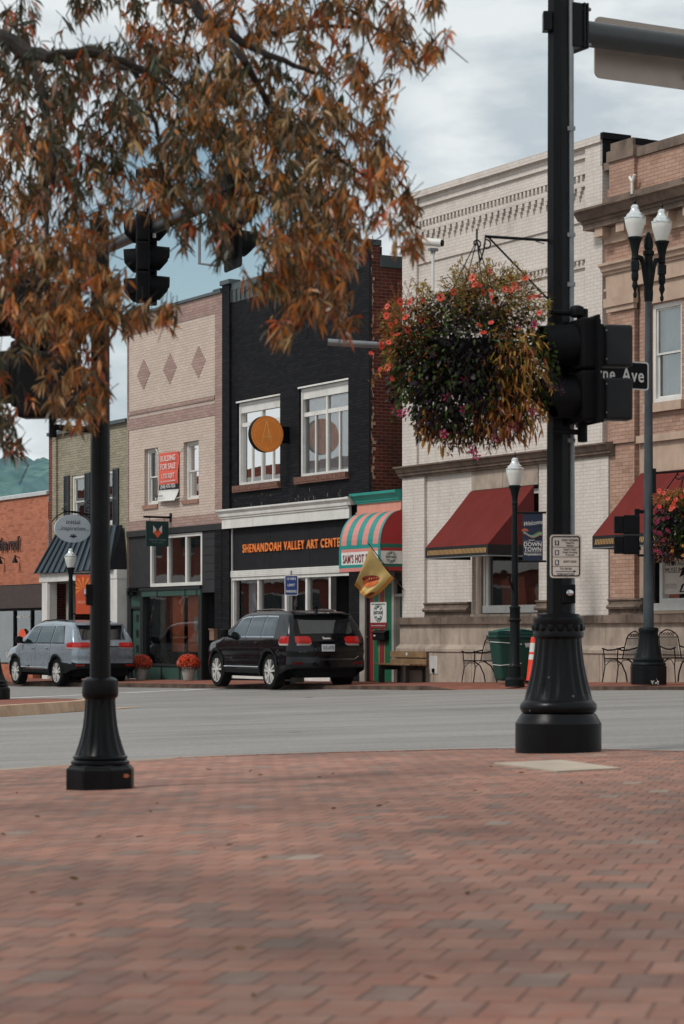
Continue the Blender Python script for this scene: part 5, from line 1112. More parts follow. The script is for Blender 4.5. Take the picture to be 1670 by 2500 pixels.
for s_ in (1,-1): mb = MB(); mb.box(-0.005-ox,0.05-ox,s_*0.58,s_*0.82,0.55,0.585); T.part('reflector', mb, M_red, parent=bd)
mb = MB(); mb.box(1.85-ox,3.1-ox,0.955,0.975,0.44,0.475); T.part('step_bar', mb, M_chrome, parent=bd)

# ================================================================ street lamps
M_globe = newmat('frosted_globe'); b_ = NB(M_globe); p_ = b_.n('ShaderNodeBsdfPrincipled'); p_.inputs['Base Color'].default_value = C(226,226,220); p_.inputs['Roughness'].default_value = 0.25; p_.inputs['Transmission Weight'].default_value = 0.25; p_.inputs['Subsurface Weight'].default_value = 0.2; b_.out(p_.outputs[0])
M_cap = paint('globe_cap', C(205,208,208), 0.15, 0.08, 12, metal=0.5)
M_lgr = paint('dark_green_iron', C(13,18,19), 0.45, 0.2, 5, bump=0.1, spec=0.15); M_slp = paint('slate_post', C(42,50,56), 0.45, 0.1, 4, stain=C(110,116,118), stn=0.3)
def lantern(T, x, y, z, s=1.0, mat=None):
    """z = top of the iron cup"""
    mb = MB(); mb.lathe([(0.095*s,0),(0.125*s,0.10*s),(0.160*s,0.22*s),(0.172*s,0.30*s),(0.168*s,0.32*s)], (x,y,z), 20); g = T.part('globe', mb, M_globe, smooth=True)
    mb = MB(); mb.lathe([(0.178*s,0.315*s),(0.180*s,0.34*s),(0.145*s,0.36*s),(0.14*s,0.39*s),(0.11*s,0.41*s),(0.085*s,0.44*s),(0.068*s,0.48*s),(0.065*s,0.52*s),(0.04*s,0.55*s)], (x,y,z), 20); T.part('globe_cap', mb, M_cap, smooth=True, parent=g)
    mb = MB(); mb.lathe([(0.02*s,0.54*s),(0.012*s,0.57*s),(0.03*s,0.60*s),(0.012*s,0.63*s),(0.003*s,0.68*s)], (x,y,z), 8); T.part('finial', mb, mat, parent=g)
    mb = MB(); mb.lathe([(0.045*s,-0.44*s),(0.06*s,-0.42*s),(0.05*s,-0.36*s),(0.065*s,-0.34*s),(0.055*s,-0.31*s),(0.06*s,-0.22*s),(0.085*s,-0.10*s),(0.115*s,-0.02*s),(0.125*s,-0.015*s),(0.125*s,0.01*s),(0.1*s,0.02*s)], (x,y,z), 18); T.part('cup', mb, mat, smooth=True)
def lamp_post(label, loc, H, mat, base=0.13):
    T = Thing('street_lamp', label, 'street lamp', loc, 0, group='single globe street lamps')
    k = base/0.13
    mb = MB(); mb.lathe([(0.19*k,0),(0.19*k,0.14),(0.17*k,0.16),(0.13*k,0.19),(0.125*k,0.38),(0.14*k,0.39),(0.12*k,0.41),(0.10*k,0.45),(0.095*k,1.24),(0.11*k,1.26),(0.13*k,1.29),(0.10*k,1.32),(0.10*k,1.50),(0.115*k,1.53),(0.085*k,1.56)], n=48, flute=12, fr=(0.44,1.25)); T.part('base', mb, mat, smooth=True)
    mb = MB(); mb.lathe([(0.072*k,1.55),(0.052*k,H-1.05),(0.065*k,H-1.04),(0.065*k,H-1.0),(0.052*k,H-0.99),(0.052*k,H-0.6)], n=24); T.part('pole', mb, mat, smooth=True)
    lantern(T, 0, 0, H-0.68, 1.0, mat); return T
lp = FP(6.95, -1.95, 0); zl = wz(6.95,-1.95); lp = Vector((3.34, 46.7, 0.2))
T = lamp_post('dark street lamp with one white globe, carrying a navy banner', lp, 4.55, M_lgr)
mb = MB(); mb.tube([(-0.02,-0.05,1.82),(-0.14,-0.1,2.12)],0.022,6); T.part('bracket', mb, M_black)
for z in (2.42, 3.36): mb = MB(); mb.tube([(0.03,0,z),(0.56,-0.02,z)],0.02,6); mb.lathe([(0.035,-0.02),(0.035,0.02)], (0.57,-0.02,z), 8); T.part('banner_arm', mb, M_black)
T2 = Thing('banner', 'navy lamp post banner with white words Welcome and Downtown Waynesboro', 'banner', (lp.x+0.34, lp.y-0.02, lp.z+2.42))
M_navy = paint('navy_cloth', C(22,32,56), 0.6, 0.08); mb = MB(); N_ = 10
def bw(u, v): return (-0.19+0.385*u, -0.012*math.sin(v*5+u*2), 0.02+0.90*v)
for i in range(6):
    for j in range(N_): mb.quad(bw(i/6,j/N_), bw((i+1)/6,j/N_), bw((i+1)/6,(j+1)/N_), bw(i/6,(j+1)/N_))
cl_ = T2.part('cloth', mb, M_navy, smooth=True)
mb = MB(); U_, V_ = (1,0,0.0), (0,0,1); y = -0.02
mb.text('Welcome', (0.0,y,0.70), (1,0,0.13), (0.25,0,1), 0.09, 0.38, ext=0.002, align='C'); mb.text('historic', (-0.02,y,0.395), (1,0,0), (0.25,0,1), 0.03, 0.11, ext=0.002, align='C')
mb.text('DOWN', (0,y,0.29), U_, V_, 0.078, 0.34, ext=0.002, bold=0.01, align='C'); mb.text('TOWN', (0,y,0.195), U_, V_, 0.078, 0.33, ext=0.002, bold=0.01, align='C'); mb.text('Waynesboro', (0,y,0.115), U_, V_, 0.05, 0.34, ext=0.002, bold=0.01, align='C')
mb.box(-0.17,-0.06,y-0.002,y,0.385,0.39); mb.box(0.05,0.17,y-0.002,y,0.385,0.39); mb.box(-0.17,0.17,y-0.002,y,0.178,0.184)
T2.part('lettering', mb, M_white, parent=cl_)
def ribbon(mb, f, g, n=18, y=-0.021, m=0):
    for k in range(n): a, b = k/n, (k+1)/n; mb.quad((-0.18+0.36*a,y,f(a)),(-0.18+0.36*b,y,f(b)),(-0.18+0.36*b,y,g(b)),(-0.18+0.36*a,y,g(a)),m)
mb = MB(); w1 = lambda u: 0.535+0.035*math.cos(u*6.3)-0.03*u; ribbon(mb, lambda u: w1(u)-0.04, lambda u: w1(u)-0.02, m=0); ribbon(mb, lambda u: w1(u)-0.015, w1, m=1); ribbon(mb, w1, lambda u: w1(u)+0.045*max(0,math.sin((u-0.35)*4)) , m=2)
for k in range(7): a = R(15+25*k); mb.add([(-0.15,y-0.002,0.575),(-0.15+0.07*math.cos(a-0.1),y-0.002,0.575+0.06*math.sin(a-0.1)),(-0.15+0.07*math.cos(a+0.1),y-0.002,0.575+0.06*math.sin(a+0.1))],[(0,1,2)],3)
T2.part('emblem', mb, [paint('print_brown', C(150,92,58), 0.6), paint('print_teal', C(90,170,180), 0.6), paint('print_leaf', C(104,116,52), 0.6), paint('print_orange', C(214,110,60), 0.6)], parent=cl_)
l2 = Vector((-7.63, 68.0, road_z(-7.63,66)+0.12))
T = lamp_post('street lamp with one white globe over the silver blue car, carrying an orange banner', l2, 3.72+0.1, M_lgr, 0.13)
T.o.location.z = l2.z - 0.0
for z in (1.85, 2.98): mb = MB(); mb.tube([(0.03,0,z),(0.62,0,z)],0.02,6); T.part('banner_arm', mb, M_black)
T2 = Thing('banner', 'orange lamp post banner with a flower burst, partly behind the black fluted post', 'banner', (l2.x+0.38, l2.y-0.02, l2.z+1.85))
mb = MB(); mb.box(-0.24,0.24,-0.01,0.01,0.0,1.10); cl_ = T2.part('cloth', mb, paint('orange_cloth', C(196,76,38), 0.6, 0.08))
mb = MB()
for k in range(9): a = R(-20+28*k); mb.add([(-0.02,-0.014,0.72),(-0.02+0.3*math.cos(a-0.12),-0.014,0.72+0.3*math.sin(a-0.12)),(-0.02+0.33*math.cos(a),-0.014,0.72+0.33*math.sin(a)),(-0.02+0.3*math.cos(a+0.12),-0.014,0.72+0.3*math.sin(a+0.12))],[(0,1,2,3)],0)
mb.v = [(max(-0.24,min(0.24,a)),b,min(1.09,c)) for a,b,c in mb.v]
mb.text('Welcome', (0,-0.014,0.30), (1,0,0.12), (0.25,0,1), 0.10, 0.42, ext=0.002, align='C', m=1)
T2.part('emblem', mb, [paint('print_gold', C(226,130,60), 0.6), paint('print_pale', C(230,170,140), 0.6)], parent=cl_)
T2 = Thing('parking_sign', 'small blue and white two hour parking sign on the street lamp post', 'sign', (l2.x+0.03, l2.y-0.08, l2.z+0.9))
mb = MB(); mb.box(-0.17,0.17,-0.01,0.0,-0.1,0.40); pl = T2.part('plate', mb, M_white); mb = MB(); mb.box(-0.155,0.155,-0.013,-0.01,-0.085,0.17); mb.box(-0.04,0.155,-0.013,-0.01,0.19,0.385)
mb.text('2', (-0.14,-0.014,0.22), U_, V_, 0.13, 0.08, ext=0.002, bold=0.02); T2.part('lettering', mb, paint('sign_blue', C(28,52,110), 0.5), parent=pl)
mb = MB(); mb.text('HR', (0.06,-0.014,0.30), U_, V_, 0.05, 0.1, ext=0.002, align='C'); mb.text('PARKING', (0.06,-0.014,0.21), U_, V_, 0.035, 0.16, ext=0.002, align='C'); mb.text('Mon-Fri', (0,-0.015,0.08), U_, V_, 0.06, 0.24, ext=0.002, align='C'); mb.text('8am-5pm', (0,-0.015,-0.04), U_, V_, 0.06, 0.26, ext=0.002, align='C'); T2.part('lettering', mb, M_white, parent=pl)

# parking sign on its own post behind the black car
q_ = FP(-1.22, -2.15); zq = wz(-1.22,-2.15)
T = Thing('parking_sign', 'blue sign reading 15 min limit parking on a thin post behind the black car', 'sign', (q_.x, q_.y, zq), 0)
mb = MB(); mb.box(-0.02,0.02,0.0,0.03,0,2.55); T.part('post', mb, M_galv); mb = MB(); zc = 2.22
def rrect(mb, w_, h_, r_, y0, y1, c=(0,0), m=None, n=5):
    pts = []
    for sx, sz, a0 in ((1,1,0),(-1,1,90),(-1,-1,180),(1,-1,270)):
        for k in range(n+1): a = R(a0+90*k/n); pts.append((c[0]+sx*(w_/2-r_)+r_*math.cos(a), c[1]+sz*(h_/2-r_)+r_*math.sin(a)))
    mb.extr(pts, y0, y1, 'y', m)
rrect(mb, 0.30, 0.45, 0.03, -0.012, -0.004, (0,zc)); pl = T.part('plate', mb, M_white); mb = MB(); rrect(mb, 0.27, 0.42, 0.025, -0.015, -0.012, (0,zc)); T.part('face', mb, paint('sign_blue', C(28,52,110), 0.5), parent=pl)
mb = MB()
for t_, dz, w_ in (('15 MIN',0.12,0.19),('LIMIT',-0.02,0.16),('PARKING',-0.16,0.235)): mb.text(t_, (0,-0.017,zc+dz), U_, V_, 0.055, w_, ext=0.002, bold=0.02, align='C')
T.part('lettering', mb, M_white, parent=pl)

# ================================================================ near signal posts
def facet_tube(mb, pts, r, n=8): mb.tube(pts, r, n)
PX, PY = 1.53, 17.1; PZ = plaza_z(PX, PY)
T = Thing('signal_pole', 'tall black faceted pole on a round fluted base with a grey conduit up its side', 'traffic pole', (PX, PY, PZ))
mb = MB(); mb.lathe([(0.304,-0.01),(0.304,0.205),(0.296,0.215),(0.285,0.235),(0.262,0.272)], n=96); T.part('plinth', mb, M_black, smooth=True)
mb = MB(); mb.lathe([(0.245,0.27),(0.262,0.285),(0.272,0.31),(0.268,0.34),(0.25,0.36),(0.235,0.37)], n=64); T.part('base_ring', mb, M_black, smooth=True)
mb = MB(); prf = [(0.242,0.365),(0.238,0.38),(0.230,0.42),(0.214,0.48),(0.198,0.55),(0.184,0.62),(0.174,0.69),(0.167,0.76),(0.163,0.81)]; mb.lathe(prf, n=144, flute=18, fr=(0.39,0.80)); T.part('fluted_bell', mb, M_black, smooth=True)
mb = MB(); mb.lathe([(0.165,0.80),(0.178,0.815),(0.180,0.84),(0.170,0.86),(0.172,0.90),(0.180,0.925),(0.176,0.95),(0.150,0.955),(0.150,0.975),(0.11,0.98)], n=48)
for k in range(16): a = 2*math.pi*k/16; mb.lathe([(0.0,-0.03),(0.022,-0.02),(0.026,0),(0.022,0.02),(0,0.03)], (0.165*math.cos(a),0.165*math.sin(a),0.88), 6)
T.part('collar', mb, M_black, smooth=True)
mb = MB(); mb.lathe([(0.088,0.95),(0.072,7.6)], n=8, rot=R(14)); T.part('shaft', mb, M_black)
mb = MB(); mb.tube([(0.098,-0.03,0.95),(0.090,-0.03,3.1),(0.084,-0.03,7.4)],0.019,12)
cd_ = T.part('conduit', mb, M_galv, smooth=True)
for z in (1.35,2.2,3.3,3.65,4.4,5.6): mb = MB(); mb.box(0.06,0.115,-0.052,-0.04,z-0.015,z+0.015); mb.lathe([(0.006,-0.006),(0.006,0.006)], (0.11,-0.055,z), 8); T.part('pipe_clamp', mb, M_galv, parent=cd_)
for k, (a_, z_) in enumerate(((-2.0,0.53),(-1.2,0.40),(0.6,0.9),(-2.5,0.30))):
    mb = MB(); r_ = [0.192,0.232,0.176,0.262][k]; mb.lathe([(0.007,-0.006),(0.007,0.006)], (r_*math.cos(a_), r_*math.sin(a_), z_), 8); T.part('bolt', mb, M_galv)
# mast arm at the top
T = Thing('mast_arm', 'thick black mast arm bolted to the tall pole at the upper right', 'mast arm', (PX, PY, 5.5))
mb = MB(); mb.M = Matrix.Rotation(R(29), 4, 'Z'); mb.box(0.06,0.145,-0.10,0.10,-0.15,0.165); mb.box(0.145,0.165,-0.11,0.11,-0.155,0.17); mb.box(0.17,0.19,-0.11,0.11,-0.155,0.17)
T.part('clamp', mb, M_black, bev=0.008)
mb = MB(); mb.box(-0.115,-0.05,-0.10,0.0,-0.045,0.09); T.part('clamp_back', mb, M_black, bev=0.006)
for z in (-0.12, 0.13):
    for y in (-0.085,0.085): mb = MB(); mb.M = Matrix.Rotation(R(29), 4, 'Z'); mb.tube([(0.13,y,z),(0.215,y,z)],0.014,6); T.part('bolt', mb, M_galv)
mb = MB(); d = Vector((0.873,0.488,0)); mb.tube([d*0.19+Vector((0,0,-0.02)), d*2.0+Vector((0,0,0.0)), d*9.0+Vector((0,0,0.25))],[0.092,0.083,0.05],20); T.part('arm', mb, paint('arm_metal', C(52,54,56), 0.35, 0.15, 6, bump=0.05), smooth=True)
ang = math.atan2(0.488,0.873)
T = Thing('road_sign', 'back of a large rounded aluminium road sign hung behind the mast arm', 'sign', (PX+0.36, PY+0.42, 5.46), ang)
mb = MB(); rrect(mb, 2.5, 0.445, 0.05, 0.0, 0.012, (1.18,-0.005)); T.part('plate', mb, paint('sign_back', C(150,138,128), 0.38, 0.10, 2.5, metal=0.5))
mb = MB(); mb.box(0.9,0.95,-0.2,-0.002,-0.03,0.03); mb.tube([(0.75,-0.04,-0.13),(0.95,-0.04,-0.16)],0.015,6); T.part('bracket', mb, M_galv)
# street name sign
T = Thing('street_sign', 'black street name sign with white border reading Wayne Ave', 'sign', (PX+0.06, PY+0.16, 3.08), ang-R(2))
mb = MB(); rrect(mb, 0.72, 0.204, 0.02, 0.0, 0.008, (0.36,0)); pl = T.part('plate', mb, M_white); mb = MB(); rrect(mb, 0.70, 0.186, 0.018, -0.002, 0.0, (0.36,0)); T.part('face', mb, M_blackm, parent=pl)
mb = MB(); mb.text('Wayne', (0.095,-0.004,-0.045), (1,0,0),(0,0,1), 0.098, 0.33, ext=0.002, bold=0.008, sp=1.1); mb.text('Ave', (0.485,-0.004,-0.045), (1,0,0),(0,0,1), 0.098, 0.19, ext=0.002, bold=0.008, sp=1.1); T.part('lettering', mb, M_white, parent=pl)
mb = MB(); mb.box(-0.03,0.03,-0.02,0.04,-0.05,0.05); T.part('bracket', mb, M_black)
def visor(mb, c, d, r0, r1, L, up=Vector((0,0,1)), cut=0.45, n=24, m=None):
    """tunnel visor: open tube whose lower part is cut short"""
    d = d.normalized(); a = d.cross(up).normalized(); b = a.cross(d).normalized(); vs = []
    for k in range(n+1):
        t = 2*math.pi*k/n; e = a*math.cos(t)+b*math.sin(t); l_ = L*(1-cut*max(0,-math.sin(t))); vs += [c+e*r0, c+e*r0+(e*(r1-r0))*(l_/L)+d*l_, c+e*(r0-0.004), c+e*(r0-0.004)+(e*(r1-r0))*(l_/L)+d*l_]
    fs = []
    for k in range(n): fs += [(4*k,4*k+1,4*k+5,4*k+4),(4*k+2,4*k+6,4*k+7,4*k+3),(4*k+1,4*k+3,4*k+7,4*k+5)]
    mb.add(vs, fs, m)
M_lens = paint('dark_lens', C(30,14,12), 0.1, 0.1, 4)
def signal_head(label, loc, facing, nsec, pitch, w_, dep, plate=0.0, name='traffic_light', r=0.145, vl=0.24, group=None, mat=None, cat='traffic light'):
    """local -Y is the face; sections stacked upwards from z=0"""
    T = Thing(name, label, cat, loc, facing, group); mat = mat or M_blackm
    for k in range(nsec):
        z0 = k*pitch; mb = MB(); mb.box(-w_/2,w_/2,0.0,dep,z0+0.004,z0+pitch-0.004); hs = T.part('housing', mb, mat, bev=0.02)
        mb = MB(); visor(mb, Vector((0,0,z0+pitch/2)), Vector((0,-1,-0.06)), r, r*0.97, vl); T.part('visor', mb, mat, smooth=True, parent=hs)
        mb = MB(); mb.add([(r*0.93*math.cos(2*math.pi*q/20), -0.006, z0+pitch/2+r*0.93*math.sin(2*math.pi*q/20)) for q in range(20)], [tuple(range(20))]); T.part('lens', mb, M_lens, parent=hs)
    if plate: 
        mb = MB(); rrect(mb, w_+2*plate, nsec*pitch+2*plate, 0.05, 0.01, 0.018, (0, nsec*pitch/2)); T.part('back_plate', mb, mat)
    return T
# two section head facing left, on the tall pole
fz = math.atan2(0.93, -0.30) - math.pi  # rotation that turns local -Y towards the street on the left
H1 = signal_head('black two section signal head with tunnel visors pointing left, on the tall pole', (1.62, 16.93, 2.68), R(-74), 2, 0.366, 0.33, 0.15, 0.0)
mb = MB(); mb.box(-0.215,0.215,0.10,0.115,-0.01,0.742); H1.part('back_plate', mb, M_blackm)
mb = MB(); mb.tube([(0.02,0.06,0.73),(0.02,0.06,0.80)],0.04,12); mb.tube([(0.0,0.06,0.77),(0.03,-0.17,0.77)],0.02,8); H1.part('bracket', mb, M_blackm)
mb = MB(); mb.tube([(0.02,0.06,0.0),(0.02,0.06,-0.13)],0.035,12); mb.tube([(0.0,0.06,-0.06),(0.03,-0.17,-0.06)],0.02,8); H1.part('bracket', mb, M_blackm)
mb = MB(); mb.lathe([(0.03,0),(0.05,0.01),(0.055,0.05),(0.045,0.075),(0.02,0.085)], (0.02,0.02,0.74), 14); H1.part('cap', mb, M_blackm, smooth=True)
# pedestrian head seen from behind
T = Thing('pedestrian_signal', 'pair of black box pedestrian signals stacked either side of the street name sign', 'pedestrian signal', (1.845, 16.95, 2.71), R(10))
M_box = paint('signal_box', C(24,25,28), 0.5, 0.1, 4, bump=0.05, spec=0.25)
for z in (0.0, 0.375):
    mb = MB(); mb.box(0.0,0.205,0.0,0.14,z,z+0.295); bx_ = T.part('housing', mb, M_box, bev=0.018); mb = MB(); mb.M = Matrix.Rotation(R(14),4,'Z'); mb.box(-0.10,0.0,0.0,0.13,z-0.02*(z==0),z+0.297); T.part('door', mb, M_blackm, parent=bx_, bev=0.014)
    for zz in (0.05,0.25): mb = MB(); mb.lathe([(0.0,-0.006),(0.006,-0.005),(0.006,0.005),(0,0.006)], (0.008,-0.006,z+zz), 8); T.part('rivet', mb, M_galv, parent=bx_)
mb = MB(); mb.box(-0.2,-0.02,0.03,0.07,0.14,0.18); mb.box(-0.2,-0.02,0.03,0.07,0.5,0.54); T.part('bracket', mb, M_blackm)
# crossing instruction sign and push button
T = Thing('crossing_sign', 'small white and black push button instruction sign strapped to the tall pole', 'sign', (1.572, 16.985, 1.60), R(3))
mb = MB(); rrect(mb, 0.224, 0.303, 0.022, 0.0, 0.004, (0,0.152)); pl = T.part('plate', mb, paint('sign_silver', C(196,186,176), 0.5, 0.05, 5))
mb = MB()
def outline(mb, w_, h_, r_, t_, c, y):
    pts = []
    for sx, sz, a0 in ((1,1,0),(-1,1,90),(-1,-1,180),(1,-1,270)):
        for k in range(7): a = R(a0+90*k/6); ca, sa = math.cos(a), math.sin(a); pts.append(((c[0]+sx*(w_/2-r_)+r_*ca, y, c[1]+sz*(h_/2-r_)+r_*sa), (c[0]+sx*(w_/2-r_)+(r_-t_)*ca, y, c[1]+sz*(h_/2-r_)+(r_-t_)*sa)))
    n = len(pts); vs = [p for q in pts for p in q]; mb.add(vs, [(2*i,2*i+1,(2*i+3)%(2*n),(2*i+2)%(2*n)) for i in range(n)])
outline(mb, 0.204, 0.284, 0.02, 0.009, (0,0.152), -0.001)
for z in (0.214,0.146,0.080): mb.box(-0.094,0.094,-0.0015,0,z,z+0.003)
for z in (0.228,0.160,0.090): mb.box(-0.076,-0.048,-0.0015,0,z,z+0.036)
mb.box(-0.072,0.055,-0.0015,0,0.044,0.048); mb.add([(0.055,-0.001,0.037),(0.055,-0.001,0.055),(0.076,-0.001,0.046)],[(0,1,2)])
for t_, x_, z_, w_, c_ in (('START CROSSING',0.03,0.258,0.115,0.015),('Watch For',0.03,0.240,0.06,0.012),('Vehicles',0.03,0.222,0.05,0.012),('DON\'T START',0.03,0.192,0.09,0.014),('Finish Crossing',0.03,0.175,0.1,0.012),('If Started',0.03,0.157,0.06,0.012),("DON'T CROSS",0.03,0.108,0.092,0.014),('TO CROSS',0.0,0.058,0.085,0.014),('PUSH BUTTON',0.0,0.020,0.12,0.014)):
    mb.text(t_, (x_,-0.001,z_), (1,0,0),(0,0,1), c_, w_, ext=0.0008, bold=0.01, align='C')
T.part('lettering', mb, M_blackm, parent=pl)
mb = MB()
mb.add([(-0.062+0.006*math.cos(a),-0.002,0.258+0.006*math.sin(a)) for a in [2*math.pi*k/10 for k in range(10)]],[tuple(range(10))]); mb.box(-0.068,-0.057,-0.003,-0.002,0.234,0.252)
for z in (0.165,0.095): mb.box(-0.070,-0.055,-0.003,-0.002,z,z+0.018); [mb.box(-0.070+0.004*k,-0.067+0.004*k,-0.003,-0.002,z+0.018,z+0.027) for k in range(4)]
T.part('symbol', mb, paint('symbol_white', C(190,190,190), 0.5), parent=pl)
for z in (0.012, 0.292): mb = MB(); mb.lathe([(0.006,-0.004),(0.006,0.004)], (0,-0.004,z), 8); T.part('bolt', mb, M_galv)
T = Thing('push_button', 'black crossing push button box with a chrome dome, on the tall pole below its sign', 'push button', (1.60, 17.0, 1.42))
mb = MB(); mb.box(-0.055,0.04,-0.03,0.06,0.0,0.135); T.part('box', mb, M_blackm, bev=0.008); mb = MB(); mb.M = Matrix.Rotation(R(90),4,'X'); mb.lathe([(0.028,0.0),(0.027,0.012),(0.02,0.022),(0.0,0.027)], (-0.002,0.075,0.03), 20); T.part('button', mb, M_chrome, smooth=True)
# left post
LX, LY = -1.31, 13.1; LZ = plaza_z(LX, LY)
T = Thing('signal_pole', 'slimmer black post on a fluted base with a six sided foot, left foreground', 'traffic pole', (LX, LY, LZ))
mb = MB(); mb.lathe([(0.192,-0.01),(0.192,0.105),(0.186,0.113),(0.176,0.12),(0.165,0.135)], n=8, rot=R(22.5)); T.part('plinth', mb, M_black, bev=0.01)
mb = MB(); mb.lathe([(0.150,0.130),(0.158,0.136),(0.158,0.148),(0.148,0.155),(0.142,0.160),(0.148,0.166),(0.147,0.176),(0.135,0.183)], n=48); T.part('base_ring', mb, M_black, smooth=True)
mb = MB(); mb.lathe([(0.138,0.180),(0.132,0.20),(0.118,0.24),(0.104,0.29),(0.094,0.34),(0.087,0.40),(0.083,0.46),(0.082,0.49)], n=112, flute=14, fr=(0.195,0.485)); T.part('fluted_bell', mb, M_black, smooth=True)
mb = MB(); mb.lathe([(0.082,0.485),(0.096,0.50),(0.099,0.52),(0.097,0.545),(0.099,0.57),(0.094,0.588),(0.078,0.600),(0.054,0.605)], n=40); T.part('collar', mb, M_black, smooth=True)
mb = MB(); mb.lathe([(0.056,0.60),(0.049,3.05)], n=12, rot=0.1); mb.lathe([(0.053,3.02),(0.053,3.06),(0.03,3.09)], n=12); T.part('shaft', mb, M_black, smooth=True)
mb = MB(); mb.tube([(0.02,-0.045,0.60),(0.02,-0.045,2.9)],0.012,8); T.part('conduit', mb, M_black)
mb = MB(); mb.lathe([(0.008,-0.005),(0.008,0.005)], (0.16,-0.1,0.075), 8); mb.box(0.13,0.16,-0.115,-0.105,0.065,0.085); T.part('bolt', mb, paint('rust', C(150,84,50), 0.8))
T = Thing('push_button', 'push button box with a silver button on the left of the fluted post', 'push button', (LX, LY, 1.36))
mb = MB(); mb.box(-0.075,-0.03,-0.04,0.04,0.0,0.115); T.part('box', mb, M_blackm, bev=0.006); mb = MB(); mb.tube([(-0.07,-0.01,0.066),(-0.085,-0.012,0.066)],0.022,16); T.part('button', mb, M_chrome)
H2 = signal_head('dark signal head on the left post seen from behind through the leaves', (-1.56, 13.05, 2.36), R(170), 2, 0.366, 0.33, 0.14, 0.0)
mb = MB(); mb.tube([(-0.02,0.07,0.0),(-0.02,0.07,-0.10)],0.022,10); mb.tube([(-0.02,0.07,-0.045),(-0.25,0.0,-0.06)],0.018,8); H2.part('bracket', mb, M_blackm)
H3 = signal_head('second signal head on the left post, turned to the left', (-1.76, 13.12, 2.42), R(-100), 2, 0.366, 0.30, 0.14, 0.0)
mb = MB(); mb.box(-0.02,0.02,0.14,0.22,0.3,0.34); H3.part('bracket', mb, M_blackm)
# stub pipe behind the flower basket
T = Thing('pipe_arm', 'grey steel pipe arm with an open end sticking out behind the flower basket', 'pipe', (PX, PY, 3.18))
mb = MB(); mb.tube([(-0.06,0.05,0),(-1.63,-0.05,0.085)],[0.018,0.024],14); T.part('tube', mb, M_galv, smooth=True); mb = MB(); mb.tube([(-1.632,-0.05,0.0851),(-1.634,-0.05,0.0851)],0.019,14); T.part('tube_end', mb, M_blackm)

# overhead arm on the far left with its signals
T = Thing('mast_arm', 'long overhead mast arm rising out of the leaves from the left edge', 'mast arm', (-8.3, 40.0, road_z(-8.3,40)+0.17))
mb = MB(); q0 = Vector((-8.3,40,0)); d = Vector((0.4883,-0.8727,0)); zb_ = road_z(-8.3,40)+0.17
mb.tube([Vector((0,0,0)),Vector((0,0,6.2))],[0.16,0.12],14); T.part('pole', mb, M_black, smooth=True)
mb = MB(); mb.tube([Vector((0,0,5.75-zb_)), d*7.1+Vector((0,0,5.98-zb_)), d*14.9+Vector((0,0,6.2-zb_))],[0.13,0.10,0.068],16); T.part('arm', mb, M_galv if False else paint('arm_metal', C(52,54,56), 0.35), smooth=True)
def hang(label, s_, zb2, rz, n_=3, both=False, g='signal heads on the far overhead arm'):
    p = q0 + d*s_; 
    T = signal_head(label, (p.x, p.y, zb2), rz, n_, 0.36, 0.34, 0.16, 0.13, r=0.15, vl=0.24, group=g)
    mb = MB(); mb.tube([(0,0.08,0.0),(0,0.08,n_*0.36+0.02)],0.03,8); T.part('mount', mb, M_galv); return T
hang('hanging three section signal head with visors pointing right above the pink building', 12.2, 5.24, R(98))
hang('hanging signal head on the overhead arm turned left, back to back with the first one', 12.05, 5.23, R(-86))
hang('hanging signal head nearest the middle, under the tip of the overhead arm', 14.5, 5.46, R(112))
T = Thing('detector', 'thin white camera mast standing on the overhead arm among the leaves', 'camera mast', (q0.x+d.x*12.35, q0.y+d.y*12.35, 6.1))
mb = MB(); mb.tube([(0,0,-0.1),(0,0,0.8)],0.022,8); T.part('mast', mb, M_white); mb = MB(); mb.box(-0.22,0.12,-0.04,0.04,0.62,0.72); T.part('camera_body', mb, M_black)
T = Thing('pipe_arm', 'L shaped conduit hanging under the overhead arm between the signals', 'pipe', (q0.x+d.x*13.6, q0.y+d.y*13.6, 6.1)); mb = MB(); mb.tube([(0,0,0),(0,0,-0.58),(0.22,-0.1,-0.62)],0.02,8); T.part('tube', mb, M_galv)

# ================================================================ twin globe street lamp
TX, TY = 5.40, 42.6; TZ = 0.325
T = Thing('street_lamp', 'tall slate grey street lamp with twin white globes, in front of the tan building', 'street lamp', (TX, TY, TZ))
mb = MB(); mb.lathe([(0.33,0.0),(0.33,0.33)], n=8, rot=R(22.5)); T.part('plinth', mb, M_black, bev=0.01); mb = MB(); mb.lathe([(0.30,0.33),(0.31,0.36),(0.30,0.38),(0.27,0.40),(0.28,0.44),(0.24,0.47)], n=40); T.part('base_ring', mb, M_lgr, smooth=True)
mb = MB(); mb.lathe([(0.25,0.46),(0.215,0.58),(0.185,0.72),(0.172,0.85),(0.168,0.92),(0.178,0.94),(0.178,0.98),(0.168,1.0),(0.11,1.01)], n=60, flute=10, fr=(0.47,0.9)); T.part('fluted_bell', mb, M_lgr, smooth=True)
for _ in range(14):
    mb = MB(); a = R(-75+random.gauss(0,9)); z = 0.03+random.random()*0.1; x_ = 0.305*math.cos(a)*1.0+0.02; s_ = random.uniform(0.008,0.03); mb.box(0.12+random.random()*0.14-0.02, 0.12+random.random()*0.14+s_, -0.32, -0.3, z, z+s_)
mb = MB()
for k in range(22): x = random.uniform(0.0,0.125); z = random.betavariate(1,3)*0.14; s_ = random.uniform(0.006,0.022); mb.box(x, x+s_, -0.3075, -0.303, z+0.004, z+s_+0.004)
T.part('chipped_paint', mb, M_white)
mb = MB(); mb.lathe([(0.095,1.0),(0.062,6.95),(0.07,6.97),(0.07,7.05),(0.06,7.07)], n=16); T.part('pole', mb, M_slp)
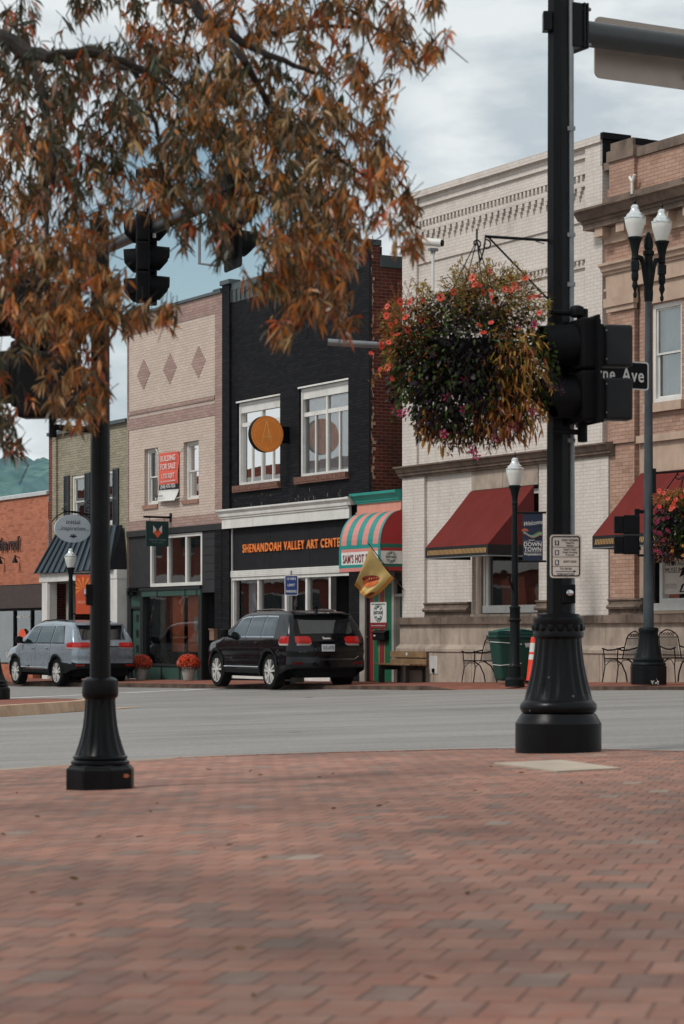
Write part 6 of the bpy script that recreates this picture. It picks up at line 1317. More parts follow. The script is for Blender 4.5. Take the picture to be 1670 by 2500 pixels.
mb = MB(); mb.M = Matrix.Translation((0,0,0.30)); mb.lathe([(0.075,6.45),(0.085,6.6),(0.075,6.7),(0.085,6.72),(0.09,6.95),(0.06,7.05),(0.075,7.1),(0.075,7.25),(0.10,7.27),(0.10,7.33),(0.07,7.36),(0.085,7.42),(0.075,7.55),(0.03,7.66),(0.0,7.68)], n=20); T.part('stem', mb, M_lgr, smooth=True)
for sg, (dx, dy, dz) in enumerate(((-0.265,-0.22,0.0),(0.265,0.22,0.0))):
    mb = MB(); pts = [Vector((dx*q, dy*q, z)) for q, z in ((0.08,6.95),(0.22,7.15),(0.38,7.38),(0.55,7.50),(0.75,7.50),(0.95,7.48))]; mb.tube(pts, [0.055,0.05,0.045,0.045,0.05,0.055], 8); T.part('arm', mb, M_lgr, smooth=True)
    mb = MB(); mb.box(dx-0.07,dx+0.07,dy-0.07,dy+0.07,7.26,7.42); mb.lathe([(0.0,-0.50),(0.03,-0.47),(0.035,-0.42),(0.02,-0.38),(0.03,-0.34),(0.055,-0.28),(0.04,-0.2),(0.06,-0.16),(0.065,-0.1),(0.055,0)], (dx,dy,7.27), 14); T.part('pendant', mb, M_lgr, smooth=True)
    lantern(T, dx, dy, 7.83, 1.06, M_lgr)
T = Thing('pedestrian_signal', 'stacked black pedestrian signals on the left side of the twin globe lamp', 'pedestrian signal', (TX-0.34, TY-0.05, 2.62))
for z in (0.0,0.36):
    mb = MB(); mb.box(-0.10,0.18,0,0.16,z,z+0.33); h_ = T.part('housing', mb, M_blackm, bev=0.015); mb = MB(); mb.box(-0.26,-0.10,0.02,0.15,z+0.01,z+0.31); T.part('visor', mb, M_blackm, parent=h_, bev=0.01)
mb = MB(); mb.box(0.15,0.30,0.04,0.08,0.72,0.78); mb.box(0.15,0.30,0.04,0.08,-0.04,0.0); mb.box(0.10,0.18,0.02,0.12,0.69,0.80); T.part('bracket', mb, M_blackm)
# base of another lamp on the island
T = Thing('street_lamp', 'black round lamp post base at the left edge on the road island', 'street lamp', (-6.36, 43.9, road_z(-6.36,43.9)+0.17))
mb = MB(); mb.lathe([(0.33,0.0),(0.33,0.20),(0.31,0.23),(0.28,0.25)], n=40); T.part('plinth', mb, M_black, smooth=True); mb = MB(); mb.lathe([(0.29,0.25),(0.30,0.28),(0.27,0.31),(0.29,0.34),(0.25,0.37),(0.2,0.5),(0.16,0.7),(0.12,0.95),(0.08,1.1)], n=48, flute=12, fr=(0.4,0.95)); T.part('fluted_bell', mb, M_black, smooth=True); mb = MB(); mb.lathe([(0.08,1.1),(0.06,5)], n=16); T.part('pole', mb, M_black, smooth=True)

# ================================================================ leaves and flowers
def leafmat(name, col, tr=0.35):
    m = newmat(name); b = NB(m); df = b.n('ShaderNodeBsdfPrincipled'); co = b.oc(); c = b.mix(b.mr(b.noise(co, 6, 3, 0.6), 0.3, 0.7, 0, 1), scl(col,0.7), scl(col,1.3)); b.l(c, df.inputs['Base Color']); df.inputs['Roughness'].default_value = 0.38; df.inputs['Specular IOR Level'].default_value = 0.15 if name.startswith('plant') else 0.4
    t = b.n('ShaderNodeBsdfTranslucent'); b.l(c, t.inputs[0]); mx_ = b.n('ShaderNodeMixShader'); mx_.inputs[0].default_value = tr; b.l(df.outputs[0], mx_.inputs[1]); b.l(t.outputs[0], mx_.inputs[2]); b.out(mx_.outputs[0]); return m
LM = [leafmat('leaf_olive', C(70,62,32), 0.2), leafmat('leaf_brown', C(104,72,36), 0.25), leafmat('leaf_orange', C(176,110,46), 0.28), leafmat('leaf_rust', C(152,72,32), 0.25), leafmat('leaf_green', C(46,54,30), 0.15), leafmat('leaf_tan', C(176,146,98), 0.25)]
def leaf(mb, p, d, L, w_, m, droop=0.25):
    d = d.normalized(); s = d.cross(Vector((random.gauss(0,1), random.gauss(0,1), random.gauss(0,1)))).normalized(); g = Vector((0,0,-1))
    a = p + d*L*0.35; b = p + d*L*0.7 + g*L*droop*0.3; t = p + d*L + g*L*droop
    mb.add([p, a+s*w_*0.5, a-s*w_*0.5, b+s*w_*0.42, b-s*w_*0.42, t], [(0,1,2),(1,3,4,2),(3,5,4)], m)
def at(x, y, Y):          # bearing of a point in the photograph at distance Y
    return Vector(((x*1.0651-835)/5903*Y, Y, CAMZ+(1550-y*1.0651)/5903*Y))
CL = [ # x, y, rx, ry, tufts, tone
 (400,60,110,80,58,'r'),(560,45,110,60,46,'r'),(700,60,110,70,56,'o'),(840,45,110,55,56,'o'),(930,110,60,50,30,'o'),(1005,15,40,18,8,'o'),(985,130,22,25,7,'o'),(250,20,130,22,16,'g'),(30,90,45,80,22,'g'),(110,60,60,40,8,'g'),(1010,100,15,40,2,'o'),
 (130,165,140,50,62,'g'),(300,160,120,60,66,'g'),(470,160,110,70,64,'b'),(620,190,90,50,20,'g'),(760,150,80,60,34,'o'),(860,190,60,40,20,'o'),
 (70,260,110,80,66,'g'),(220,260,110,70,58,'g'),(390,260,130,80,92,'b'),(550,260,120,80,96,'b'),(700,270,100,60,58,'b'),(830,270,70,70,44,'o'),
 (50,380,90,80,66,'b'),(180,370,100,70,44,'g'),(320,380,110,70,60,'b'),(480,370,120,80,92,'b'),(640,370,120,80,96,'b'),(790,370,100,80,66,'o'),(880,410,45,70,32,'o'),(925,475,35,25,12,'o'),
 (40,490,80,60,52,'o'),(160,470,90,50,34,'g'),(320,470,90,50,44,'o'),(450,480,90,60,48,'g'),(580,470,100,70,80,'b'),(700,480,100,60,76,'b'),(820,480,80,60,50,'o'),
 (50,590,80,70,64,'o'),(165,590,90,80,74,'o'),(215,555,45,60,22,'o'),(345,460,50,28,14,'r'),(425,540,25,35,9,'g'),(505,560,30,50,14,'g'),
 (625,560,40,50,20,'o'),(700,580,90,60,72,'o'),(790,570,45,50,24,'o'),(945,560,20,40,13,'o'),(905,540,14,40,4,'o'),
 (600,650,40,30,8,'o'),(670,650,70,40,32,'o'),(745,660,55,45,30,'o'),(645,765,28,28,14,'o'),(690,710,40,30,12,'o'),(790,735,18,38,10,'o'),(735,720,30,20,7,'r'),
 (90,690,95,80,66,'o'),(200,670,70,80,60,'o'),(290,730,55,35,22,'o'),(385,735,25,25,7,'o'),(100,780,75,60,40,'o'),(190,800,50,70,26,'o'),(120,890,60,50,22,'o'),(220,900,28,60,18,'r'),(190,960,40,30,12,'o'),(25,990,30,50,10,'g'),(5,900,20,80,10,'g'),(40,1045,15,15,2,'g'),
]
TONE = {'g': [0,4,4,0,1,0,1,3], 'b': [0,1,1,2,0,5,4], 'o': [1,2,1,5,0,2,1,2,0,1,3], 'r': [3,2,2,1,0,1]}
T = Thing('oak_tree', 'willow oak with hanging rust and olive autumn leaves overhanging the upper left', 'tree', (-3.9, 10.2, plaza_z(-3.9,10.2)))
org = Vector((-3.9, 10.2, plaza_z(-3.9,10.2))); mbl = MB(); mbt = MB(); random.seed(11)
def tuft(c, tone, size=1.0):
    n = random.randint(6, 10); tw = Vector((random.gauss(0,0.5), random.gauss(0,0.5), -random.uniform(0.5,1.2))).normalized()
    tl = random.uniform(0.05,0.11)*size; base = c - tw*tl; mbt.tube([base - org, c - org], 0.0017, 3, False)
    cm = random.choice(TONE[tone])
    for k in range(n):
        d_ = (tw*random.uniform(0.4,1.2) + Vector((random.gauss(0,0.55), random.gauss(0,0.55), random.gauss(-0.3,0.4)))).normalized(); m = cm if random.random() < 0.6 else random.choice(TONE[tone])
        p = base + tw*tl*random.uniform(0.3,1.0); leaf(mbl, p-org, d_, random.uniform(0.038,0.066)*size, random.uniform(0.0075,0.0115)*size, m)
for (x, y, rx, ry, n_, tone) in CL:
    for _ in range(int(n_*(1.75 if tone in 'gb' else 1.5))):
        a = random.uniform(0, 2*math.pi); q = math.sqrt(random.random()); Y = 8.7+random.gauss(0,0.55) if y > 550 else 9.3+random.gauss(0,0.8)
        Y = max(7.6, min(11.5, Y)); ix, iy = x+rx*q*math.cos(a), y+ry*q*math.sin(a)
        g = noise.noise((ix*0.016, iy*0.014, 4.2)) + 0.7*noise.noise((ix*0.045, iy*0.04, 9.1))
        if g < -0.10 and random.random() < 0.78 and iy < 560: continue
        if abs(iy-(690-0.46*ix)) < 24 and ix < 510 and random.random() < 0.72: continue
        if 290 < ix < 395 and 520 < iy < 705 and random.random() < 0.85: continue
        if 515 < ix < 620 and 490 < iy < 640 and random.random() < 0.7: continue
        if 20 < ix < 195 and 720 < iy < 975 and random.random() < 0.35: continue
        if 205 < ix < 255 and 560 < iy < 900 and random.random() < 0.5: continue
        tuft(at(ix, iy, Y), tone)
for _ in range(750):    # the rest of the crown, outside the picture
    c = Vector((random.uniform(-6.5,-1.5), 10+random.gauss(0,1.5), random.uniform(2.8,5.6)))
    if (c.x*5903/c.y+835) > -25 and (1550-(c.z-CAMZ)*5903/c.y) > -25: continue
    tuft(c, random.choice('gbo'), 1.2)
for _ in range(1500):   # extra crown above and behind the picture, added to shade the foreground paving
    c = Vector((random.gauss(-2.6,1.6), random.gauss(3.6,2.6), random.gauss(5.2,0.7)))
    if c.z < 4.2 or (c.y > 0.5 and (1550-(c.z-CAMZ)*5903/c.y) > -60): continue
    tuft(c, random.choice('gbo'), 2.2)
for _ in range(1300):  # denser unseen clump, added to deepen the shade on the near paving
    c = Vector((random.gauss(-4.3,1.3), random.gauss(2.2,1.5), random.gauss(5.3,0.8)))
    if c.z < 3.8: continue
    tuft(c, random.choice('gbo'), 2.6)
for _ in range(360):
    Y = random.uniform(8,11.5); tuft(at(random.uniform(0,950), random.uniform(-420,-40), Y), random.choice('gbo'), 1.1)
T.part('crown', mbl, LM, smooth='noclean')
M_bark = paint('bark', C(34,28,24), 0.9, 0.3, 12, bump=0.6, bsc=40)
mb = MB(); mb.tube([(0,0,-0.1),(0.03,0,0.3),(0.0,0.02,1.6),(0.1,-0.1,2.8),(0.15,-0.15,3.9),(0.1,-0.1,5.2)],[0.24,0.19,0.165,0.14,0.10,0.04],14); T.part('trunk', mb, M_bark, smooth=True)
def branch(pts, r):
    mb = MB(); P = [(p if isinstance(p, Vector) else at(*p))-org for p in pts]; n = len(P); rs = [r*(1-0.8*i/(n-1)) for i in range(n)]; 
    Q = [P[0]]; R_ = [rs[0]]
    for i in range(n-1):
        for k in range(1,4): u = k/3; Q.append(P[i].lerp(P[i+1], u)+Vector((random.gauss(0,1),random.gauss(0,1),random.gauss(0,1)))*0.006); R_.append(rs[i]*(1-u)+rs[i+1]*u)
    mb.tube(Q, R_, 7); T.part('branch', mb, M_bark, smooth=True)
S0 = org+Vector((0.1,-0.1,2.9)); S1 = org+Vector((0.12,-0.12,3.6))
branch([S0, (-300,150,9.4), (0,72,8.6), (60,120,8.5), (110,135,8.4), (190,118,8.4), (280,135,8.4), (420,190,8.4)], 0.042)
branch([S1, (-100,-150,9.8), (300,-60,9.6), (440,15,8.6), (500,60,8.5), (560,95,8.5), (650,140,8.4), (720,165,8.4)], 0.034)
branch([(130,128,9.2),(230,115,9.1),(290,160,9.0),(350,175,8.9),(450,260,8.8)],0.02)
branch([(30,110,9.25),(90,200,9.1),(120,330,8.9),(110,480,8.8),(100,650,8.7),(120,800,8.6)],0.018)
branch([(510,68,8.5),(560,140,8.4),(640,300,9.0),(690,450,8.8),(710,600,8.7),(770,700,8.6)],0.016)
branch([(560,90,9.3),(700,60,9.3),(850,60,9.2),(960,110,9.1)],0.013)
branch([(640,300,9.0),(760,350,8.9),(870,420,8.9),(935,480,8.8)],0.011)
branch([(300,150,9.0),(360,280,8.9),(380,400,8.9),(330,470,8.8)],0.012)
branch([(100,650,8.7),(180,700,8.7),(290,730,8.7),(380,735,8.7)],0.008)
branch([(-40,850,8.8),(0,930,8.8),(20,1000,8.8)],0.006)
for _ in range(90):
    x, y, rx, ry, n_, tone = random.choice(CL); x0 = x+random.uniform(-rx,rx)*0.8; y0 = y-ry*0.9; Y = random.uniform(8.4,9.8)
    mbt.tube([at(x0,y0,Y)-org, at(x0+random.gauss(0,18),y0+35,Y)-org, at(x0+random.gauss(0,35),y0+80,Y)-org], [0.004,0.003,0.002], 4, False)
T.part('twigs', mbt, M_bark)

FM = [leafmat('plant_green', C(60,78,34), 0.25), leafmat('plant_dark', C(34,34,30), 0.15), leafmat('plant_purple', C(48,34,44), 0.15), leafmat('plant_yellow_green', C(142,122,56), 0.3), leafmat('plant_golden', C(158,116,58), 0.3), leafmat('plant_rust', C(128,72,42), 0.25)]
M_fo = leafmat('petal_orange', C(208,66,40), 0.2); M_fp = leafmat('petal_magenta', C(178,46,96), 0.3); M_fl = leafmat('petal_yellow', C(236,160,70), 0.3); M_fc = paint('flower_eye', C(60,24,20), 0.8)
def flower_mesh(r, n_, mat, name):
    mb = MB()
    for k in range(n_):
        a = 2*math.pi*k/n_; d_ = Vector((math.cos(a),math.sin(a),0.12)); s = Vector((-math.sin(a),math.cos(a),0)); mb.add([d_*r*0.15, d_*r*0.6+s*r*0.22, d_*r+Vector((0,0,-0.1*r)), d_*r*0.6-s*r*0.22],[(0,1,2,3)],0)
    mb.lathe([(r*0.24,0),(r*0.2,r*0.1),(0,r*0.14)],(0,0,0),8,m=1); me = bpy.data.meshes.new(name); me.from_pydata(mb.v, [], mb.f); me.materials.append(mat); me.materials.append(M_fc)
    for i, p in enumerate(me.polygons): p.material_index = mb.mi[i]
    return me
ME_fo = flower_mesh(0.030, 9, M_fo, 'flower'); ME_fp = flower_mesh(0.034, 5, M_fp, 'flower'); ME_fl = flower_mesh(0.02, 6, M_fl, 'flower')
def put(T, me, p, d_, s=1.0):
    o = bpy.data.objects.new('flower', me); COL.objects.link(o); o.parent = T.o; o.location = p; o.rotation_euler = Vector(d_).to_track_quat('Z','Y').to_euler(); o.scale = (s,s,s)
def fol(mb, c, rx, ry, rz, n, m, L, w_, spread=0.9, down=0.0, shellq=0.55):
    n = int(n*1.5); L *= 0.8; w_ *= 0.78
    for _ in range(n):
        u = Vector((random.gauss(0,1),random.gauss(0,1),random.gauss(0,1))).normalized(); q = random.uniform(shellq,1.06); p = Vector(c)+Vector((u.x*rx*q,u.y*ry*q,u.z*rz*q))
        d_ = (u*spread+Vector((random.gauss(0,0.6),random.gauss(0,0.6),random.gauss(0,0.6)-down))).normalized(); leaf(mb, p, d_, L*random.uniform(0.6,1.3), w_*random.uniform(0.7,1.3), random.choice(m) if isinstance(m,(list,tuple)) else m, 0.3)
# big hanging basket; local origin at the pot
BX, BY, BZ = 0.88, 16.85, 3.15
T = Thing('flower_basket', 'huge hanging basket of orange, golden and dark purple flowers beside the tall pole', 'flower basket', (BX, BY, BZ)); random.seed(5)
mb = MB()
fol(mb, (0.0,0,0.0),0.50,0.40,0.42,3400,[1,1,2,1,0],0.05,0.026,0.8,0.2)
fol(mb, (-0.05,-0.05,-0.2),0.50,0.34,0.36,1900,[1,1,0,2],0.05,0.03,0.7,0.4)
fol(mb, (-0.33,-0.05,-0.02),0.24,0.25,0.30,1300,[0,1,5,0],0.05,0.022,0.8,0.2)
fol(mb, (-0.42,-0.03,0.16),0.20,0.22,0.24,1500,[5,4,3,5,1],0.06,0.008,1.0,-0.2)
fol(mb, (0.17,-0.03,0.38),0.38,0.26,0.24,2600,[3,3,0,5,4,1],0.065,0.009,1.0,-0.3,0.3)
fol(mb, (0.02,0.0,0.50),0.14,0.14,0.14,420,[3,3,5],0.05,0.008,1.0,-0.4,0.2)
fol(mb, (-0.15,-0.05,0.32),0.2,0.2,0.14,500,[3,0,2],0.05,0.01,1.0,-0.4,0.3)
fol(mb, (0.30,-0.22,-0.05),0.24,0.16,0.25,420,[4,4,5,3],0.085,0.016,0.3,1.0,0.5)
fol(mb, (0.46,-0.05,-0.12),0.16,0.2,0.30,800,[0,0,1],0.04,0.024,0.8,0.3)
fol(mb, (0.27,-0.18,-0.42),0.26,0.16,0.20,520,[4,4,5,5,2],0.09,0.017,0.3,1.2,0.3)
fol(mb, (-0.02,-0.05,-0.55),0.24,0.14,0.12,520,[2,5,1,3],0.045,0.014,0.4,0.9,0.3)
fol(mb, (-0.28,-0.05,-0.48),0.12,0.12,0.13,220,[1,5,2,4],0.055,0.02,0.4,0.9,0.3)
for x, z in ((-0.20,-0.62),(-0.18,-0.63),(-0.27,-0.60),(-0.30,-0.56),(-0.16,-0.60)): leaf(mb, Vector((x,-0.1,z)), Vector((random.gauss(0,.15),0,-1)), 0.10, 0.03, 4, 0.1)
for _ in range(30):   # wispy stems with seed heads standing out
    a = random.uniform(-0.55,0.15); b_ = Vector((a, random.uniform(-0.15,0.1), 0.30+0.35*max(0,a+0.2))); t_ = b_+Vector((random.gauss(0,0.07),0,random.uniform(0.08,0.22))); mb.tube([b_, t_], 0.002, 3, False, 5); fol(mb, t_, 0.008,0.008,0.008, 6, 5, 0.018, 0.006, 1.0, 0, 0.2)
for _ in range(46):   # trailing and arching shoots that break the outline
    a = random.uniform(0, 2*math.pi); p = Vector((0.50*math.cos(a), -0.1+0.25*math.sin(a*3), 0.45*math.sin(a))); dn = Vector((math.cos(a)*0.7, random.gauss(0,0.2), 0.35*math.sin(a)-0.25 if math.sin(a) < 0.2 else 0.8)).normalized(); m_ = 3 if p.z > 0.1 else random.choice((0,4,5,2)); L_ = random.uniform(0.10,0.22)
    q = p
    for k in range(6):
        q2 = q + dn*L_/5; mb.tube([q, q2], 0.0018, 3, False, m_); fol(mb, q2, 0.012, 0.012, 0.012, 3, m_, 0.045, 0.014, 0.8, 0.4, 0.2); q = q2; dn = (dn+Vector((random.gauss(0,0.15),random.gauss(0,0.15),-0.16))).normalized()
T.part('foliage', mb, FM, smooth='noclean')
mb = MB(); mb.lathe([(0.0,-0.26),(0.15,-0.24),(0.27,-0.12),(0.32,0.04),(0.33,0.08)], n=24); T.part('pot', mb, M_blackm, smooth=True)
mb = MB()
for k in range(4): a = math.pi/2*k+0.4; mb.tube([(0.32*math.cos(a),0.32*math.sin(a),0.08),(0.06,0,0.80)],0.004,5)
mb.tube([(0.06,0,0.80),(0.06,0,0.88)],0.007,5); T.part('hanger', mb, M_black)
fl = [(-0.13,0.02,0.63,1.1)]
O_ = [(-0.57,0.33),(-0.60,0.30),(-0.59,0.26),(-0.50,0.35),(-0.44,0.30),(-0.40,0.35),(-0.35,0.34),(-0.62,0.17),(-0.55,0.19),(-0.50,0.20),(-0.57,0.12),(-0.62,0.06),(-0.56,0.08),(-0.53,0.04),(-0.60,0.03),(-0.50,0.10),(-0.45,0.14),(-0.66,-0.02),(-0.64,-0.12),(-0.58,0.0),(-0.56,-0.09),(-0.53,-0.20),(-0.42,0.22),(-0.36,0.20),(-0.12,0.40),(0.02,0.44),(0.06,0.42),(0.04,0.46),(0.13,0.38),(0.15,0.36),(0.09,0.38),(-0.06,0.36),(-0.18,0.37),(0.24,0.44),(0.30,0.46),(0.33,0.42),(0.28,0.40),(0.06,0.57),(0.13,0.56),(0.27,0.53),(0.36,0.50),(0.40,0.38),(0.44,0.36),(0.47,0.30),(0.49,0.26),(0.50,0.41),(0.05,0.16),(0.12,0.20),(0.10,0.12),(0.18,0.10),(0.20,0.32),(0.0,0.5)]
for x, z in [q for i, q in enumerate(O_) if i % 6 != 1]: put(T, ME_fo, (x+random.gauss(0,.015), -0.30+0.35*abs(x)*0.6-(0.12 if z < 0.22 and x > 0 else 0)+random.gauss(0,.04), z+random.gauss(0,.015)), (random.gauss(0,0.7), -1, random.gauss(0.4,0.6)), random.uniform(0.6,1.15))
for x, z in ((-0.52,-0.41),(-0.48,-0.43),(-0.45,-0.42),(0.40,-0.36),(0.41,-0.40),(0.43,-0.42),(-0.16,-0.32),(-0.05,-0.40),(-0.04,-0.20),(0.42,-0.02),(0.44,0.18),(0.33,0.16),(0.30,-0.52),(0.18,-0.60),(0.01,-0.68),(0.04,-0.72),(-0.18,-0.57)): put(T, ME_fp, (x, -0.26, z), (random.gauss(0,0.4), -1, random.gauss(-0.2,0.4)), random.uniform(0.8,1.2))
T = Thing('basket_bracket', 'black scrolled iron bracket with a slanting brace holding the huge flower basket', 'bracket', (PX, PY, 4.0))
mb = MB(); mb.tube([(-0.07,0,-0.01),(-0.525,-0.08,0.005)],0.011,8); T.part('bar', mb, M_black); mb = MB(); mb.tube([(-0.50,-0.08,0.0),(-0.07,-0.01,-0.43)],0.007,8); T.part('brace', mb, M_black)
def scroll2(mb, c, r, a0, a1, n=20, rad=0.006, shrink=0.8): mb.tube([(c[0]+r*(1-shrink*k/n)*math.cos(R(a0+(a1-a0)*k/n)), c[1], c[2]+r*(1-shrink*k/n)*math.sin(R(a0+(a1-a0)*k/n))) for k in range(n+1)], rad, 5)
mb = MB(); scroll2(mb,(-0.585,-0.08,-0.045),0.035,-60,300); scroll2(mb,(-0.515,-0.08,-0.055),0.04,100,-260); mb.tube([(-0.57,-0.08,-0.07),(-0.565,-0.08,-0.13),(-0.555,-0.08,-0.17)],0.006,5); mb.tube([(-0.52,-0.08,0.0),(-0.53,-0.08,-0.08),(-0.555,-0.08,-0.17),(-0.59,-0.2,-0.2)],0.006,5); mb.tube([(-0.12,-0.01,-0.01),(-0.16,-0.02,-0.02),(-0.10,-0.01,-0.035)],0.004,5); T.part('scroll', mb, M_black)
# second basket on the twin lamp
T = Thing('flower_basket', 'dark hanging flower basket at the right edge, on the twin globe lamp', 'flower basket', (5.98, 42.3, 3.12)); mb = MB(); random.seed(9)
fol(mb,(0,0,0),0.52,0.42,0.55,3600,[1,1,2,0],0.07,0.05,0.8,0.2); fol(mb,(-0.1,-0.1,0.45),0.42,0.3,0.18,800,[3,5,4],0.08,0.02,1,-0.4,0.3); fol(mb,(0.1,-0.2,-0.1),0.3,0.25,0.25,500,[0,0],0.08,0.06); fol(mb,(-0.3,-0.1,-0.4),0.25,0.25,0.25,500,[5,1,2],0.07,0.04,0.6,0.5)
T.part('foliage', mb, FM, smooth='noclean')
mb = MB(); mb.lathe([(0.0,-0.26),(0.15,-0.24),(0.27,-0.12),(0.32,0.08)], n=24); T.part('pot', mb, M_blackm, smooth=True)
mb = MB(); [mb.tube([(0.32*math.cos(a),0.32*math.sin(a),0.08),(0.0,0,0.88)],0.008,5) for a in (0.4,1.97,3.5,5.1)]; T.part('hanger', mb, M_black)
for _ in range(22): put(T, ME_fo, (random.uniform(-0.5,0.3), -0.4, random.uniform(0.25,0.62)), (random.gauss(0,.4),-1,0.3), 1.5)
for _ in range(20): put(T, ME_fl, (random.uniform(-0.3,0.3), -0.45, random.uniform(-0.65,-0.2)), (random.gauss(0,.4),-1,0), 1.7)
for _ in range(20): put(T, ME_fp, (random.uniform(-0.6,-0.3), -0.35, random.uniform(-0.6,0.3)), (random.gauss(0,.4),-1,0), 1.1)
T = Thing('basket_bracket', 'thin scrolled bracket on the twin globe lamp holding the dark basket', 'bracket', (TX, TY, 4.05))
mb = MB(); mb.tube([(0.08,0,0),(0.68,-0.2,0.03)],0.022,8); mb.box(0.06,0.13,-0.04,0.04,-0.35,0.08); T.part('bar', mb, M_black); mb = MB(); mb.tube([(0.50,-0.15,0.0),(0.08,0,-0.62)],0.012,6); T.part('brace', mb, M_black); mb = MB(); scroll2(mb,(0.50,-0.15,-0.06),0.07,0,-330,rad=0.012); T.part('scroll', mb, M_black)
# potted mums
def mum(label, t, y, s=1.0):
    z = walk_z(t); T = Thing('flower_pot', label, 'flower pot', fac=(t, y, z), group='potted mums by the shop window')
    mb = MB(); mb.M = Matrix.Translation((t,y,z)); mb.lathe([(0.12,0),(0.135,0.02),(0.185,0.30),(0.205,0.31),(0.205,0.345),(0.18,0.35)], n=24); T.part('pot', mb, paint('pale_pot', C(158,158,152), 0.6, 0.1, 6), smooth=True)
    mb = MB(); fol(mb,(t,y,z+0.43),0.27,0.27,0.18,700,[0,1],0.06,0.03,0.9,0.3); T.part('foliage', mb, FM, smooth='noclean')
    mb = MB()
    for _ in range(900):
        u = Vector((random.gauss(0,1),random.gauss(0,1),abs(random.gauss(0,1))-0.25)).normalized(); p = Vector((t,y,z+0.42))+Vector((u.x*0.29,u.y*0.29,u.z*0.25))*random.uniform(0.93,1.04); a = u.cross(Vector((0.3,0.2,1))).normalized(); b2 = u.cross(a); s_ = random.uniform(0.016,0.026); mb.add([p+a*s_, p+b2*s_, p-a*s_, p-b2*s_, p+u*0.015],[(0,1,4),(1,2,4),(2,3,4),(3,0,4)], random.choice((0,0,1)))
    T.part('blossom', mb, [leafmat('mum_orange', C(206,72,34), 0.2), leafmat('mum_rust', C(160,48,26), 0.2)], smooth='noclean')
mum('orange mum in a pale pot by the green door, next to the silver blue car', -12.67, -0.6); mum('orange mum in a pale pot near the dark doorway, next to the black car', -9.75, -0.6)

# ================================================================ pavement furniture
# wheeled bin
T = Thing('wheeled_bin', 'big dark green wheeled bin with curved lid and white letters behind the single globe lamp', 'bin', FP(5.67,-0.8,0.252)[:], R(14))
def taper(mb, x0, x1, y0, y1, z0, z1, k, m=None): cx_, cy_ = (x0+x1)/2, (y0+y1)/2; mb.add([(cx_+(a-cx_)*k, cy_+(b-cy_)*k, z0) for a,b in ((x0,y0),(x1,y0),(x1,y1),(x0,y1))]+[(a,b,z1) for a,b in ((x0,y0),(x1,y0),(x1,y1),(x0,y1))],[(0,3,2,1),(4,5,6,7),(0,1,5,4),(1,2,6,5),(2,3,7,6),(3,0,4,7)], m)
M_bin = paint('bin_green', C(10,58,50), 0.5, 0.1, 4, bump=0.1); mb = MB(); taper(mb,-0.40,0.42,-0.34,0.34,0.03,0.90,0.74); bn = T.part('body', mb, M_bin, bev=0.05)
mb = MB(); taper(mb,-0.44,0.46,-0.37,0.37,0.88,0.94,0.98); taper(mb,-0.40,0.40,-0.33,0.33,0.94,1.03,1.0); T.part('rim', mb, M_bin, bev=0.02)
mb = MB(); n = 12; G = []
for i in range(n+1):
    x = -0.42+0.86*i/n
    for y in (-0.34,-0.2,0,0.2,0.34): G.append((x,y,1.0+0.09*math.sin(math.pi*min(1,max(0,i/n)))**0.6*(1-(y/0.5)**2)))
mb.add(G,[(i*5+j,i*5+j+1,(i+1)*5+j+1,(i+1)*5+j) for i in range(n) for j in range(4)]); T.part('lid', mb, paint('bin_teal', C(14,84,74), 0.45, 0.1, 4), smooth=True)
mb = MB(); mb.tube([(0.43,-0.3,0.97),(0.52,-0.3,1.0),(0.52,0.3,1.0),(0.43,0.3,0.97)],0.018,6); T.part('handle', mb, M_bin)
for y in (-0.36,0.31): mb = MB(); mb.tube([(0.36,y,0.12),(0.36,y+0.05,0.12)],0.12,16); T.part('wheel', mb, M_rubber)
mb = MB(); mb.text('WPRD', (0.16,-0.338,0.70), (1,0,0),(0,0,1), 0.085, 0.24, ext=0.006, bold=0.04); T.part('lettering', mb, M_white, parent=bn)
for z0, sg in ((0.80,-1),(0.34,1)):
    mb = MB(); k_ = 0.74+0.26*(z0-0.03)/0.87; mb.tube([(-0.405*k_,0.2,z0+0.01),(-0.41*k_-0.01,-0.30*k_,z0),(-0.38*k_,-0.348*k_,z0),(-0.1,-0.35*k_,z0+0.02*sg),(0.1,-0.35*k_,z0+0.04*sg)],0.008,5); T.part('cord', mb, M_white, parent=bn)
# traffic cone
T = Thing('traffic_cone', 'tall orange traffic cone with two white bands between the green bin and the big pole', 'traffic cone', (3.81, 48.0, 0.262))
M_cone = paint('cone_orange', C(220,62,36), 0.5, 0.08, 4); mb = MB(); mb.box(-0.19,0.19,-0.19,0.19,0,0.035); T.part('foot', mb, M_blackm, bev=0.01)
mb = MB(); mb.lathe([(0.165,0.03),(0.15,0.06),(0.108,0.45)], n=28, m=0); mb.lathe([(0.1085,0.45),(0.098,0.55)], n=28, m=1); mb.lathe([(0.0975,0.55),(0.092,0.60)], n=28, m=0); mb.lathe([(0.0925,0.60),(0.072,0.78)], n=28, m=1); mb.lathe([(0.0715,0.78),(0.06,0.88),(0.04,0.90)], n=28, m=0); T.part('cone', mb, [M_cone, M_white], smooth=True)
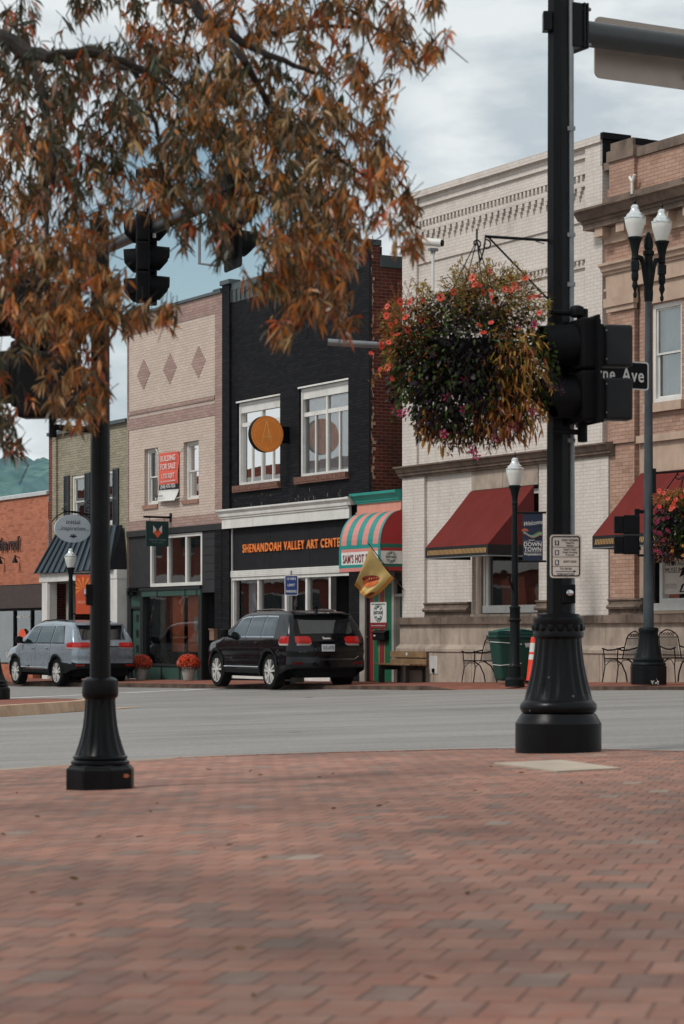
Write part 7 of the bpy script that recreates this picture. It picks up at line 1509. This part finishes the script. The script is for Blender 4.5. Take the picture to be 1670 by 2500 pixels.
# bench
T = Thing('bench', 'weathered wooden slatted bench on dark posts against the white building', 'bench', fac=(0.65,-0.45,0.16))
M_wood = paint('weathered_wood', C(128,100,70), 0.85, 0.2, 9, bump=0.4, bsc=30, stain=C(70,54,40), stn=0.5); M_wd2 = paint('dark_timber', C(44,38,34), 0.85, 0.2, 5)
for z in (0.70,0.54): mb = MB(); mb.box(-0.20,1.36,-0.20,-0.155,z,z+0.135); T.part('back_slat', mb, M_wood, bev=0.006)
for k in range(4): mb = MB(); y = -0.66+0.115*k; mb.box(-0.10,1.42,y,y+0.10,0.535-0.005*k,0.575-0.005*k); T.part('seat_slat', mb, M_wood, bev=0.006)
for x in (0.05,1.12): mb = MB(); mb.box(x,x+0.10,-0.64,-0.54,0.15,0.53); T.part('leg', mb, M_wd2); mb = MB(); mb.box(x,x+0.10,-0.155,-0.06,0.15,0.84); T.part('leg', mb, M_wd2)
for x in (0.05,1.12): mb = MB(); mb.box(x+0.01,x+0.09,-0.64,-0.06,0.43,0.53); T.part('rail', mb, M_wd2)
mb = MB(); mb.box(0.50,0.56,-0.204,-0.200,0.75,0.81); T.part('plate', mb, M_white)
# wrought iron chairs
def chair(label, loc, rz):
    T = Thing('iron_chair', label, 'chair', loc, rz, 'wrought iron chairs on the pavement'); r = 0.011
    for s in (-1,1):
        mb = MB(); mb.tube([(s*0.24,-0.24,0.62),(s*0.215,-0.235,0.45),(s*0.22,-0.22,0.30),(s*0.235,-0.27,0.0)],r,6); T.part('leg', mb, M_blackm)
        mb = MB(); mb.tube([(s*0.20,0.0,0.44),(s*0.215,0.16,0.34),(s*0.225,0.26,0.16),(s*0.235,0.30,0.0)],r*1.3,6); T.part('leg', mb, M_blackm)
        mb = MB(); mb.tube([(s*0.24,-0.27,0.64),(s*0.25,-0.15,0.605),(s*0.25,0.0,0.61),(s*0.23,0.22,0.66)],r*1.3,6); T.part('armrest', mb, M_blackm)
        mb = MB(); mb.tube([(s*0.215,-0.2,0.32),(s*0.21,-0.1,0.42),(s*0.21,0.05,0.42),(s*0.21,0.15,0.35)],r*0.7,5); T.part('brace', mb, M_blackm)
    mb = MB(); mb.tube([(-0.22,0.18,0.43),(-0.22,0.23,0.66),(-0.215,0.28,0.84),(-0.17,0.295,0.90),(-0.07,0.305,0.95),(0,0.308,0.965),(0.07,0.305,0.95),(0.17,0.295,0.90),(0.215,0.28,0.84),(0.22,0.23,0.66),(0.22,0.18,0.43)],r*1.1,6); mb.tube([(-0.215,0.28,0.83),(0.215,0.28,0.83)],r*0.8,6)
    for k in range(5): x = -0.12+0.06*k; mb.tube([(x+0.022*math.cos(a),0.297,0.883+0.028*math.sin(a)) for a in [2*math.pi*q/8 for q in range(9)]],0.007,4)
    T.part('backrest', mb, M_blackm)
    M_mesh = _pc.get('chair_mesh')
    if M_mesh is None:
        M_mesh = newmat('chair_mesh'); b = NB(M_mesh); t_ = b.n('ShaderNodeBsdfTransparent'); m_ = b.n('ShaderNodeMixShader'); m_.inputs[0].default_value = 0.5; b.l(t_.outputs[0], m_.inputs[1]); b.l(b.pr((0.01,0.01,0.01,1),0.6), m_.inputs[2]); b.out(m_.outputs[0]); _pc['chair_mesh'] = M_mesh
    mb = MB(); mb.quad((-0.19,0.19,0.45),(0.19,0.19,0.45),(0.19,0.277,0.82),(-0.19,0.277,0.82)); T.part('back_mesh', mb, M_mesh)
    mb = MB(); mb.tube([(-0.22,-0.24,0.45),(0.22,-0.24,0.45),(0.21,0.18,0.44),(-0.21,0.18,0.44),(-0.22,-0.24,0.45)],r,6); T.part('seat_frame', mb, M_blackm)
    mb = MB(); mb.add([(-0.21,-0.23,0.452),(0.21,-0.23,0.452),(0.2,0.17,0.445),(-0.2,0.17,0.445),(-0.21,-0.255,0.42),(0.21,-0.255,0.42),(-0.21,-0.23,0.38),(0.21,-0.23,0.38)],[(0,1,2,3),(0,4,5,1),(4,6,7,5)]); T.part('seat', mb, M_mesh); return T
chair('black iron chair left of the green bin', FP(4.15,-0.62,walk_z(4.15))[:], R(-62)); chair('black iron chair just left of the twin globe lamp base', FP(9.12,-0.6,walk_z(9.12))[:], R(-62)); chair('black iron chair right of the twin globe lamp base', FP(10.75,-0.52,walk_z(10.75))[:], R(28))
# security camera on a white pipe
T = Thing('security_camera', 'white security camera on a thin white pipe in front of the white brick building', 'camera', fac=(2.3,-0.6,6.6))
mb = MB(); mb.tube([(2.3,0.05,6.6),(2.3,-0.55,6.6),(2.3,-0.6,6.7),(2.3,-0.6,9.35)],0.034,12); T.part('pipe', mb, M_white, smooth=True)
mb = MB(); mb.M = Matrix.Translation((2.3,-0.6,9.45)); mb.box(-0.05,0.05,-0.10,0.10,-0.06,0.0); mb.box(-0.03,0.03,-0.04,0.04,-0.12,-0.02); T.part('bracket', mb, M_galv)
c0 = Vector((2.3,-0.6,9.57)); dd = Vector((0.80,0.62,-0.10)).normalized(); mb = MB(); mb.tube([c0-dd*0.22+Vector((0,0,0.02)), c0+dd*0.20],0.085,16); T.part('housing', mb, M_white, smooth=True); mb = MB(); mb.tube([c0+dd*0.195, c0+dd*0.23],0.07,16); T.part('lens', mb, M_blackm)
# hot dog flag
T = Thing('flag', 'yellow flag printed with a hot dog, drooping from a slanted staff at the striped shop', 'flag', fac=(0.1,-0.1,2.3))
mb = MB(); mb.tube([(0.14,-0.05,2.20),(0.02,-0.88,3.22)],0.012,8); T.part('staff', mb, paint('flag_staff', C(60,44,40), 0.6)); mb = MB(); mb.lathe([(0,-0.02),(0.02,0),(0,0.02)],(0.015,-0.9,3.24),8); T.part('finial', mb, M_galv)
A_ = Vector((0.03,-0.84,3.16)); B_ = Vector((0.115,-0.28,2.46)); C_ = Vector((-0.36,-1.0,2.30)); D_2 = Vector((-0.20,-0.76,2.02)); NU, NV = 26, 18
def flagp(u, v, off=0.0):
    p = A_.lerp(B_, u).lerp(C_.lerp(D_2, u), v); w_ = 0.055*math.sin(u*9+v*2.5)*(0.25+v)+0.03*math.sin(u*17+1)*v; p = p+Vector((0.55,-0.6,0.1))*w_+Vector((0,0,-0.10*math.sin(math.pi*v)*(0.3+u*0.4)))+Vector((0.0,0,-0.22*math.sin(math.pi*u)*0.25)); return p+Vector((0.5,-0.85,0.1))*off
mb = MB(); G = [flagp(i/NU, j/NV) for j in range(NV+1) for i in range(NU+1)]; mb.add(G, [(j*(NU+1)+i,j*(NU+1)+i+1,(j+1)*(NU+1)+i+1,(j+1)*(NU+1)+i) for j in range(NV) for i in range(NU)])
for q in range(len(mb.mi)): mb.mi[q] = 1 if (q // NU) >= NV-2 or (q % NU) >= NU-3 else 0
fl_ = T.part('cloth', mb, [paint('flag_yellow', C(200,172,112), 0.9, 0.1, 6, spec=0.1), paint('flag_gold', C(190,134,66), 0.9, 0.1, 6, spec=0.1)], smooth=True)
def fpatch(mb, cu, cv, ru, rv, ang_, m, off): mb.add([flagp(cu, cv, off)]+[flagp(cu+ru*math.cos(a)*math.cos(ang_)-rv*math.sin(a)*math.sin(ang_), cv+ru*math.cos(a)*math.sin(ang_)+rv*math.sin(a)*math.cos(ang_), off) for a in [2*math.pi*k/24 for k in range(24)]], [(0,k+1,(k+1)%24+1) for k in range(24)], m)
mb = MB(); fpatch(mb,0.45,0.55,0.30,0.15,R(-42),0,0.012); fpatch(mb,0.40,0.48,0.32,0.075,R(-42),1,0.018)
for k in range(6): fpatch(mb,0.24+0.066*k,0.62-0.058*k,0.02,0.024,0,2,0.024)
fpatch(mb,0.84,0.80,0.05,0.14,R(10),1,0.014)
T.part('emblem', mb, [paint('bun_orange', C(214,110,52), 0.7), paint('sausage_red', C(140,44,30), 0.7), paint('mustard', C(222,180,90), 0.7)], parent=fl_)
# fallen A-board under the black car, utility cover and litter
T = Thing('ramp_board', 'white folded board lying at the kerb behind the black car', 'board', fac=(-2.6,-1.4,walk_z(-2.6)))
mb = MB(); z = walk_z(-2.6); mb.box(-3.3,-2.0,-1.6,-1.4,z+0.02,z+0.06); mb.box(-3.3,-3.2,-1.7,-1.4,z,z+0.10); mb.box(-2.1,-2.0,-1.7,-1.4,z,z+0.13); T.part('frame', mb, M_white)
UX, UY = 1.47, 15.75; mb = MB(); S_ = [(-0.62,0.42),(-0.14,0.30),(0.74,-0.12),(0.86,-0.38),(0.18,-0.58),(-0.02,-0.52)]
S_ = [(0.955,15.23),(1.405,15.5),(1.63,14.13),(1.236,13.9)]
mb.add([(x,y,pz(x,y)+0.010) for x,y in S_]+[(x,y,pz(x,y)-0.05) for x,y in S_],[(0,1,2,3),(0,4,5,1),(1,5,6,2),(2,6,7,3),(3,7,4,0)])
o = mb.build('utility_cover', paint('pale_concrete', C(168,154,138), 0.9, 0.1, 6, bump=0.3, bsc=60, stain=C(120,104,90), stn=0.4)); single(o, 'pale concrete utility cover slab let into the brick paving before the tall pole', 'utility cover')
mb = MB()
random.seed(21)
for _ in range(60):
    Y = random.uniform(4.6,17); x = random.uniform(-0.14,0.14)*Y; p = Vector((x,Y,pz(x,Y)+0.006)); leaf(mb, p, Vector((random.gauss(0,1),random.gauss(0,1),0.1)), random.uniform(0.02,0.05), random.uniform(0.006,0.012), 0, 0)
o = mb.build('fallen_leaves', LM[1], smooth='noclean'); o['kind'] = 'stuff'
# ================================================================ air
mb = MB(); mb.box(-700, 420, -30, 1750, -8, 190)
M_air = newmat('air'); _b = NB(M_air); _v = _b.n('ShaderNodeVolumePrincipled'); _v.inputs['Color'].default_value = (0.72, 0.85, 0.95, 1); _v.inputs['Density'].default_value = 0.00005; _v.inputs['Anisotropy'].default_value = 0.2
_o = _b.n('ShaderNodeOutputMaterial'); _b.l(_v.outputs[0], _o.inputs['Volume'])
o = mb.build('haze', M_air); o['kind'] = 'stuff'
